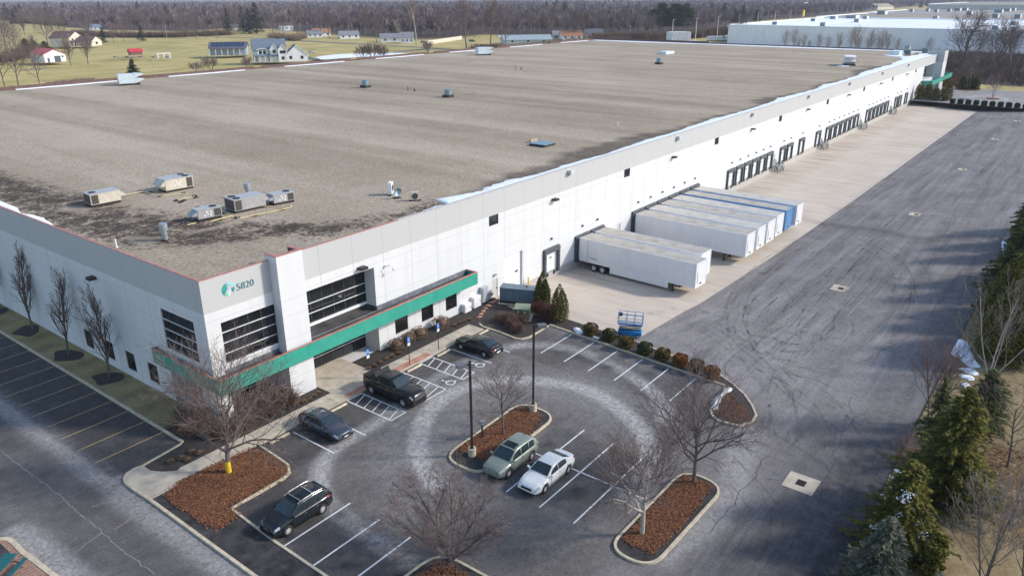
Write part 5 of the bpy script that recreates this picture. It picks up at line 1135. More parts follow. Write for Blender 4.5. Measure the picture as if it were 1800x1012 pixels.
def pipe_vent(x, y, h, r, lb, cap=True):
    t = thing("flue_pipe", lb, "flue", (x, y, ZR), 0); MB().cyl((0, 0, 0), (0, 0, h * .72), r, n=16).build("pipe", M['galv'], t); MB().cyl((0, 0, 0), (0, 0, .1), r * 1.35, n=16).build("boot", M['pole'], t)
    MB().cyl((0, 0, h * .62), (0, 0, h), r * 1.55, n=16).build("cap", M['galv'], t)
pipe_vent(4.4, 12.3, 1.5, .22, "galvanised flue pipe standing in the mossy gravel near the left parapet"); pipe_vent(17.5, 19.4, 1.5, .22, "galvanised flue pipe behind the large grey rooftop unit")
for x, y, lb in ((.9, 13.7, "thin white vent pipe by the left parapet"), (14.9, 19.3, "thin white vent pipe left of the galvanised flue"), (80.3, 11.8, "lone thin vent pipe in the middle of the roof"), (255, 14, "thin pinkish vent pipe near the far end of the roof"), (262, 17, "thin white vent pipe beside the far snow")):
    o = MB().cyl((0, 0, 0), (0, 0, .75), .055, n=10).cyl((0, 0, 0), (0, 0, .06), .11, n=10).build("vent_pipe", M['wmetal'], None, (x, y, ZR)); tag(o, lb, "vent pipe")
def fan_vent(x, y, lb, s=1.0):
    t = thing("exhaust_fan", lb, "roof fan", (x, y, ZR), 0, "round exhaust fans on square bases"); t.scale = (s, s, s)
    MB().box(-.85, .85, -.85, .85, 0, .5).build("curb", M['pole'], t); fb = mat("fan_blue", (0.22, 0.31, 0.38), .4, .4, .1, 3); MB().cyl((0, 0, .5), (0, 0, 1.45), .72, n=20).build("drum", fb, t); MB().cyl((0, 0, 1.45), (0, 0, 1.6), .78, .5, n=20).build("cap", fb, t)
fan_vent(94.0, 85.5, "round blue roof fan left of the middle of the roof", 1.05); fan_vent(91.9, 58.4, "round blue roof fan in the middle of the roof"); fan_vent(188.9, 60.3, "round blue roof fan toward the far end of the roof", 1.1)
def intake(x, y, rot, lb, s=1.0, col=None):
    t = thing("makeup_air_unit", lb, "air handler", (x, y, ZR), R(rot), "big white air handlers"); t.scale = (s,) * 3; cm = col or mat("unit_white", (0.60, 0.68, 0.72), .45, .1, .06, 2)
    MB().box(-1.6, 1.4, -1.2, 1.2, 0, .3).build("curb", M['pole'], t); MB().box(-2.2, .6, -1.1, 1.1, .3, 2.0).build("cabinet", cm, t, bevel=.03); MB().box(.6, .72, -1.15, 1.15, .25, 2.1).build("flange", cm, t)
    for k in range(2):
        q = MB(); z = 1.25 * k * .75 + .35; q.add([(.72, -1.1, z + .8), (.72, 1.1, z + .8), (2.3, 1.1, z + .62), (2.3, -1.1, z + .62), (.72, -1.1, z), (.72, 1.1, z)], [(0, 3, 2, 1), (0, 4, 3), (1, 2, 5), (3, 4, 5, 2)]); q.build("hood", cm, t)
intake(65.5, 135.3, -20, "pale blue air handler by the far parapet, nearest the left", 1.25); intake(188, 127.5, -30, "pale blue air handler by the far parapet, in the distance", 1.3); intake(217.5, 13.2, 200, "white air handler with dark louvres near the right edge of the roof", 1.35, M['wmetal'])
o = MB().box(-3.2, 3.2, -1.5, 1.5, 0, .9).build("roof_hatch", mat("unit_white", (0,)*3), None, (229, 78, ZR)); tag(o, "low pale box on the roof toward the far end", "roof box")
for i, (x, y, sx_, sy_, sz_, lb) in enumerate(((270, 11.5, 3, 1.5, 1.3, "long pale duct box on the snow at the far end of the roof"), (274, 8.8, .9, .9, 1.5, "green box beside the far duct box"), (283, 5.0, .9, .9, 1.6, "dark box nearest the far corner of the roof"))):
    t = thing("duct_box", lb, "roof box", (x, y, ZR)); cm = mat("unit_white", (0,)*3) if i == 0 else mat("far_green", (0.10, 0.17, 0.16), .5, 0, .1, 2); MB().box(-sx_, sx_, -sy_, sy_, 0, sz_).build("cabinet", cm, t, bevel=.03); MB().box(-sx_ - .1, sx_ + .1, -sy_ - .1, sy_ + .1, sz_, sz_ + .1).build("lid", cm, t)
t = thing("drum_fan", "round grey roof fan beside the far duct box", "roof fan", (281, 10.5, ZR)); MB().cyl((0, -.8, 1.3), (0, .8, 1.3), 1.4, n=20).build("drum", M['grey'], t); MB().box(-1, 1, -.9, .9, 0, .3).build("base", M['grey'], t)
# condensers, dish, skylight
def condenser(x, y, rot, w_, h, lb):
    t = thing("condenser", lb, "condenser", (x, y, ZR), R(rot), "small condensers on the roof"); MB().box(-.6, .6, -.12, .12, 0, .12).build("rail", M['black'], t)
    MB().box(-w_ / 2, w_ / 2, -.2, .2, .14, h).build("cabinet", M['hvac'] if h < 1 else M['wmetal'], t, bevel=.02); q = MB().cyl((0, -.2, h * .55), (0, -.225, h * .55), w_ * .36, n=20); q.build("fan_grille", M['coil'], t)
condenser(27.2, 8.4, 35, .95, 1.35, "tall white condenser beside the satellite dish"); condenser(26.9, 4.6, -40, .85, .95, "low cream condenser near the parapet snow")
t = thing("satellite_dish", "small blue-grey satellite dish between the two condensers", "dish", (26.6, 6.9, ZR), R(-110)); MB().box(-.35, .35, -.35, .35, 0, .06).build("base", M['black'], t); MB().cyl((0, 0, 0), (0, 0, .5), .03, n=6).build("mast", M['grey'], t)
q = MB(); nr = 14
V = [(.12 + .18 * (r_ * r_), r_ * .42 * math.cos(a), .72 + r_ * .42 * math.sin(a)) for r_ in (0.001, .5, 1) for a in np.linspace(0, 2 * math.pi, nr, endpoint=False)]
q.add(V, [(i * nr + k, i * nr + (k + 1) % nr, (i + 1) * nr + (k + 1) % nr, (i + 1) * nr + k) for i in range(2) for k in range(nr)], 0, True); q.build("reflector", mat("fan_blue", (0,)*3), t); MB().cyl((.1, 0, .5), (.62, 0, .62), .015, n=5).build("feed_arm", M['grey'], t)
t = thing("roof_hatch", "flat blue-grey skylight hatch on a timber kerb in the middle of the roof", "skylight", (59.8, 12.0, ZR), R(0)); MB().box(-1.3, 1.3, -1.3, 1.3, 0, .25).build("frame", M['pole'], t); MB().box(-1.35, 1.35, -1.35, 1.35, .25, .33).build("panel", mat("fan_blue", (0,)*3), t)
o = MB().box(-.8, .8, -.12, .12, 0, .45).build("timber_sleeper", mat("timber", (0.42, 0.33, 0.22), .8, 0, .1, 3), None, (61.0, 14.4, ZR)); tag(o, "pale timber sleeper lying beside the skylight hatch", "timber")
# gas line with sleepers
t = thing("gas_pipe", "yellow gas pipe on black blocks running between the rooftop units", "pipe"); ypm = mat("gas_pipe_yellow", (0.62, 0.50, 0.24), .5, 0, .1, 3)
def pr_(pts):
    q = MB(); L_ = [(*P(a, b, ZR + .12), ZR + .15) for a, b in pts]
    for i in range(len(L_) - 1): q.cyl(L_[i], L_[i + 1], .045, n=6)
    q.build("pipe_run", ypm, t)
pr_([(204, 346), (252, 337)]); pr_([(252, 337), (283, 345), (330, 340)]); pr_([(330, 396), (344, 392)]); pr_([(370, 390), (411, 379), (422, 384), (470, 374), (512, 365), (512, 360)]); pr_([(388, 372), (411, 379)]); pr_([(313, 352), (342, 346)]); pr_([(463, 363), (478, 363)])
for px, py in ((250, 338), (264, 339), (283, 345), (323, 340), (342, 345), (344, 348), (310, 353), (323, 353), (318, 356), (348, 365), (394, 375), (417, 383), (448, 380), (496, 369), (387, 387)):
    x, y = P(px, py, ZR); MB().box(-.22, .22, -.13, .13, 0, .12).build("pipe_block", M['black'], t, (x, y, ZR))
for x, y, lb in ((94.9, 72.9, "tiny dark vent cluster between the two near roof fans"), (150, 85, "tiny dark vent cluster in the far half of the roof")):
    t = thing("small_vents", lb, "roof vent", (x, y, ZR)); MB().cyl((0, 0, 0), (0, 0, 1.0), .08, n=6).build("vent", M['pole'], t); MB().cyl((.4, -1.6, 0), (.4, -1.6, .5), .18, n=6).build("vent", M['pole'], t)
# ------------------------------------------------------------------ vegetation
def rotd(d, ang, az):
    d = d / np.linalg.norm(d); a = np.cross(d, [0, 0, 1.] if abs(d[2]) < .95 else [1., 0, 0]); a /= np.linalg.norm(a); b = np.cross(d, a)
    return d * math.cos(ang) + (a * math.cos(az) + b * math.sin(az)) * math.sin(ang)
def grow(seed, h, kids_=(8, 6, 5, 4), ang=(40, 42, 40, 38), lr=(.62, .52, .5, .5), r0=.16, clear=.25, up=.10, stems=1, stem_ang=0, jit=.13, nseg=6, minr=.009, lead=1.0, droop=0.0):
    rs = np.random.RandomState(seed); big = []; small = []; NL = len(kids_)
    def br(p, d, L, r, lvl, ns):
        sl = L / ns; pts = [(p, r)]
        for i in range(ns):
            d = d + rs.normal(0, jit * (1 if lvl else .35), 3); d[2] += up * (1 if lvl else .3) - (droop if lvl >= 2 else 0); d = d / np.linalg.norm(d)
            q = p + d * sl; r2 = max(r * (1 - .72 / ns) if lvl < NL else r * .8, minr * .5)
            (big if r > max(.028, minr * 1.3) else small).append([*p, *q, r, r2]); p = q; r = r2; pts.append((p, r, d))
        return pts
    def rec(p, d, L, r, lvl):
        ns = nseg if lvl == 0 else (5 if lvl == 1 else (3 if lvl < NL else 2)); pts = br(p, d, L, r, lvl, ns)
        if lvl >= NL: return
        k = kids_[lvl]; az0 = rs.uniform(0, 6.28)
        for j in range(k):
            t = (clear if lvl == 0 else .18) + (1 - (clear if lvl == 0 else .18)) * (j + rs.uniform(.2, .9)) / k; f = min(t, .999) * ns; i = int(f); q0 = pts[i][0]; q1 = pts[i + 1][0]; w_ = f - i
            q = q0 * (1 - w_) + q1 * w_; dd = pts[i + 1][2]; a_ = R(ang[lvl] * rs.uniform(.75, 1.2)) * (1 - .25 * t)
            nd = rotd(dd, a_, az0 + j * 2.4 + rs.uniform(-.4, .4)); nl = L * lr[lvl] * (1.15 - .55 * t * lead) * rs.uniform(.8, 1.2)
            rec(q, nd, nl, max(pts[i][1] * .58, minr), lvl + 1)
        if lvl: pass
    for k in range(stems):
        d0 = rotd(np.array([0, 0, 1.]), R(stem_ang * (rs.uniform(.6, 1.1) if stems > 1 else 0)), 2 * math.pi * k / stems + rs.uniform(-.4, .4)); rec(np.array([0, 0, 0.]), d0, h, r0, 0)
    return big, small
def bare_tree(name, label, loc, seed, group=None, twig=None, bark=None, painted=None, rotz=0, cat="bare tree", **kw):
    t = thing(name, label, cat, loc, rotz, group); big, small = grow(seed, **kw)
    segmesh("trunk", big, 7, bark or M['bark'], t); segmesh("crown", small, 3, twig or M['twig'], t)
    if painted: MB().cyl((0, 0, 0), (0, 0, painted), kw.get('r0', .16) * 1.12, kw.get('r0', .16) * 1.04, n=12).build("painted_band", M['yellow'], t)
    return t
RND = dict(h=4.4, kids_=(11, 8, 6, 5), ang=(58, 42, 40, 38), lr=(.85, .50, .48, .5), r0=.15, clear=.32, up=.07, lead=.5, minr=.0095)
bare_tree("bare_tree", "wide bare tree with a yellow-painted trunk foot on the leaf-covered bed at the corner", (*P(403, 832), .1), 11, painted=.9, **dict(RND, h=4.9, lr=(.95, .52, .48, .5), kids_=(15, 8, 7, 5), r0=.18, clear=.26, jit=.15, up=.05))
bare_tree("bare_tree", "small bare tree on the middle island beside the pedestal lamp", (*P(885, 765), .1), 12, **dict(RND, h=3.6, kids_=(9, 6, 5, 4), r0=.10, lr=(.7, .5, .5, .5)))
bare_tree("bare_tree", "bare tree at the near end of the right island", (*P(1128, 940), .1), 13, bark=M['barkp'], **dict(RND, h=4.0, r0=.16, lr=(.88, .52, .48, .5), kids_=(12, 8, 7, 5), minr=.008))
bare_tree("bare_tree", "bare tree at the far end of the right island", (*P(1219, 850), .1), 14, **dict(RND, h=5.4, r0=.17, lr=(.74, .52, .48, .5), twig=M['twig']) if False else dict(RND, h=4.3, r0=.16, lr=(.95, .52, .48, .5), kids_=(13, 8, 7, 5), minr=.008))
bare_tree("bare_tree", "wide bare multi-stemmed tree on the island at the bottom edge", (*P(795, 985), .1), 15, **dict(h=4.6, kids_=(9, 7, 6, 5), ang=(40, 40, 40, 38), lr=(.55, .5, .5, .5), r0=.085, clear=.2, up=.05, stems=6, stem_ang=48, minr=.0075))
# columnar pears along the left facade
colt = bare_tree("columnar_tree", "slender bare upright tree by the facade, nearest the building corner", (-1.3, 15.0, .1), 21, "upright bare trees along the left facade", rotz=0, cat="bare tree", **dict(h=7.6, kids_=(22, 6, 5, 3), ang=(24, 28, 30, 32), lr=(.42, .5, .5, .5), r0=.11, clear=.14, up=.16, lead=1.3, minr=.009, nseg=8))
for x, y, rz, s_, lb in ((-1.4, 22.5, 1.3, .96, "slender bare upright tree, second from the building corner"), (-.9, 31.4, 2.6, 1.0, "slender bare upright tree, third from the building corner"), (-.7, 39.6, 4.1, 1.0, "slender bare upright tree at the left edge")): dup(colt, (x, y, .1), rz, lb, scale=s_)
for x, y in ((-1.5, 15.0), (-1.5, 22.5), (-1.4, 31.4), (-1.4, 39.6)): struct(MB().prism([(x + (1.1 + .2 * math.sin(3 * t + y)) * math.cos(t), y + (1.5 + .3 * math.sin(2 * t + y)) * math.sin(t)) for t in np.linspace(0, 2 * math.pi, 24)[:-1]], .09, .13).build("mulch_ring", M['mulch']))
# twiggy shrubs
def shrub(name, label, loc, seed, r, h, n=260, mt=None, group=None, stiff=.5):
    rs = np.random.RandomState(seed); S = []
    for i in range(n):
        a = rs.uniform(0, 6.28); e = rs.uniform(.15, 1.0); p = np.array([rs.uniform(-.15, .15) * r, rs.uniform(-.15, .15) * r, 0.]); tgt = np.array([math.cos(a) * r * math.sqrt(1 - (e * .9) ** 2), math.sin(a) * r * math.sqrt(1 - (e * .9) ** 2), h * e]) * rs.uniform(.8, 1.1)
        mid = tgt * .5 + np.array([0, 0, h * .18 * stiff]) + rs.normal(0, .05, 3); S.append([*p, *mid, .014, .010]); S.append([*mid, *tgt, .010, .006])
        for k in range(4):
            f = rs.uniform(.1, 1); q = mid * (1 - f) + tgt * f; S.append([*q, *(q + (tgt - mid) * .35 + rs.normal(0, .13 * r, 3)), .008, .005])
    o = segmesh(name, S, 3, mt or M['shrubtw']); o.location = loc; return tag(o, label, "bare shrub", group)
G1 = "bare shrubs massed round the building corner"
sh = [(.9, -1.4), (2.3, -1.2), (3.7, -1.3), (5.0, -1.6), (-1.3, -.6), (-.8, 1.1), (-1.5, 2.4), (-.4, -1.7), (1.9, .9), (3.3, .7), (-2.2, .8), (4.9, .3)]
s0 = shrub("bare_shrub", "brown twiggy shrub massed in the bed round the white corner column", (*sh[0], .1), 31, 1.0, 1.35, 330, group=G1)
for i, (x, y) in enumerate(sh[1:]): dup(s0, (x, y, .1), i * 1.7, scale=random.uniform(.8, 1.15))
def clipped(name, label, loc, seed, r, h, group=None, mt=None, n=2600, leaf=.055, core=None, flat=.55, cat="shrub"):
    """clipped shrub: a leafy shell over a dark core"""
    rs = np.random.RandomState(seed); u = rs.normal(size=(n, 3)); u /= np.linalg.norm(u, axis=1, keepdims=True); u = np.sign(u) * np.abs(u) ** flat; u /= np.maximum(np.abs(u).max(1, keepdims=True), .001) ** .35
    u /= np.linalg.norm(u, axis=1, keepdims=True) ** .5
    k = rs.uniform(.86, 1.05, (n, 1)) * (1 + .07 * np.sin(u[:, :1] * 7 + seed) * np.cos(u[:, 1:2] * 6)); c = u * k * [r, r, h / 2] + [0, 0, h / 2 * 1.02]
    c = c[c[:, 2] > .02]; n = len(c); a = rs.normal(size=(n, 3)); a /= np.linalg.norm(a, axis=1, keepdims=True); b = np.cross(a, rs.normal(size=(n, 3))); b /= np.linalg.norm(b, axis=1, keepdims=True); s_ = rs.uniform(.6, 1.3, (n, 1)) * leaf
    V = np.stack([c - a * s_, c - b * s_ * .7, c + a * s_, c + b * s_ * .7], 1).reshape(-1, 3); o = npmesh(name, V, np.arange(4 * n).reshape(n, 4), mt); o.location = loc
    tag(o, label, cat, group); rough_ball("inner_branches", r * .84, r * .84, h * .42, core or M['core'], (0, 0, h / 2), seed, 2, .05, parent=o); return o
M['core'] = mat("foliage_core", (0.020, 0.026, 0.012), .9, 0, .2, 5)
M['box'] = mat_foliage("boxwood", (0.030, 0.042, 0.012), (0.085, 0.095, 0.028), scale=2.5); M['boxo'] = mat_foliage("boxwood_bronzed", (0.045, 0.055, 0.015), (0.10, 0.09, 0.025), (0.62, 0.20, 0.03), scale=1.9)
M['boxr'] = mat_foliage("boxwood_orange", (0.07, 0.06, 0.018), (0.26, 0.10, 0.025), (0.55, 0.18, 0.03), scale=1.6); M['tanleaf'] = mat_foliage("tan_dormant", (0.14, 0.085, 0.05), (0.27, 0.18, 0.12), scale=4)
BX = [(1038, 588, 'boxo', "clipped round evergreen shrub nearest the snow lump"), (1071, 598, 'box', "clipped round evergreen shrub, plain green, left of the scissor lift"), (1100, 611, 'boxo', "clipped round shrub in front of the scissor lift"), (1133, 622, 'box', "clipped round dark green shrub just right of the scissor lift"), (1164, 633, 'boxo', "clipped round shrub with an orange right shoulder, fifth along the bed"), (1195, 643, 'boxr', "clipped round shrub speckled orange all over, sixth along the bed"), (1223, 653, 'boxo', "clipped round shrub with an orange face, second from the pointed end"), (1250, 665, 'boxr', "orange-browned clipped shrub at the pointed end of the bed")]
for i, (px, py, m_, lb) in enumerate(BX):
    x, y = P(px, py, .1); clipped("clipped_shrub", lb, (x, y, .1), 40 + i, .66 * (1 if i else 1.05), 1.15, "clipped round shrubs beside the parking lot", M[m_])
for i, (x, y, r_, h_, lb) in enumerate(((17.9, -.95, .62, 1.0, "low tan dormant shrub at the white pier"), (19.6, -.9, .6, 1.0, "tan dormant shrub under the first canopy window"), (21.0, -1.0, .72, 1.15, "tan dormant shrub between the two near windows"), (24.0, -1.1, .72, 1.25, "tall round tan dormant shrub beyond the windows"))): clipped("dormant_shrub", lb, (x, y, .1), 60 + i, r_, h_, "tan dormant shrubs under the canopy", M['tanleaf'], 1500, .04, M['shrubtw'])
for i, (x, y, r_, h_) in enumerate(((29.0, -4.9, .8, .9), (28.6, -6.6, .9, 1.0), (29.7, -6.6, 1.0, 1.1), (28.0, -7.6, .8, .8))): shrub("bare_shrub", "low brown twiggy shrub in the mulch in front of the transformer", (x, y, .1), 70 + i, r_, h_, 300, mat_foliage("purple_twig", (0.10, 0.06, 0.05), (0.22, 0.14, 0.12), scale=2), "twiggy shrubs in front of the transformer")
for i, (x, y) in enumerate(((33.0, -6.3), (33.4, -7.6), (32.2, -8.2))): shrub("bare_shrub", "reddish twiggy shrub at the feet of the two arborvitae", (x, y, .1), 76 + i, 1.0, 1.2, 330, mat_foliage("maroon_twig", (0.07, 0.03, 0.025), (0.17, 0.08, 0.065), scale=2), "reddish shrubs at the arborvitae")
# arborvitae: overlapping flame-shaped leaders of flat sprays
def leafcloud(C_, size, rs, up=.6):
    n = len(C_); a = rs.normal(size=(n, 3)); a[:, 2] += up; a /= np.linalg.norm(a, axis=1, keepdims=True); b = np.cross(a, rs.normal(size=(n, 3))); b /= np.linalg.norm(b, axis=1, keepdims=True); s_ = rs.uniform(.6, 1.4, (n, 1)) * size
    return np.stack([C_ - a * s_ - b * s_ * .35, C_ - a * s_ * .2 + b * s_ * .5, C_ + a * s_, C_ - a * s_ * .1 - b * s_ * .6], 1).reshape(-1, 3), np.arange(4 * n).reshape(n, 4)
def arborvitae(label, loc, seed, r, h, mt, group=None, n=5500, gaps=.0, name="arborvitae", leads=5, leaf=.085):
    rs = np.random.RandomState(seed); t = thing(name, label, "evergreen tree", loc, 0, group); P_ = []
    for k in range(leads):
        a = 2 * math.pi * k / max(leads - 1, 1); rr = 0 if k == 0 else r * .42; hh = h * (1 if k == 0 else rs.uniform(.68, .92)); q = r * (.78 if k == 0 else .62); m_ = n // leads
        z = rs.beta(1.15, 1.25, m_); prof = np.interp(z, [0, .08, .3, .6, .85, 1], [.62, .9, 1.0, .78, .42, .04]); az = rs.uniform(0, 6.28, m_); sh_ = rs.uniform(.72, 1.06, m_) * (1 + .12 * np.sin(az * 5 + z * 14 + k))
        P_.append(np.c_[rr * math.cos(a) + np.cos(az) * prof * q * sh_, rr * math.sin(a) + np.sin(az) * prof * q * sh_, .08 + z * hh])
    c = np.concatenate(P_)
    if gaps: c = c[(np.sin(c[:, 0] * 5 + seed) * np.sin(c[:, 1] * 5) * np.sin(c[:, 2] * 2.6)) < 1 - gaps]
    V, F = leafcloud(c, leaf, rs); npmesh("crown", V, F, mt, parent=t); segmesh("trunk", [[0, 0, 0, 0, 0, h * .85, .09, .02]] + [[0, 0, .2, math.cos(a) * r * .42, math.sin(a) * r * .42, h * .5, .05, .02] for a in np.linspace(0, 6, leads)], 6, M['bark'], t)
    return t
M['arb'] = mat_foliage("arborvitae_green", (0.032, 0.040, 0.010), (0.075, 0.080, 0.020), (0.15, 0.135, 0.04), scale=1.6); M['arbt'] = mat_foliage("arborvitae_olive", (0.060, 0.055, 0.016), (0.13, 0.115, 0.035), (0.24, 0.19, 0.08), scale=1.8)
arborvitae("dark green cone-shaped arborvitae beside the first dock", (34.4, -6.1, .1), 81, .98, 4.1, M['arb'], n=9000, leads=5, leaf=.07); arborvitae("olive arborvitae with thin gaps, right of the dark green one", (32.75, -9.4, .1), 82, .98, 3.95, M['arbt'], n=6500, gaps=.25, leads=6, leaf=.07)
# spruces and pines
def spruce(label, loc, seed, r, h, mt, group=None, whorl=.26, nb=11, leaf=.13, name="spruce", droop=.25, base=.06, dens=1.0, tip=None, cat="evergreen tree", pw=.85, rot=0):
    rs = np.random.RandomState(seed); t = thing(name, label, cat, loc, rot, group); Cn = []; D = []; S = [[0, 0, 0, 0, 0, h * .96, .02 * h, .01]]
    z = base * h
    while z < h * .98:
        f = (z / h); Lm = r * (1 - f) ** pw * (1 if f > .12 else .85 + f) + .05
        for k in range(max(4, int(nb * (1 - f * .5)))):
            a = rs.uniform(0, 6.28); L = Lm * rs.uniform(.66, 1.15) * (1 + .20 * math.sin(2 * a + z * .9 + seed) + .12 * math.sin(5 * a - z * 2.1)); nn = max(2, int(L / leaf * 1.25 * dens)); sz = (1 - .6 * f)
            s1 = np.linspace(.12, 1, nn); zz = z + s1 * L * (.18 - droop * s1) * (1 if f < .8 else -.6) ; ex, ey = math.cos(a), math.sin(a)
            S.append([0, 0, z, ex * L * .9, ey * L * .9, z + L * (.16 - droop * .8), .018, .006])
            for q in range(3):
                lat = rs.normal(0, .30, nn) * L * .42 * (1.05 - s1) + rs.normal(0, .03, nn); Cn.append(np.c_[ex * s1 * L - ey * lat, ey * s1 * L + ex * lat, zz + rs.normal(0, .05, nn) - np.abs(lat) * .15]); D.append(np.c_[ex * .8 - ey * np.sign(lat) * .5, ey * .8 + ex * np.sign(lat) * .5, np.full(nn, -.1)])
        z += whorl * (1 - .45 * f)
    c = np.concatenate(Cn); d = np.concatenate(D) + rs.normal(0, .25, c.shape); n = len(c); d /= np.linalg.norm(d, axis=1, keepdims=True); b = np.cross(d, rs.normal(0, .35, (n, 3)) + [0, 0, 1]); b /= np.linalg.norm(b, axis=1, keepdims=True); s_ = rs.uniform(.7, 1.35, (n, 1)) * leaf
    V = np.stack([c - d * s_ * .6 - b * s_ * .22, c - d * s_ * .2 + b * s_ * .42, c + d * s_ * 1.1, c - d * s_ * .1 - b * s_ * .42], 1).reshape(-1, 3)
    npmesh("crown", V, np.arange(4 * n).reshape(n, 4), mt, parent=t); segmesh("trunk", S, 5, M['bark'], t); return t
M['spr'] = mat_foliage("spruce_green", (0.050, 0.052, 0.010), (0.125, 0.118, 0.022), (0.23, 0.20, 0.048), scale=1.3); M['sprd'] = mat_foliage("spruce_dark", (0.030, 0.044, 0.016), (0.070, 0.088, 0.028), (0.14, 0.15, 0.05), scale=1.5)
M['sprb'] = mat_foliage("spruce_blue", (0.060, 0.070, 0.048), (0.125, 0.135, 0.092), (0.23, 0.225, 0.155), scale=1.5); M['pine'] = mat_foliage("pine_green", (0.018, 0.030, 0.014), (0.045, 0.060, 0.026), (0.08, 0.095, 0.04), scale=.5)
spruce("tall bushy green spruce, the biggest beside the drive", (22.3, -46.3, .05), 91, 3.2, 9.0, M['spr'], nb=22, leaf=.145, whorl=.22, droop=.2, pw=.75)
SP_ = spruce("olive spruce flecked with snow between the big spruce and the drive", (16.6, -44.8, .05), 92, 2.5, 6.2, M['spr'], nb=20, leaf=.14, whorl=.22, pw=.65)
spruce("blue-grey spruce at the bottom edge beside the drive", (11.6, -44.8, .05), 93, 2.2, 5.3, M['sprb'], nb=20, leaf=.13, whorl=.22, pw=.7)
spruce("small silvery spruce half cut off by the bottom edge", (11.3, -47.6, .05), 94, 1.5, 3.4, M['sprb'], nb=12, leaf=.12)
spruce("neat dark layered spruce near the snow strips", (34.8, -46.8, .05), 95, 2.35, 5.2, M['sprd'], nb=18, whorl=.30, droop=.30, leaf=.13, pw=.68)
spruce("thin green spruce behind the red-twigged tree", (30.8, -44.3, .05), 96, 1.5, 5.4, M['sprd'], nb=11, leaf=.13)
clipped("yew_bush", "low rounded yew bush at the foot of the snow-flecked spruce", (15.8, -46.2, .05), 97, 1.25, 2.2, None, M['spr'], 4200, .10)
# snow resting on a spruce
rs = np.random.RandomState(5); q = []
for k in range(14):
    a = rs.uniform(1.6, 4.2); z = rs.uniform(1.6, 4.6); r_ = 2.3 * (1 - z / 6.4) ** .65 * .95; q.append(np.array([math.cos(a) * r_, math.sin(a) * r_, z + .15]) + rs.normal(0, .13, (16, 3)) * [1, 1, .5])
V_, F_ = leafcloud(np.concatenate(q), .075, rs, 0); npmesh("snow_clumps", V_, F_, M['snow'], parent=SP_)
EV = [(50.0, -47.4, 2.2, 8.0, 'arb', "dense olive evergreen nearest the right edge, mid height"), (54.0, -48.0, 2.5, 8.4, 'spr', "broad olive evergreen behind the bare tree"), (58.5, -46.6, 2.0, 7.4, 'arb', "narrow evergreen at the drive edge above the bare tree"),
      (62.5, -46.4, 2.3, 6.8, 'spr', "small evergreen with snow at its foot"), (68.5, -46.2, 2.6, 8.6, 'sprd', "dark evergreen leaning over the drive at the right edge"), (73.5, -45.8, 2.4, 8.2, 'spr', "evergreen beyond the dark one at the right edge"), (84.5, -45.9, 2.6, 8.4, 'sprd', "evergreen at the right edge, third from the top of the row"), (91, -46.0, 2.6, 8.6, 'spr', "evergreen at the right edge, second from the top of the row"), (99, -46.4, 2.6, 8.4, 'sprd', "last evergreen showing at the right edge")]
for i, (x, y, r_, h_, m_, lb) in enumerate(EV):
    if m_ == 'arb': arborvitae(lb, (x, y + .4, .05), 100 + i, r_ * 1.25, h_, M['spr'], n=12000, leads=7, leaf=.15, name="evergreen_tree", gaps=.1)
    else: spruce(lb, (x, y + .5, .05), 100 + i, r_ * 1.3, h_, M[m_], nb=16, leaf=.24, name="evergreen_tree", pw=.7)
UPR = dict(h=7.2, kids_=(12, 7, 5, 3), ang=(34, 34, 34, 34), lr=(.55, .5, .5, .5), r0=.10, clear=.18, up=.12, minr=.0095)
bare_tree("bare_tree", "bare grey vase-shaped tree in front of the evergreens beside the snow patch", (*P(1738, 670), .05), 111, bark=M['barkp'], twig=mat_foliage("pale_twig", (0.19, 0.15, 0.125), (0.33, 0.27, 0.23), scale=2), **dict(UPR, stems=4, stem_ang=26, h=7.4, kids_=(6, 5, 4, 3), r0=.06, minr=.007))
bare_tree("bare_tree", "reddish bare tree with several stems at the drive edge", (*P(1632, 745), .05), 112, twig=M['twigr'], **dict(UPR, stems=3, stem_ang=14, h=5.4, r0=.055, minr=.007))
bare_tree("bare_tree", "small bare tree standing in a ring of leaves on the tan lawn", (*P(1770, 820), .05), 113, **dict(RND, h=4.4, kids_=(9, 5, 4, 3), r0=.09))
for i, (px, py, h_, lb) in enumerate(((1722, 1050, 6.2, "pale bare tree rising from the bottom right corner, left stem"), (1790, 1065, 6.6, "pale bare tree rising from the bottom right corner, right stem"))): bare_tree("bare_tree", lb, (*P(px, py), .05), 114 + i, twig=MATS["pale_twig"], **dict(UPR, h=h_, stems=3, stem_ang=13, r0=.06, kids_=(9, 6, 4, 3)))
o = shrub("bare_shrub", "wispy pinkish shrub arching over the drive edge by the big spruce", (26.6, -43.6, .05), 118, 1.9, 2.2, 160, M['twigr'])
# far end of the warehouse
for i, (x, y, r_, h_) in enumerate(((247, -1.8, 1.5, 5.5), (248.5, -4.0, 1.5, 5.2), (247.5, -6.3, 1.4, 4.6), (247.2, -8.8, 1.5, 5.4), (250, -9.5, 1.4, 7.2))): arborvitae(("olive arborvitae at the far warehouse corner, against the wall", "olive arborvitae, second from the far wall corner", "shorter olive arborvitae in the middle of the far group", "olive arborvitae, fourth in the far group", "tallest arborvitae of the far group, under the canopy end")[i], (x, y, 0), 120 + i, r_, h_, M['arbt'], "arborvitae at the far corner", 1500, leads=4, leaf=.2)
for i, (x, y) in enumerate(((286.3, -8.0), (287.5, -10.4), (286.3, -12.2))): arborvitae("dark arborvitae in the far planting under the bare tree", (x, y, 0), 130 + i, 1.4, 5.0, M['arb'], "dark arborvitae in the far planting", 1200, leads=4, leaf=.22)
struct(MB().box(240.8, 242.6, -60, -10.4, -.1, .08).build("planting_bed", mat("brown_mulch", (0.12, 0.085, 0.065), .95, 0, .3, 1)))
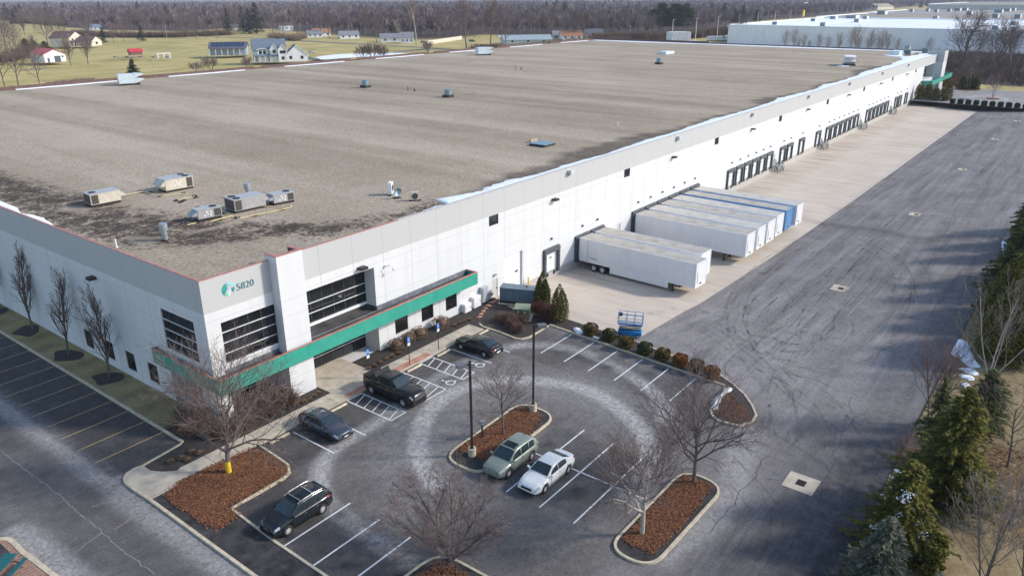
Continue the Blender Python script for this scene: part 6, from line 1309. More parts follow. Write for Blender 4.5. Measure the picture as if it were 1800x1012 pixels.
bxm = mat_foliage("far_box", (0.018, 0.035, 0.03), (0.045, 0.075, 0.055), scale=1); b0 = clipped("clipped_shrub", "dark round clipped shrub in the far row beside the turning circle", (241.6, -12.2, .12), 140, .68, 1.35, "far row of clipped shrubs", bxm, 500, .22)
for k in range(1, 10): dup(b0, (241.5, -12.2 - 2.1 * k, .12), k)
struct(gridmesh("far_lot", np.arange(242.6, 291, 2.5), np.arange(-60, .1, 1.5), lambda x, y: .02 + 0 * x, M['asphalt'], lambda x, y: dict(old=1 + 0 * x, dark=0 * x, salt=np.clip(.4 + .6 * (1 - smooth(np.abs(np.hypot((x - 262), (y + 19) * 1.4) - 7), .4, 2)), 0, 1))))
struct(MB().prism([(262 + 2.4 * math.cos(t), -20.5 + 1.8 * math.sin(t)) for t in np.linspace(0, 6.28, 14)[:-1]], 0, .16).build("island_bed", M['leafm'])); struct(MB().prism([(287 + 5 * math.cos(t), -10 + 4 * math.sin(t)) for t in np.linspace(0, 6.28, 14)[:-1]], 0, .16).build("island_bed", M['leafm']))
bare_tree("bare_tree", "bare tree between the dark arborvitae at the far turning circle", (285.5, -10.5, .1), 141, **dict(RND, h=7.5, kids_=(8, 6, 4), ang=(50, 42, 40), lr=(.7, .5, .5), r0=.2, minr=.03))
bare_tree("bare_tree", "thin bare tree on the little island of the far turning circle", (262, -20.5, .1), 142, bark=M['barkp'], **dict(RND, h=5.5, kids_=(7, 5, 4), ang=(40, 40, 40), lr=(.6, .5, .5), r0=.12, stems=3, stem_ang=12, minr=.025))
# ------------------------------------------------------------------ far surroundings
ZG = -0.12
SID = {}
def siding(c): 
    k = "siding_%d_%d_%d" % tuple(int(v * 100) for v in c); return mat(k, c, .7, 0, .06, .6)
def house(name, label, loc, rot, w_, d_, h, rh, wall, roof, cat="house", group=None, wins=(), doors=(), chimney=False, axis='x', porch=None, over=.5, gdoors=()):
    """gabled building; ridge along local x (or y); front is local -y; wins (x,z,w,h) on the front, doors likewise"""
    t = thing(name, label, cat, (loc[0], loc[1], ZG), R(rot), group); a, b = w_ / 2, d_ / 2; q = MB()
    q.add([(-a, -b, 0), (a, -b, 0), (a, b, 0), (-a, b, 0), (-a, -b, h), (a, -b, h), (a, b, h), (-a, b, h)], [(0, 1, 5, 4), (1, 2, 6, 5), (2, 3, 7, 6), (3, 0, 4, 7)])
    if axis == 'x': q.add([(-a, -b, h), (-a, b, h), (-a, 0, h + rh), (a, -b, h), (a, b, h), (a, 0, h + rh)], [(1, 0, 2), (3, 4, 5)])
    else: q.add([(-a, -b, h), (a, -b, h), (0, -b, h + rh), (-a, b, h), (a, b, h), (0, b, h + rh)], [(0, 1, 2), (4, 3, 5)])
    q.build("wall", wall, t); r = MB(); o = over; th = .18
    for sg in (1, -1):
        if axis == 'x': e = [(-a - o, sg * (b + o), h - rh * o / b), (a + o, sg * (b + o), h - rh * o / b), (a + o, 0, h + rh + .02), (-a - o, 0, h + rh + .02)]
        else: e = [(sg * (a + o), -b - o, h - rh * o / a), (sg * (a + o), b + o, h - rh * o / a), (0, b + o, h + rh + .02), (0, -b - o, h + rh + .02)]
        r.add(e + [(x, y, z + th) for x, y, z in e], [(0, 1, 2, 3), (4, 5, 6, 7), (0, 1, 5, 4), (1, 2, 6, 5), (3, 0, 4, 7), (2, 3, 7, 6)])
    ro_ = r.build("roof", roof, t)
    for (x, z, ww, wh) in wins:
        f = MB().box(x - ww / 2, x + ww / 2, -b - .06, -b - .005, z, z + wh).build("window", glass_dark, t); MB().box(x - ww / 2 - .1, x + ww / 2 + .1, -b - .09, -b - .061, z - .1, z).box(x - ww / 2 - .1, x + ww / 2 + .1, -b - .09, -b - .061, z + wh, z + wh + .1).build("frame", M['white'], f)
    for (x, z, ww, wh) in doors: MB().box(x - ww / 2, x + ww / 2, -b - .07, -b - .005, z, z + wh).build("door", mat("barn_door", (0.06, 0.09, 0.12), .6, 0, .1, 1), t)
    for (y, z, ww, wh) in gdoors: MB().box(-a - .07, -a - .005, y - ww / 2, y + ww / 2, z, z + wh).build("window", glass_dark, t)
    if chimney: MB().box(a * .3, a * .3 + .9, .2, 1.0, h + rh * .5, h + rh + 1).build("chimney", mat("chimney_brick", (.28, .14, .10), .9, 0, .15, 3), ro_)
    if porch:
        pd, ph, n_ = porch; MB().add([(-a, -b - pd, ph - .3), (a, -b - pd, ph - .3), (a, -b, ph + .5), (-a, -b, ph + .5), (-a, -b - pd, ph - .1), (a, -b - pd, ph - .1), (a, -b, ph + .7), (-a, -b, ph + .7)], [(0, 1, 2, 3), (4, 5, 6, 7), (0, 1, 5, 4), (1, 2, 6, 5), (3, 0, 4, 7)]).build("porch_roof", roof, t)
        for k in range(n_): x = -a + .3 + (w_ - .6) * k / (n_ - 1); MB().box(x - .15, x + .15, -b - pd + .1, -b - pd + .4, 0, ph - .2).build("porch_post", M['white'], t)
    return t
roofd = mat("shingle_dark", (0.10, 0.11, 0.13), .85, 0, .15, .8); roofb = mat("shingle_blue", (0.14, 0.18, 0.23), .85, 0, .12, .8); roofr = mat("metal_roof_red", (0.55, 0.045, 0.05), .45, 0, .08, .5)
roofm = mat("shingle_maroon", (0.13, 0.075, 0.07), .85, 0, .15, .8); roofo = mat("shingle_rust", (0.34, 0.16, 0.09), .85, 0, .15, .8); roofg = mat("shingle_grey", (0.22, 0.23, 0.25), .85, 0, .15, .8)
whs, cream, bls = siding((.74, .75, .76)), siding((.62, .56, .46)), siding((.30, .36, .44))
house("barn", "white barn with a bright red metal roof in the left field", (153, 392), 0, 10.5, 16, 4.0, 2.3, whs, roofr, "barn", axis='y', doors=((1.2, 0, 3.0, 3.0), (-3.2, 0, 1.0, 2.1)), wins=((3.8, 2.2, .9, .8),))
house("farmhouse", "cream house with a maroon roof behind the red-roofed barn", (221, 524), 33, 16, 14, 5.5, 3.8, cream, roofm, axis='y', wins=((-4, 3.5, 1.4, 1.4), (4, 3.5, 1.4, 1.4)), porch=(3, 3, 5))
house("farmhouse_wing", "lower cream wing joined to the maroon-roofed house", (230, 512), 33, 12, 11, 3.2, 3.0, cream, roofm, "house", axis='y', wins=((0, 1, 2.4, 1.6),))
SOL = house("garage", "long blue-grey outbuilding with solar panels on its dark roof", (236.5, 357), -39.5, 20, 11.5, 4.2, 2.6, bls, roofd, "outbuilding", porch=(2.6, 3.9, 7))
q = MB()
for i in range(8):
    x = -9 + i * 2.25; f0, f1 = .12, .92; y0, y1 = -(5.75 + .5) * (1 - f0), -(5.75 + .5) * (1 - f1); zf = lambda y: 4.2 + 2.6 * (1 + y / 5.75) + .24
    q.add([(x, y0, zf(y0)), (x + 2.15, y0, zf(y0)), (x + 2.15, y1, zf(y1)), (x, y1, zf(y1))], [(0, 1, 2, 3)])
q.build("solar_panels", mat("solar_panel", (0.03, 0.045, 0.09), .15, 0, .1, 1), SOL)
HS = house("house", "big pale two-storey house with blue roofs and a front porch", (222.5, 300), -33, 16, 12, 6.0, 4.6, siding((.36, .42, .50)), roofb, gdoors=((0, 4.5, 1.2, 1.2), (2, 1.2, 1.2, 1.4)), porch=(2.2, 3.0, 7), chimney=False)
def wing(x, y, w_, d_, h, rh, wn):
    q = MB(); a = w_ / 2; q.add([(x - a, y - d_, 0), (x + a, y - d_, 0), (x + a, y, 0), (x - a, y, 0), (x - a, y - d_, h), (x + a, y - d_, h), (x + a, y, h), (x - a, y, h), (x, y - d_, h + rh), (x, y, h + rh)], [(0, 1, 5, 8, 4), (1, 2, 6, 5), (3, 0, 4, 7), (2, 3, 7, 9, 6)]); q.build("wall", whs, HS)
    r = MB()
    for sg in (1, -1): r.add([(x + sg * (a + .4), y - d_ - .4, h - rh * .4 / a), (x, y - d_ - .4, h + rh + .03), (x, y, h + rh + .03), (x + sg * (a + .4), y, h - rh * .4 / a)], [(0, 1, 2, 3)])
    r.build("roof", roofb, HS); rk = MB()
    for sg in (1, -1): rk.add([(x + sg * (a + .4), y - d_ - .42, h - rh * .4 / a - .25), (x, y - d_ - .42, h + rh - .22), (x, y - d_ - .42, h + rh + .05), (x + sg * (a + .4), y - d_ - .42, h - rh * .4 / a + .05)], [(0, 1, 2, 3)])
    rk.build("bargeboard", M['white'], HS)
    for (wx, wz) in wn: MB().box(x + wx - .7, x + wx + .7, y - d_ - .06, y - d_ - .005, wz, wz + 1.5).build("window", glass_dark, HS)
wing(2.2, -5.5, 4.2, 1.6, 6.2, 2.6, ((0, 4.2),)); wing(6.2, -5.5, 4.4, 3.4, 6.0, 2.8, ((-.6, 4.0), (.8, 4.0), (0, 1.0))); wing(13, 2, 11, 11, 3.4, 4.6, ((-3, 1.2), (2.6, 1.2))); wing(-3.5, -5.6, 5, .6, 6.1, .6, ((-1, 3.8), (1, 3.8)))
house("garden_shed", "little garden shed with a red roof among the raised beds", (203, 399), -10, 6.5, 4, 2.1, 1.3, siding((.22, .10, .09)), roofr, "shed")
t = thing("pergola", "white pergola standing at the edge of the garden beds", "pergola", (199, 361, ZG), R(-20))
for xx in (-3, 0, 3):
    for yy in (-1.5, 1.5): MB().box(xx - .12, xx + .12, yy - .12, yy + .12, 0, 2.5).build("post", M['white'], t)
MB().box(-3.4, 3.4, -1.65, -1.35, 2.5, 2.75).build("beam", M['white'], t); MB().box(-3.4, 3.4, 1.35, 1.65, 2.5, 2.75).build("beam", M['white'], t)
for i in range(9):
    o = MB().box(-1.6, 1.6, -.6, .6, 0, .45).build("raised_bed", mat("bed_timber", (0.20, 0.17, 0.15), .9, 0, .2, 1), None, (188 + i * 1.9 + (i % 2) * 3, 392 - i * 3.4, ZG), rotz=.5); tag(o, "low timber garden bed in the far garden", "garden bed", "garden beds by the shed")
FH = [((565, 64), -30, 14, 9, 3.2, 2.8, whs, roofo, "white house with a rust-coloured roof across the far road"), ((553, 66), -30, 12, 8, 3, 2.4, whs, roofg, "white garage with a grey roof beside the rust-roofed house"), ((503, 54), -20, 12, 8, 5.0, 2.2, whs, roofm, "white house with a maroon roof behind the dark conifers"), ((613, 68), -30, 15, 9, 3, 2.6, whs, roofg, "white house with a pale grey roof behind the red car"),
      ((693, 74), -40, 20, 10, 3.2, 2.6, whs, roofg, "long low white ranch house with a grey roof"), ((716, 76), -45, 9, 9, 4, 3.2, whs, roofg, "white gabled house beside the long ranch"), ((925, 76), -40, 34, 12, 2.6, 2.8, siding((.40, .48, .52)), siding((.30, .37, .40)), "wide blue-grey building just beyond the roof edge"), ((1003, 70), -40, 16, 9, 3, 3.4, whs, roofo, "house with an orange roof near the far roof corner"),
      ((985, 69), -40, 13, 8, 3, 3, siding((.48, .46, .44)), roofg, "grey house left of the orange-roofed one"), ((1042, 68), -40, 14, 8, 4, 3.0, siding((.36, .34, .33)), roofd, "dark house right of the orange-roofed one"), ((165, 53), 0, 12, 8, 3, 2.4, siding((.40, .46, .52)), roofb, "grey-blue shed seen small beyond the farmhouse"), ((412, 52), -20, 7, 6, 3, 2, siding((.3, .33, .36)), roofd, "small dark shed at the foot of the conifers"),
      ((1410, 12), -15, 46, 20, 8, 3, whs, siding((.5, .5, .52)), "white-fronted building far off at the top of the picture"), ((1452, 9), -15, 50, 20, 7, 3, siding((.42, .44, .46)), roofg, "wide grey building far off beside the white-fronted one"), ((1545, 17), -15, 70, 30, 6, 6, cream, mat("roof_tan", (.34, .29, .22), .8, 0, .1, .3), "wide tan-roofed building far off behind the second warehouse")]
for (px, py), rot, w_, d_, h_, rh_, wl, rf, lb in FH:
    x, y = P(px, py, ZG); house("house", lb, (x, y), rot, w_, d_, h_, rh_, wl, rf, wins=tuple((-w_ / 3 + k * w_ / 3, h_ * .35, min(1.4, w_ * .1), 1.3) for k in range(3)))
for i, (px, py) in enumerate(((118, 28), (148, 22), (175, 36), (223, 24), (263, 26), (185, 40), (330, 38), (290, 34), (30, 26), (8, 27), (1275, 8), (1310, 12), (1330, 6), (1350, 3))):
    x, y = P(px, py, ZG); x, y = x * .98, y * .98; house("house", "pale house glimpsed small among the far bare trees", (x, y), -30 + 17 * i, 15, 9, 6.5, 3.4, (whs, cream, siding((.45, .5, .55)))[i % 3], (roofg, roofd, roofm)[i % 3], group="houses glimpsed in the woods")
# long pale fence
a_, b_ = P(753, 79, ZG), P(812, 70, ZG); t = thing("vinyl_fence", "long cream panel fence at the edge of the far woods", "fence", (*a_, ZG), math.atan2(b_[1] - a_[1], b_[0] - a_[0])); Lf = math.hypot(b_[0] - a_[0], b_[1] - a_[1])
MB().box(0, Lf, -.05, .05, .1, 2.7).build("panels", cream, t)
for k in range(12): MB().box(k * Lf / 11 - .12, k * Lf / 11 + .12, -.12, .12, 0, 3.0).build("post", cream, t)
# utility poles
for i, (px, py, h_, lb) in enumerate(((529, 66, 11, "wooden utility pole left of the rust-roofed house"), (432, 58, 11, "wooden utility pole among the dark conifers"), (477, 55, 11, "wooden utility pole at the white house with the maroon roof"), (614, 71, 11, "wooden utility pole in front of the pale-roofed house"), (704, 79, 11, "wooden utility pole in front of the long ranch house"), (824, 87, 11, "wooden utility pole right of the cream fence"), (1107, 72, 11, "pale utility pole beyond the middle of the far parapet"), (295, 76, 12, "thin utility pole beyond the orchard trees"), (34, 84, 12, "thin utility pole at the left edge of the field"), (125, 88, 10, "utility pole in front of the maroon-roofed house"), (271, 128, 11, "thin utility pole near the small spruce"))):
    x, y = P(px, py, ZG); t = thing("utility_pole", lb, "utility pole", (x, y, ZG), R(-40), "wooden utility poles"); MB().cyl((0, 0, 0), (0, 0, h_), .17, .12, n=6).build("pole", M['barkp'], t); MB().box(-1.1, 1.1, -.06, .06, h_ - 1.0, h_ - .85).build("crossarm", M['barkp'], t)
# vehicles in the distance
for i, (px, py, c_, lb, sp) in enumerate(((548, 94, (.5, .5, .5), "silver van parked by the big pale house", SUV), (545, 105, (.10, .16, .22), "dark blue car parked by the big pale house", SED), (618, 68, (.45, .03, .04), "red car in front of the pale-roofed house", SED), (500, 61, (.7, .7, .7), "white car near the dark conifers", SUV), (745, 76, (.05, .05, .06), "dark car by the long ranch house", SUV), (440, 57, (.3, .3, .3), "grey car at the foot of the conifers", SED), (830, 74, (.05, .05, .05), "black car beyond the cream fence", SUV), (878, 66, (.6, .6, .6), "pale car parked under the bare trees past the fence", SUV), (893, 66, (.65, .65, .65), "white van parked under the bare trees past the fence", SUV))):
    x, y = P(px, py, ZG); vehicle("parked_car", lb, "car", (x, y, ZG), R(-35 + 20 * (i % 3)), sp, mat("far_paint%d" % i, c_, .4, 0, .05, 1), lite=True)
# far road
struct(MB().ribbon([(300, 720), (342.7, 605), (355, 487), (348, 390), (345.6, 305), (337.7, 260), (330, 200)], 7, ZG + .03).build("far_road", mat("far_asphalt", (0.13, 0.13, 0.135), .9, 0, .15, .3)))
struct(MB().ribbon([(345, 300), (300, 290), (262, 300), (240, 287)], 5, ZG + .04).build("driveway", MATS["far_asphalt"]))
# conifers far
CF = [(428, 58, 24, "dark conifer at the left of the group behind the outbuilding"), (452, 60, 27, "tall dark conifer in the middle of the group"), (440, 59, 22, "shorter dark conifer between the tall ones"), (402, 57, 22, "dark conifer left of the group, half hidden"), (13, 37, 24, "tall dark conifer at the far left edge"), (30, 34, 20, "dark conifer beside the tall one at the left edge"), (55, 28, 18, "lone dark conifer in the far left woods"), (176, 26, 24, "slim dark conifer standing above the far woods"), (183, 76, 11, "small conifer in the field right of the maroon-roofed house"), (250, 73, 12, "small dark conifer at the back edge of the field"), (238, 148, 9.5, "bushy young pine just beyond the left parapet"), (46, 88, 7, "low green conifer left of the barn"), (62, 89, 6, "low pale green conifer beside the barn"), (80, 88, 5.5, "low spreading conifer behind the barn"),
      (1272, 36, 22, "dark pine right of the big pines"), (1290, 40, 16, "pine behind the corner of the white warehouse"), (1305, 40, 20, "broad dark pine behind the white warehouse"), (1480, 22, 16, "dark pine behind the warehouse roofs"), (1512, 20, 15, "pine between the far grey buildings"), (1330, 38, 15, "small dark pine behind the warehouse edge"), (1600, 12, 16, "dark conifer far off by the tan-roofed building"), (1618, 14, 17, "dark conifer far off, left of the far warehouse"), (1630, 12, 18, "tall dark conifer beside the far warehouse")]
c0 = None
for i, (px, py, h_, lb) in enumerate(CF):
    x, y = P(px, py, ZG); rr = h_ * (.28 if i not in (11, 12, 13) else .75)
    if i in (0, 5, 10): base_ = c0 = spruce(lb, (x, y, ZG), 200 + i, 3.4 * (1.35 if i == 10 else 1), 12, M['pine'] if i != 10 else M['sprd'], nb=9 if i != 10 else 16, whorl=.7 if i != 10 else .45, leaf=.55 if i != 10 else .42, name="conifer", pw=.8); c0.scale = (h_ / 12,) * 3
    else: o = dup(c0 if i != 10 else base_, (x, y, ZG), i * 1.3, lb, scale=(h_ / 12 * (2.2 if i in (11, 12, 13) else 1), h_ / 12 * (2.2 if i in (11, 12, 13) else 1), h_ / 12))
def pine(label, loc, seed, r, h):
    rs = np.random.RandomState(seed); t = thing("pine_tree", label, "pine tree", loc); S = [[0, 0, 0, 0, 0, h * .9, .35, .1]]; cs = []
    for k in range(34):
        z = h * rs.uniform(.35, 1); a = rs.uniform(0, 6.28); L = r * (1.15 - abs(z / h - .6)) * rs.uniform(.6, 1.1) * (1 if z < .85 * h else .5); c = np.array([math.cos(a) * L, math.sin(a) * L, z + 1]); S.append([0, 0, z - 1, *c, .12, .04]); cs.append(c + rs.normal(0, 1, (170, 3)) * [1.5, 1.5, .6])
    V, F = leafcloud(np.concatenate(cs), .42, rs, .3); npmesh("crown", V, F, M['pine'], parent=t); segmesh("trunk", S, 5, M['bark'], t)
for i, (px, py, r_, h_, lb) in enumerate(((1160, 66, 5.5, 24, "big dark pine at the left of the pair beyond the roof"), (1182, 66, 5.5, 23, "big dark pine in the middle beyond the roof"), (1202, 66, 5.5, 23, "big dark pine at the right of the group beyond the roof"))): x, y = P(px, py, ZG); pine(lb, (x, y, ZG), 230 + i, r_, h_)
# bare trees that stand apart
FT = dict(kids_=(10, 7, 5), ang=(46, 42, 40), lr=(.62, .5, .5), r0=.22, clear=.25, up=.08, lead=.6, minr=.045, nseg=6)
tA = bare_tree("bare_tree", "bare tree beyond the left parapet, nearest the left edge", (*P(8, 152, ZG), ZG), 251, "bare trees standing in the fields", bark=M['bark'], h=10.5, **FT)
tB = bare_tree("bare_tree", "oval bare tree right of the white barn", (*P(125, 116, ZG), ZG), 252, "bare trees standing in the fields", h=9, **dict(FT, kids_=(14, 7, 5), ang=(28, 34, 36), clear=.2))
tC = bare_tree("bare_tree", "low spreading bare tree beyond the parapet, left of the outbuilding porch", (*P(372, 126, ZG), ZG), 253, "bare trees standing in the fields", h=4.6, **dict(FT, stems=4, stem_ang=48, r0=.14, kids_=(7, 6, 5)))
tD = bare_tree("bare_tree", "tall bare tree beyond the far road, right of the cream fence", (*P(820, 88, ZG), ZG), 254, "bare trees standing in the fields", h=22, **dict(FT, r0=.5, minr=.07, clear=.38, ang=(36, 40, 40), lr=(.42, .5, .5), kids_=(13, 8, 6)))
for tt, px, py, s_, rz, lb in ((tA, 33, 153, 1.25, 2, "bare tree beyond the left parapet, second from the left edge"), (tA, 70, 150, .9, 4, "rounded brownish bare tree beyond the left parapet, third from the left edge"), (tB, 155, 114, 1.05, 2, "oval bare tree, farther right of the white barn"), (tB, 60, 100, .8, 3, "small bare tree against the barn's left wall"), (tC, 435, 120, .8, 2, "low bare tree at the corner of the big pale house"), (tC, 345, 128, .7, 4, "small low bare tree left of the spreading one"),
                             (tC, 640, 105, 1.1, 1, "spreading bare tree beyond the parapet, at the left of the snow"), (tC, 655, 106, 1.3, 3, "widest spreading bare tree in front of the snow"), (tC, 672, 105, 1.1, 5, "spreading bare tree at the right of the snow"), (tC, 752, 93, 1.0, 2, "low bare tree just beyond the parapet, right of the snow"),
                             (tD, 862, 86, 1.0, 2, "tall bare tree in the middle of the far parapet"), (tD, 888, 90, .75, 4, "tall bare tree at the blue-grey building"), (tD, 662, 76, .62, 5, "broad bare tree between the pale house and the ranch house"), (tD, 970, 72, .8, 1, "bare tree left of the far roof corner"), (tD, 1010, 70, .7, 3, "rounded greenish bare tree at the orange-roofed house"), (tD, 1030, 70, .65, 5, "bare tree behind the dark house"),
                             (tA, 322, 67, 1.0, 1, "orchard tree, first from the left at the back of the field"), (tA, 345, 68, 1.0, 3, "orchard tree, second from the left at the back of the field"), (tA, 362, 68, 1.0, 5, "orchard tree, third from the left at the back of the field"), (tA, 382, 68, 1.05, 2, "orchard tree nearest the outbuilding"), (tA, 218, 74, 1.0, 4, "bare tree at the back of the field, above the garden"), (tA, 200, 76, .9, 2, "bare tree at the back of the field, right of the farmhouse"), (tA, 160, 78, 1.0, 0, "bare tree just right of the farmhouse"),
                             (tA, 85, 82, 1.3, 3, "bare tree behind the low conifers"), (tA, 30, 92, 1.3, 5, "bare tree at the left edge above the barn"), (tA, 12, 95, 1.4, 1, "bare tree at the left edge, beside the thin pole"), (tA, 108, 78, 1.2, 2, "bare tree behind the farmhouse's left end"), (tD, 1299, 76, .62, 3, "bare tree against the white warehouse's near corner"), (tB, 1272, 76, .9, 3, "thin bare tree left of the white warehouse")):
    x, y = P(px, py, ZG); o = dup(tt, (x, y, ZG), rz, lb, scale=s_)
rs_ = random.Random(21)
for i in range(34):
    px, py = rs_.uniform(-10, 425), rs_.uniform(44, 64); x, y = P(px, py, ZG); dup((tA, tB, tD)[i % 3], (x, y, ZG), i * 1.1, "bare tree in the scattered belt between the back of the field and the far woods", "scattered bare trees behind the field", scale=(1.2, 1.3, .62)[i % 3] * rs_.uniform(.85, 1.2))
for i in range(30):
    px, py = 475 + i * 27 + rs_.uniform(-8, 8), rs_.uniform(60, 68); x, y = P(px, py, ZG); dup(tD, (x, y, ZG), i * 1.3, "tall bare tree along the front edge of the far woods", "tall bare trees fronting the woods", scale=rs_.uniform(.5, .82))
for i in range(30):
    px, py = (rs_.uniform(0, 440), rs_.uniform(700, 1300))[i % 2], rs_.uniform(18, 44); x, y = P(px, py, ZG)
    if math.hypot(x - CAM[0], y - CAM[1]) < 2400: dup(c0, (x, y, ZG), i * .9, "dark conifer standing among the far bare woods", "conifers among the far bare woods", scale=rs_.uniform(1.2, 2.0))
tS = bare_tree("bare_tree", "tall bare sycamore with a chalk-white upper trunk", (*P(732, 82, ZG), ZG), 255, bark=M['barkp'], h=24, **dict(FT, r0=.5, minr=.06, clear=.5, kids_=(8, 7, 6), ang=(30, 40, 40), lr=(.42, .5, .5)))
tE = bare_tree("bare_tree", "large dark bare tree beyond the far corner of the warehouse", (349, 1.2, -2), 256, h=19, **dict(FT, r0=.55, minr=.04, clear=.22, kids_=(11, 8, 6, 4), ang=(44, 42, 40, 36), lr=(.62, .52, .5, .5), jit=.2))
dup(tE, (368, -8.0, -2), 2.0, "leaning dark bare tree right of the largest one", scale=.78); dup(tE, (404, -10.5, -2), 4.0, "dark bare tree at the right edge beyond the turning circle", scale=.86)
G2 = "thin bare trees along the wall of the second warehouse"; tF = None
for i, (px, s_) in enumerate(((1381, .6), (1392, 1.1), (1413, .9), (1433, .9), (1452, .8), (1475, 1.0), (1491, 1.15), (1503, 1.3), (1512, .9), (1528, 1.1), (1550, 1.15), (1562, 1.0), (1575, .8), (1635, .85), (1398, .7), (1420, .6), (1545, .9), (1521, .8))):
    y = gy0 = None; d = _r2 * (px - 900) / F_PX - _u2 * (75 - 506) / F_PX + _f; tt = (470 - CAM[0]) / d[0]; yy = float(CAM[1] + tt * d[1])
    if tF is None: tF = bare_tree("bare_tree", "thin bare tree growing against the pale wall of the second warehouse", (470, yy, -2), 260, G2, h=8.5, twig=MATS["pale_twig"], bark=MATS["pale_twig"], **dict(FT, kids_=(12, 6, 4), ang=(22, 30, 32), clear=.1, r0=.12, minr=.035))
    else: dup(tF, (468 + (i * 7) % 11, yy, -2.5), i, scale=s_)
# neighbouring warehouses
def bigbox(lb, x0, x1, y0, y1, h, wall, roof, edge, name="distant_warehouse"):
    t = thing(name, lb, "warehouse", ((x0 + x1) / 2, (y0 + y1) / 2, -3)); a, b = (x1 - x0) / 2, (y1 - y0) / 2
    MB().quad((-a, -b, 0), (-a, b, 0), (-a, b, h + 3), (-a, -b, h + 3)).quad((a, -b, 0), (a, b, 0), (a, b, h + 3), (a, -b, h + 3)).quad((-a, b, 0), (a, b, 0), (a, b, h + 3), (-a, b, h + 3)).quad((-a, -b, 0), (a, -b, 0), (a, -b, h + 3), (-a, -b, h + 3)).build("wall", wall, t)
    MB().quad((-a + .4, -b + .4, h + 2.6), (a - .4, -b + .4, h + 2.6), (a - .4, b - .4, h + 2.6), (-a + .4, b - .4, h + 2.6)).build("roof", roof, t)
    q = MB(); q.box(-a, a, b - 1.2, b + .1, h + 2.5, h + 3.3); q.box(-a - .1, -a + 1.2, -b, b - 1.2, h + 2.5, h + 3.1); q.box(a - 1.2, a, -b, b - 1.2, h + 2.5, h + 3.2); q.build("parapet", edge, t); return t
ww = mat_wall("far_wall", white=(.92, .90, .92), band=(.92, .90, .92), axis=1, period=9, off=3.3, zband=99, base=3.2, grooves=(), jcol=.2); wroof = mat("white_membrane", (.80, .82, .84), .6, 0, .04, .05); groof = mat("far_gravel", (.30, .25, .20), .9, 0, .12, .1)
bigbox("long white-roofed neighbouring warehouse with a shaded pale wall", 495, 705, -300, 165, 12.2, ww, wroof, wroof); bigbox("brown-roofed warehouse behind the white-roofed one", 715, 900, -300, 175, 12.4, siding((.5, .5, .52)), groof, M['snow']); bigbox("third brown-roofed warehouse in the distance", 912, 1100, -300, 178, 12.6, siding((.5, .5, .52)), groof, M['snow']); bigbox("farthest pale warehouse under the horizon", 1330, 1700, -200, 196, 17, siding((.46, .47, .50)), groof, M['snow'])
struct(MB().box(500, 640, 112, 160, 12.0, 12.25).build("warehouse_roof_snow", M['snow']), "stuff")
um = mat("far_unit", (.20, .26, .30), .6, 0, .1, .5)
for i, (px, py, w_) in enumerate(((1363, 43, 3), (1430, 37, 3), (1447, 45, 3), (1506, 38, 3), (1521, 32.5, 3), (1644, 32.5, 3.4), (1703, 26, 4), (1749, 31, 4), (1788, 32, 4), (1749, 51, 3), (1781, 43, 3), (1465, 32.5, 4), (1498, 31, 8), (1550, 25, 7), (1602, 21, 3), (1630, 20, 3), (1645, 21.5, 3), (1668, 20.5, 3), (1683, 19, 6), (1695, 18.5, 6), (1755, 22, 7), (1768, 20, 8), (1778, 19, 7))):
    x, y = P(px, py, 12.5); t = thing("rooftop_unit", "small dark rooftop unit on a neighbouring warehouse", "air conditioner", (x, y, 12.0), 0, "rooftop units on the neighbouring warehouses"); k_ = 1 if x < 720 else 1.5
    MB().box(-w_ * .7, w_ * .7, -w_ * .5, w_ * .5, 0, 2.3 * k_).build("cabinet", um, t); MB().box(-w_ * .7, w_ * .75, -w_ * .5 - .6, -w_ * .5, .2, 2.2 * k_).build("hood", M['wmetal'], t)
for i, (px, py, top) in enumerate(((1181, 72, 40), (1222, 74, 36), (1260, 68, 34), (1297, 60, 31), (1330, 55, 28), (1360, 52, 26), (1387, 48, 24))):
    x, y = P(px, py, ZG); d_ = math.hypot(x - CAM[0], y - CAM[1]); h_ = min(16, (py - top) / F_PX * d_ * 1.02); t = thing("tall_light_pole", "tall white light pole in the neighbouring lot", "light pole", (x, y, ZG), R(-60), "tall white light poles by the second warehouse")
    MB().cyl((0, 0, 0), (0, 0, h_), .22, .14, n=6).build("pole", M['wmetal'], t); MB().box(0, 1.6, -.25, .25, h_ - .1, h_ + .15).build("lamp_head", M['wmetal'], t)
x, y = P(1411, 36, 12.2); t = thing("yellow_marker", "yellow pole standing on the white warehouse roof", "pole", (x, y, 12.2)); MB().box(-.9, .9, -.5, .5, 3.0, 7.5).build("panel", M['yellow'], t); MB().cyl((0, 0, -.2), (0, 0, 3), .2, n=6).build("post", M['grey'], t)
t = thing("white_tank_house", "white ribbed utility enclosure beyond the roof, below the big pines", "enclosure", (492, 200, ZG), R(-40)); MB().box(-7, 7, -5, 5, 0, 7).build("wall", whs, t); q = MB()
for k in range(9): q.box(-6.9 + k * 1.6, -6.5 + k * 1.6, -5.3, -5.02, 0, 7.6)
q.build("buttress", siding((.55, .57, .6)), t)
for k, (px, py, w_) in enumerate(((1262, 73, 16), (1215, 76, 12))):
    x, y = P(px, py, ZG); t = thing("trailer_row", ("long pale ribbed tank trailer left of the white warehouse corner", "low pale pile of pallets beside the white enclosure")[k], ("trailer", "pallet pile")[k], (x, y, ZG), R(-50)); MB().box(-w_ / 2, w_ / 2, -1.3, 1.3, .6, 3.6 - 2 * k).build("body", siding((.62, .64, .66)), t, bevel=.2); MB().box(-w_ / 2, w_ / 2, -1, 1, 0, .6).build("base", M['pole'], t)
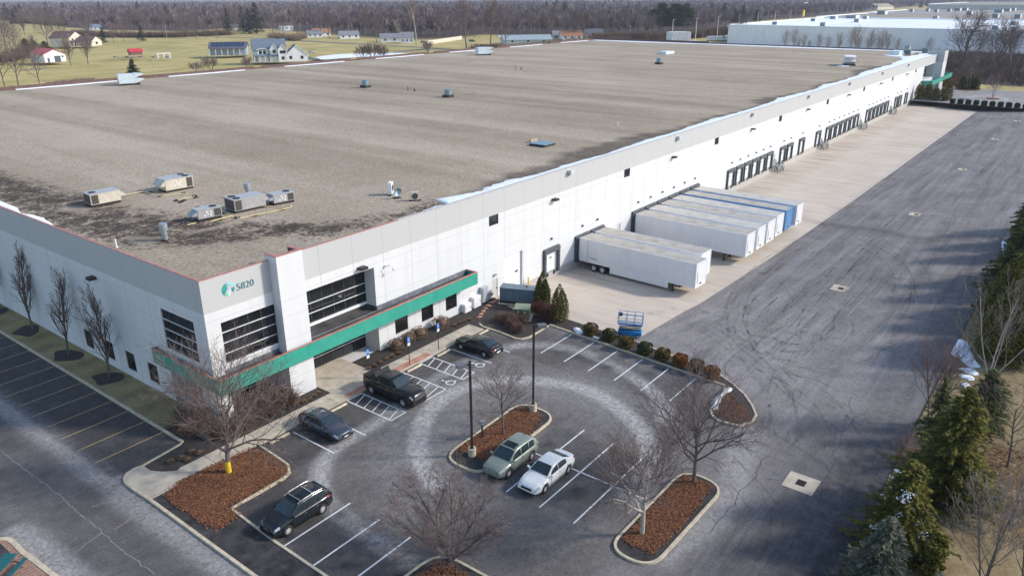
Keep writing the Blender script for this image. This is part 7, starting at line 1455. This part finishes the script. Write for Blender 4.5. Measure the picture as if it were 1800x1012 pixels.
# brown undergrowth between the far lawn and the second warehouse
def scrub(name, n, xr, yr, h, w_, mt, seed, zb=-1.5, tw=14):
    rs = np.random.RandomState(seed); x = rs.uniform(*xr, n); y = rs.uniform(*yr, n); b = np.c_[x, y, np.full(n, zb)]; S = []
    e = rs.normal(size=(n, tw, 3)) * [w_, w_, 0] + np.array([0, 0, 1.]) * h * rs.uniform(.45, 1.0, (n, tw, 1)) * rs.uniform(.7, 1.1, (n, 1, 1)); p = np.repeat(b[:, None], tw, 1).reshape(-1, 3); q = p + e.reshape(-1, 3)
    S = np.c_[p, q, np.full(len(p), .10), np.full(len(p), .03)]; return struct(segmesh(name, S, 3, mt), "stuff")
struct(gridmesh("scrub_floor", np.arange(309, 495, 12), np.arange(-120, 60, 12), lambda x, y: -.05 - 0 * x, M['mulch']))
scrub("undergrowth", 2600, (309, 470), (-90, 40), 3.6, .9, mat_foliage("scrub_brown", (0.075, 0.05, 0.04), (0.17, 0.115, 0.085), scale=.12), 300, -.1, 12)
scrub("undergrowth", 260, (290, 296), (-6, 130), 3.2, 1.0, MATS["scrub_brown"], 301, -.1)
def hedge_strip(pts, n, h, mt, seed, w_=1.0):
    rs = np.random.RandomState(seed); k = rs.uniform(0, len(pts) - 1.001, n); i = k.astype(int); f = (k - i)[:, None]; A = np.array(pts); c = A[i] * (1 - f) + A[i + 1] * f + rs.normal(0, 2.0, (n, 2))
    b = np.c_[c, np.full(n, ZG)]; tw = 12; e = rs.normal(size=(n, tw, 3)) * [w_, w_, 0] + np.array([0, 0, 1.]) * h * rs.uniform(.4, 1.0, (n, tw, 1)); p = np.repeat(b[:, None], tw, 1).reshape(-1, 3); S = np.c_[p, p + e.reshape(-1, 3), np.full(len(p), .16), np.full(len(p), .05)]
    return struct(segmesh("undergrowth", S, 3, mt), "stuff")
hedge_strip(PP((130, 62), (200, 66), (300, 66), (400, 62)), 500, 5, MATS["scrub_brown"], 310, 1.6); hedge_strip(PP((478, 66), (520, 72), (530, 68)), 160, 5, mat_foliage("scrub_tan", (0.15, 0.10, 0.075), (0.27, 0.19, 0.14), scale=.12), 311, 1.5); hedge_strip(PP((0, 110), (40, 100), (70, 92)), 200, 5, MATS["scrub_brown"], 312, 1.5); hedge_strip(PP((100, 152), (130, 150), (160, 146)), 120, 2.2, MATS["scrub_tan"], 313, 1.0); hedge_strip(PP((20, 40), (60, 42), (110, 46)), 240, 6, M['pine'], 314, 1.6); hedge_strip(PP((830, 92), (900, 92), (1000, 80), (1100, 76)), 420, 5, MATS["scrub_brown"], 315, 1.6); hedge_strip(PP((1040, 74), (1150, 72), (1240, 66), (1278, 60)), 500, 7, MATS["scrub_brown"], 316, 1.8)
# the far bare woods: one mass
def mat_woods():
    mt, n, b = nodes("woods"); t = attr(n, "tone"); f = math_(n, 'ADD', math_(n, 'MULTIPLY', t, .72), math_(n, 'MULTIPLY', noise(n, .006, 4, .7, objco(n)), .35))
    n.links.new(ramp(n, f, [(0.12, (0.042, 0.034, 0.040)), (0.40, (0.115, 0.082, 0.084)), (0.62, (0.20, 0.145, 0.135)), (0.85, (0.36, 0.29, 0.24))]), b.inputs["Base Color"]); b.inputs["Roughness"].default_value = .9; b.inputs["Specular IOR Level"].default_value = .1
    return mt
def woods():
    rs = np.random.RandomState(77); out = []; tones = []
    for d0, d1, sp, M_, wd in ((0, 130, 7.0, 46, .20), (130, 420, 10.5, 34, .30), (420, 1100, 17.0, 22, .55), (1100, 2600, 30.0, 16, 1.1)):
        n = int(.5 * ((560 + d1) ** 2 - (560 + d0) ** 2) * R(90) / sp ** 2); a = rs.uniform(-8, 82, n); d = np.sqrt(rs.uniform((560 + d0) ** 2, (560 + d1) ** 2, n)) - 560
        edge = np.interp(a, EDGE_A, EDGE_D); rr = edge + d; k = rr < 4200; a, rr, n = R(a[k] if False else a)[k] if False else np.radians(a[k]), rr[k], int(k.sum())
        x = CAM[0] + rr * np.cos(a); y = CAM[1] + rr * np.sin(a); h = rs.uniform(11, 19, n) * (1 if d0 else .9); cr = h * rs.uniform(.20, .30, n)
        u = rs.normal(size=(n, M_, 3)); u /= np.linalg.norm(u, axis=2, keepdims=True); tgt = u * (cr[:, None, None] * rs.uniform(.7, 1.15, (n, M_, 1))) * [1, 1, 1.35] + np.array([0, 0, 1.]) * (h * .66)[:, None, None]
        st = np.zeros_like(tgt); st[..., 2] = (h * .35)[:, None] + rs.uniform(0, .35, (n, M_)) * h[:, None]; st[:, 0, 2] = 0; tgt[:, 0] = 0; tgt[:, 0, 2] = h * .7
        b = np.c_[x, y, np.full(n, ZG)][:, None]; p = (b + st).reshape(-1, 3); q = (b + tgt).reshape(-1, 3); dd = q - p; sd_ = np.cross(dd, rs.normal(size=dd.shape)); sd_ /= np.linalg.norm(sd_, axis=1, keepdims=True) + 1e-9
        w0, w1 = wd * .55, wd * .5; V = np.stack([p - sd_ * w0, p + sd_ * w0, (p + q) / 2 + sd_ * wd * .9, q + sd_ * w1 * .3, (p + q) / 2 - sd_ * wd * .9], 1)
        out.append(V.reshape(-1, 3)); tones.append(np.repeat(np.clip(rs.beta(1.6, 2.2, n), 0, 1), M_ * 5))
    V = np.concatenate(out); return struct(npmesh("far_woods", V, np.arange(len(V)).reshape(-1, 5), mat_woods(), attrs=dict(tone=np.concatenate(tones))), "stuff")
woods()
# ------------------------------------------------------------------ air
hz = MB().box(-700, 9000, -2500, 9000, -3.6, 62).build("haze", None); hz["kind"] = "stuff"
hm = bpy.data.materials.new("haze"); hm.use_nodes = True; hn = hm.node_tree
for nd in list(hn.nodes):
    if nd.type != 'OUTPUT_MATERIAL': hn.nodes.remove(nd)
pv = hn.nodes.new("ShaderNodeVolumePrincipled"); pv.inputs["Color"].default_value = (0.72, 0.76, 0.90, 1); pv.inputs["Density"].default_value = 0.00011; pv.inputs["Anisotropy"].default_value = 0.0
hn.links.new(pv.outputs[0], [nd for nd in hn.nodes if nd.type == 'OUTPUT_MATERIAL'][0].inputs["Volume"])
hz.data.materials.clear(); hz.data.materials.append(hm)
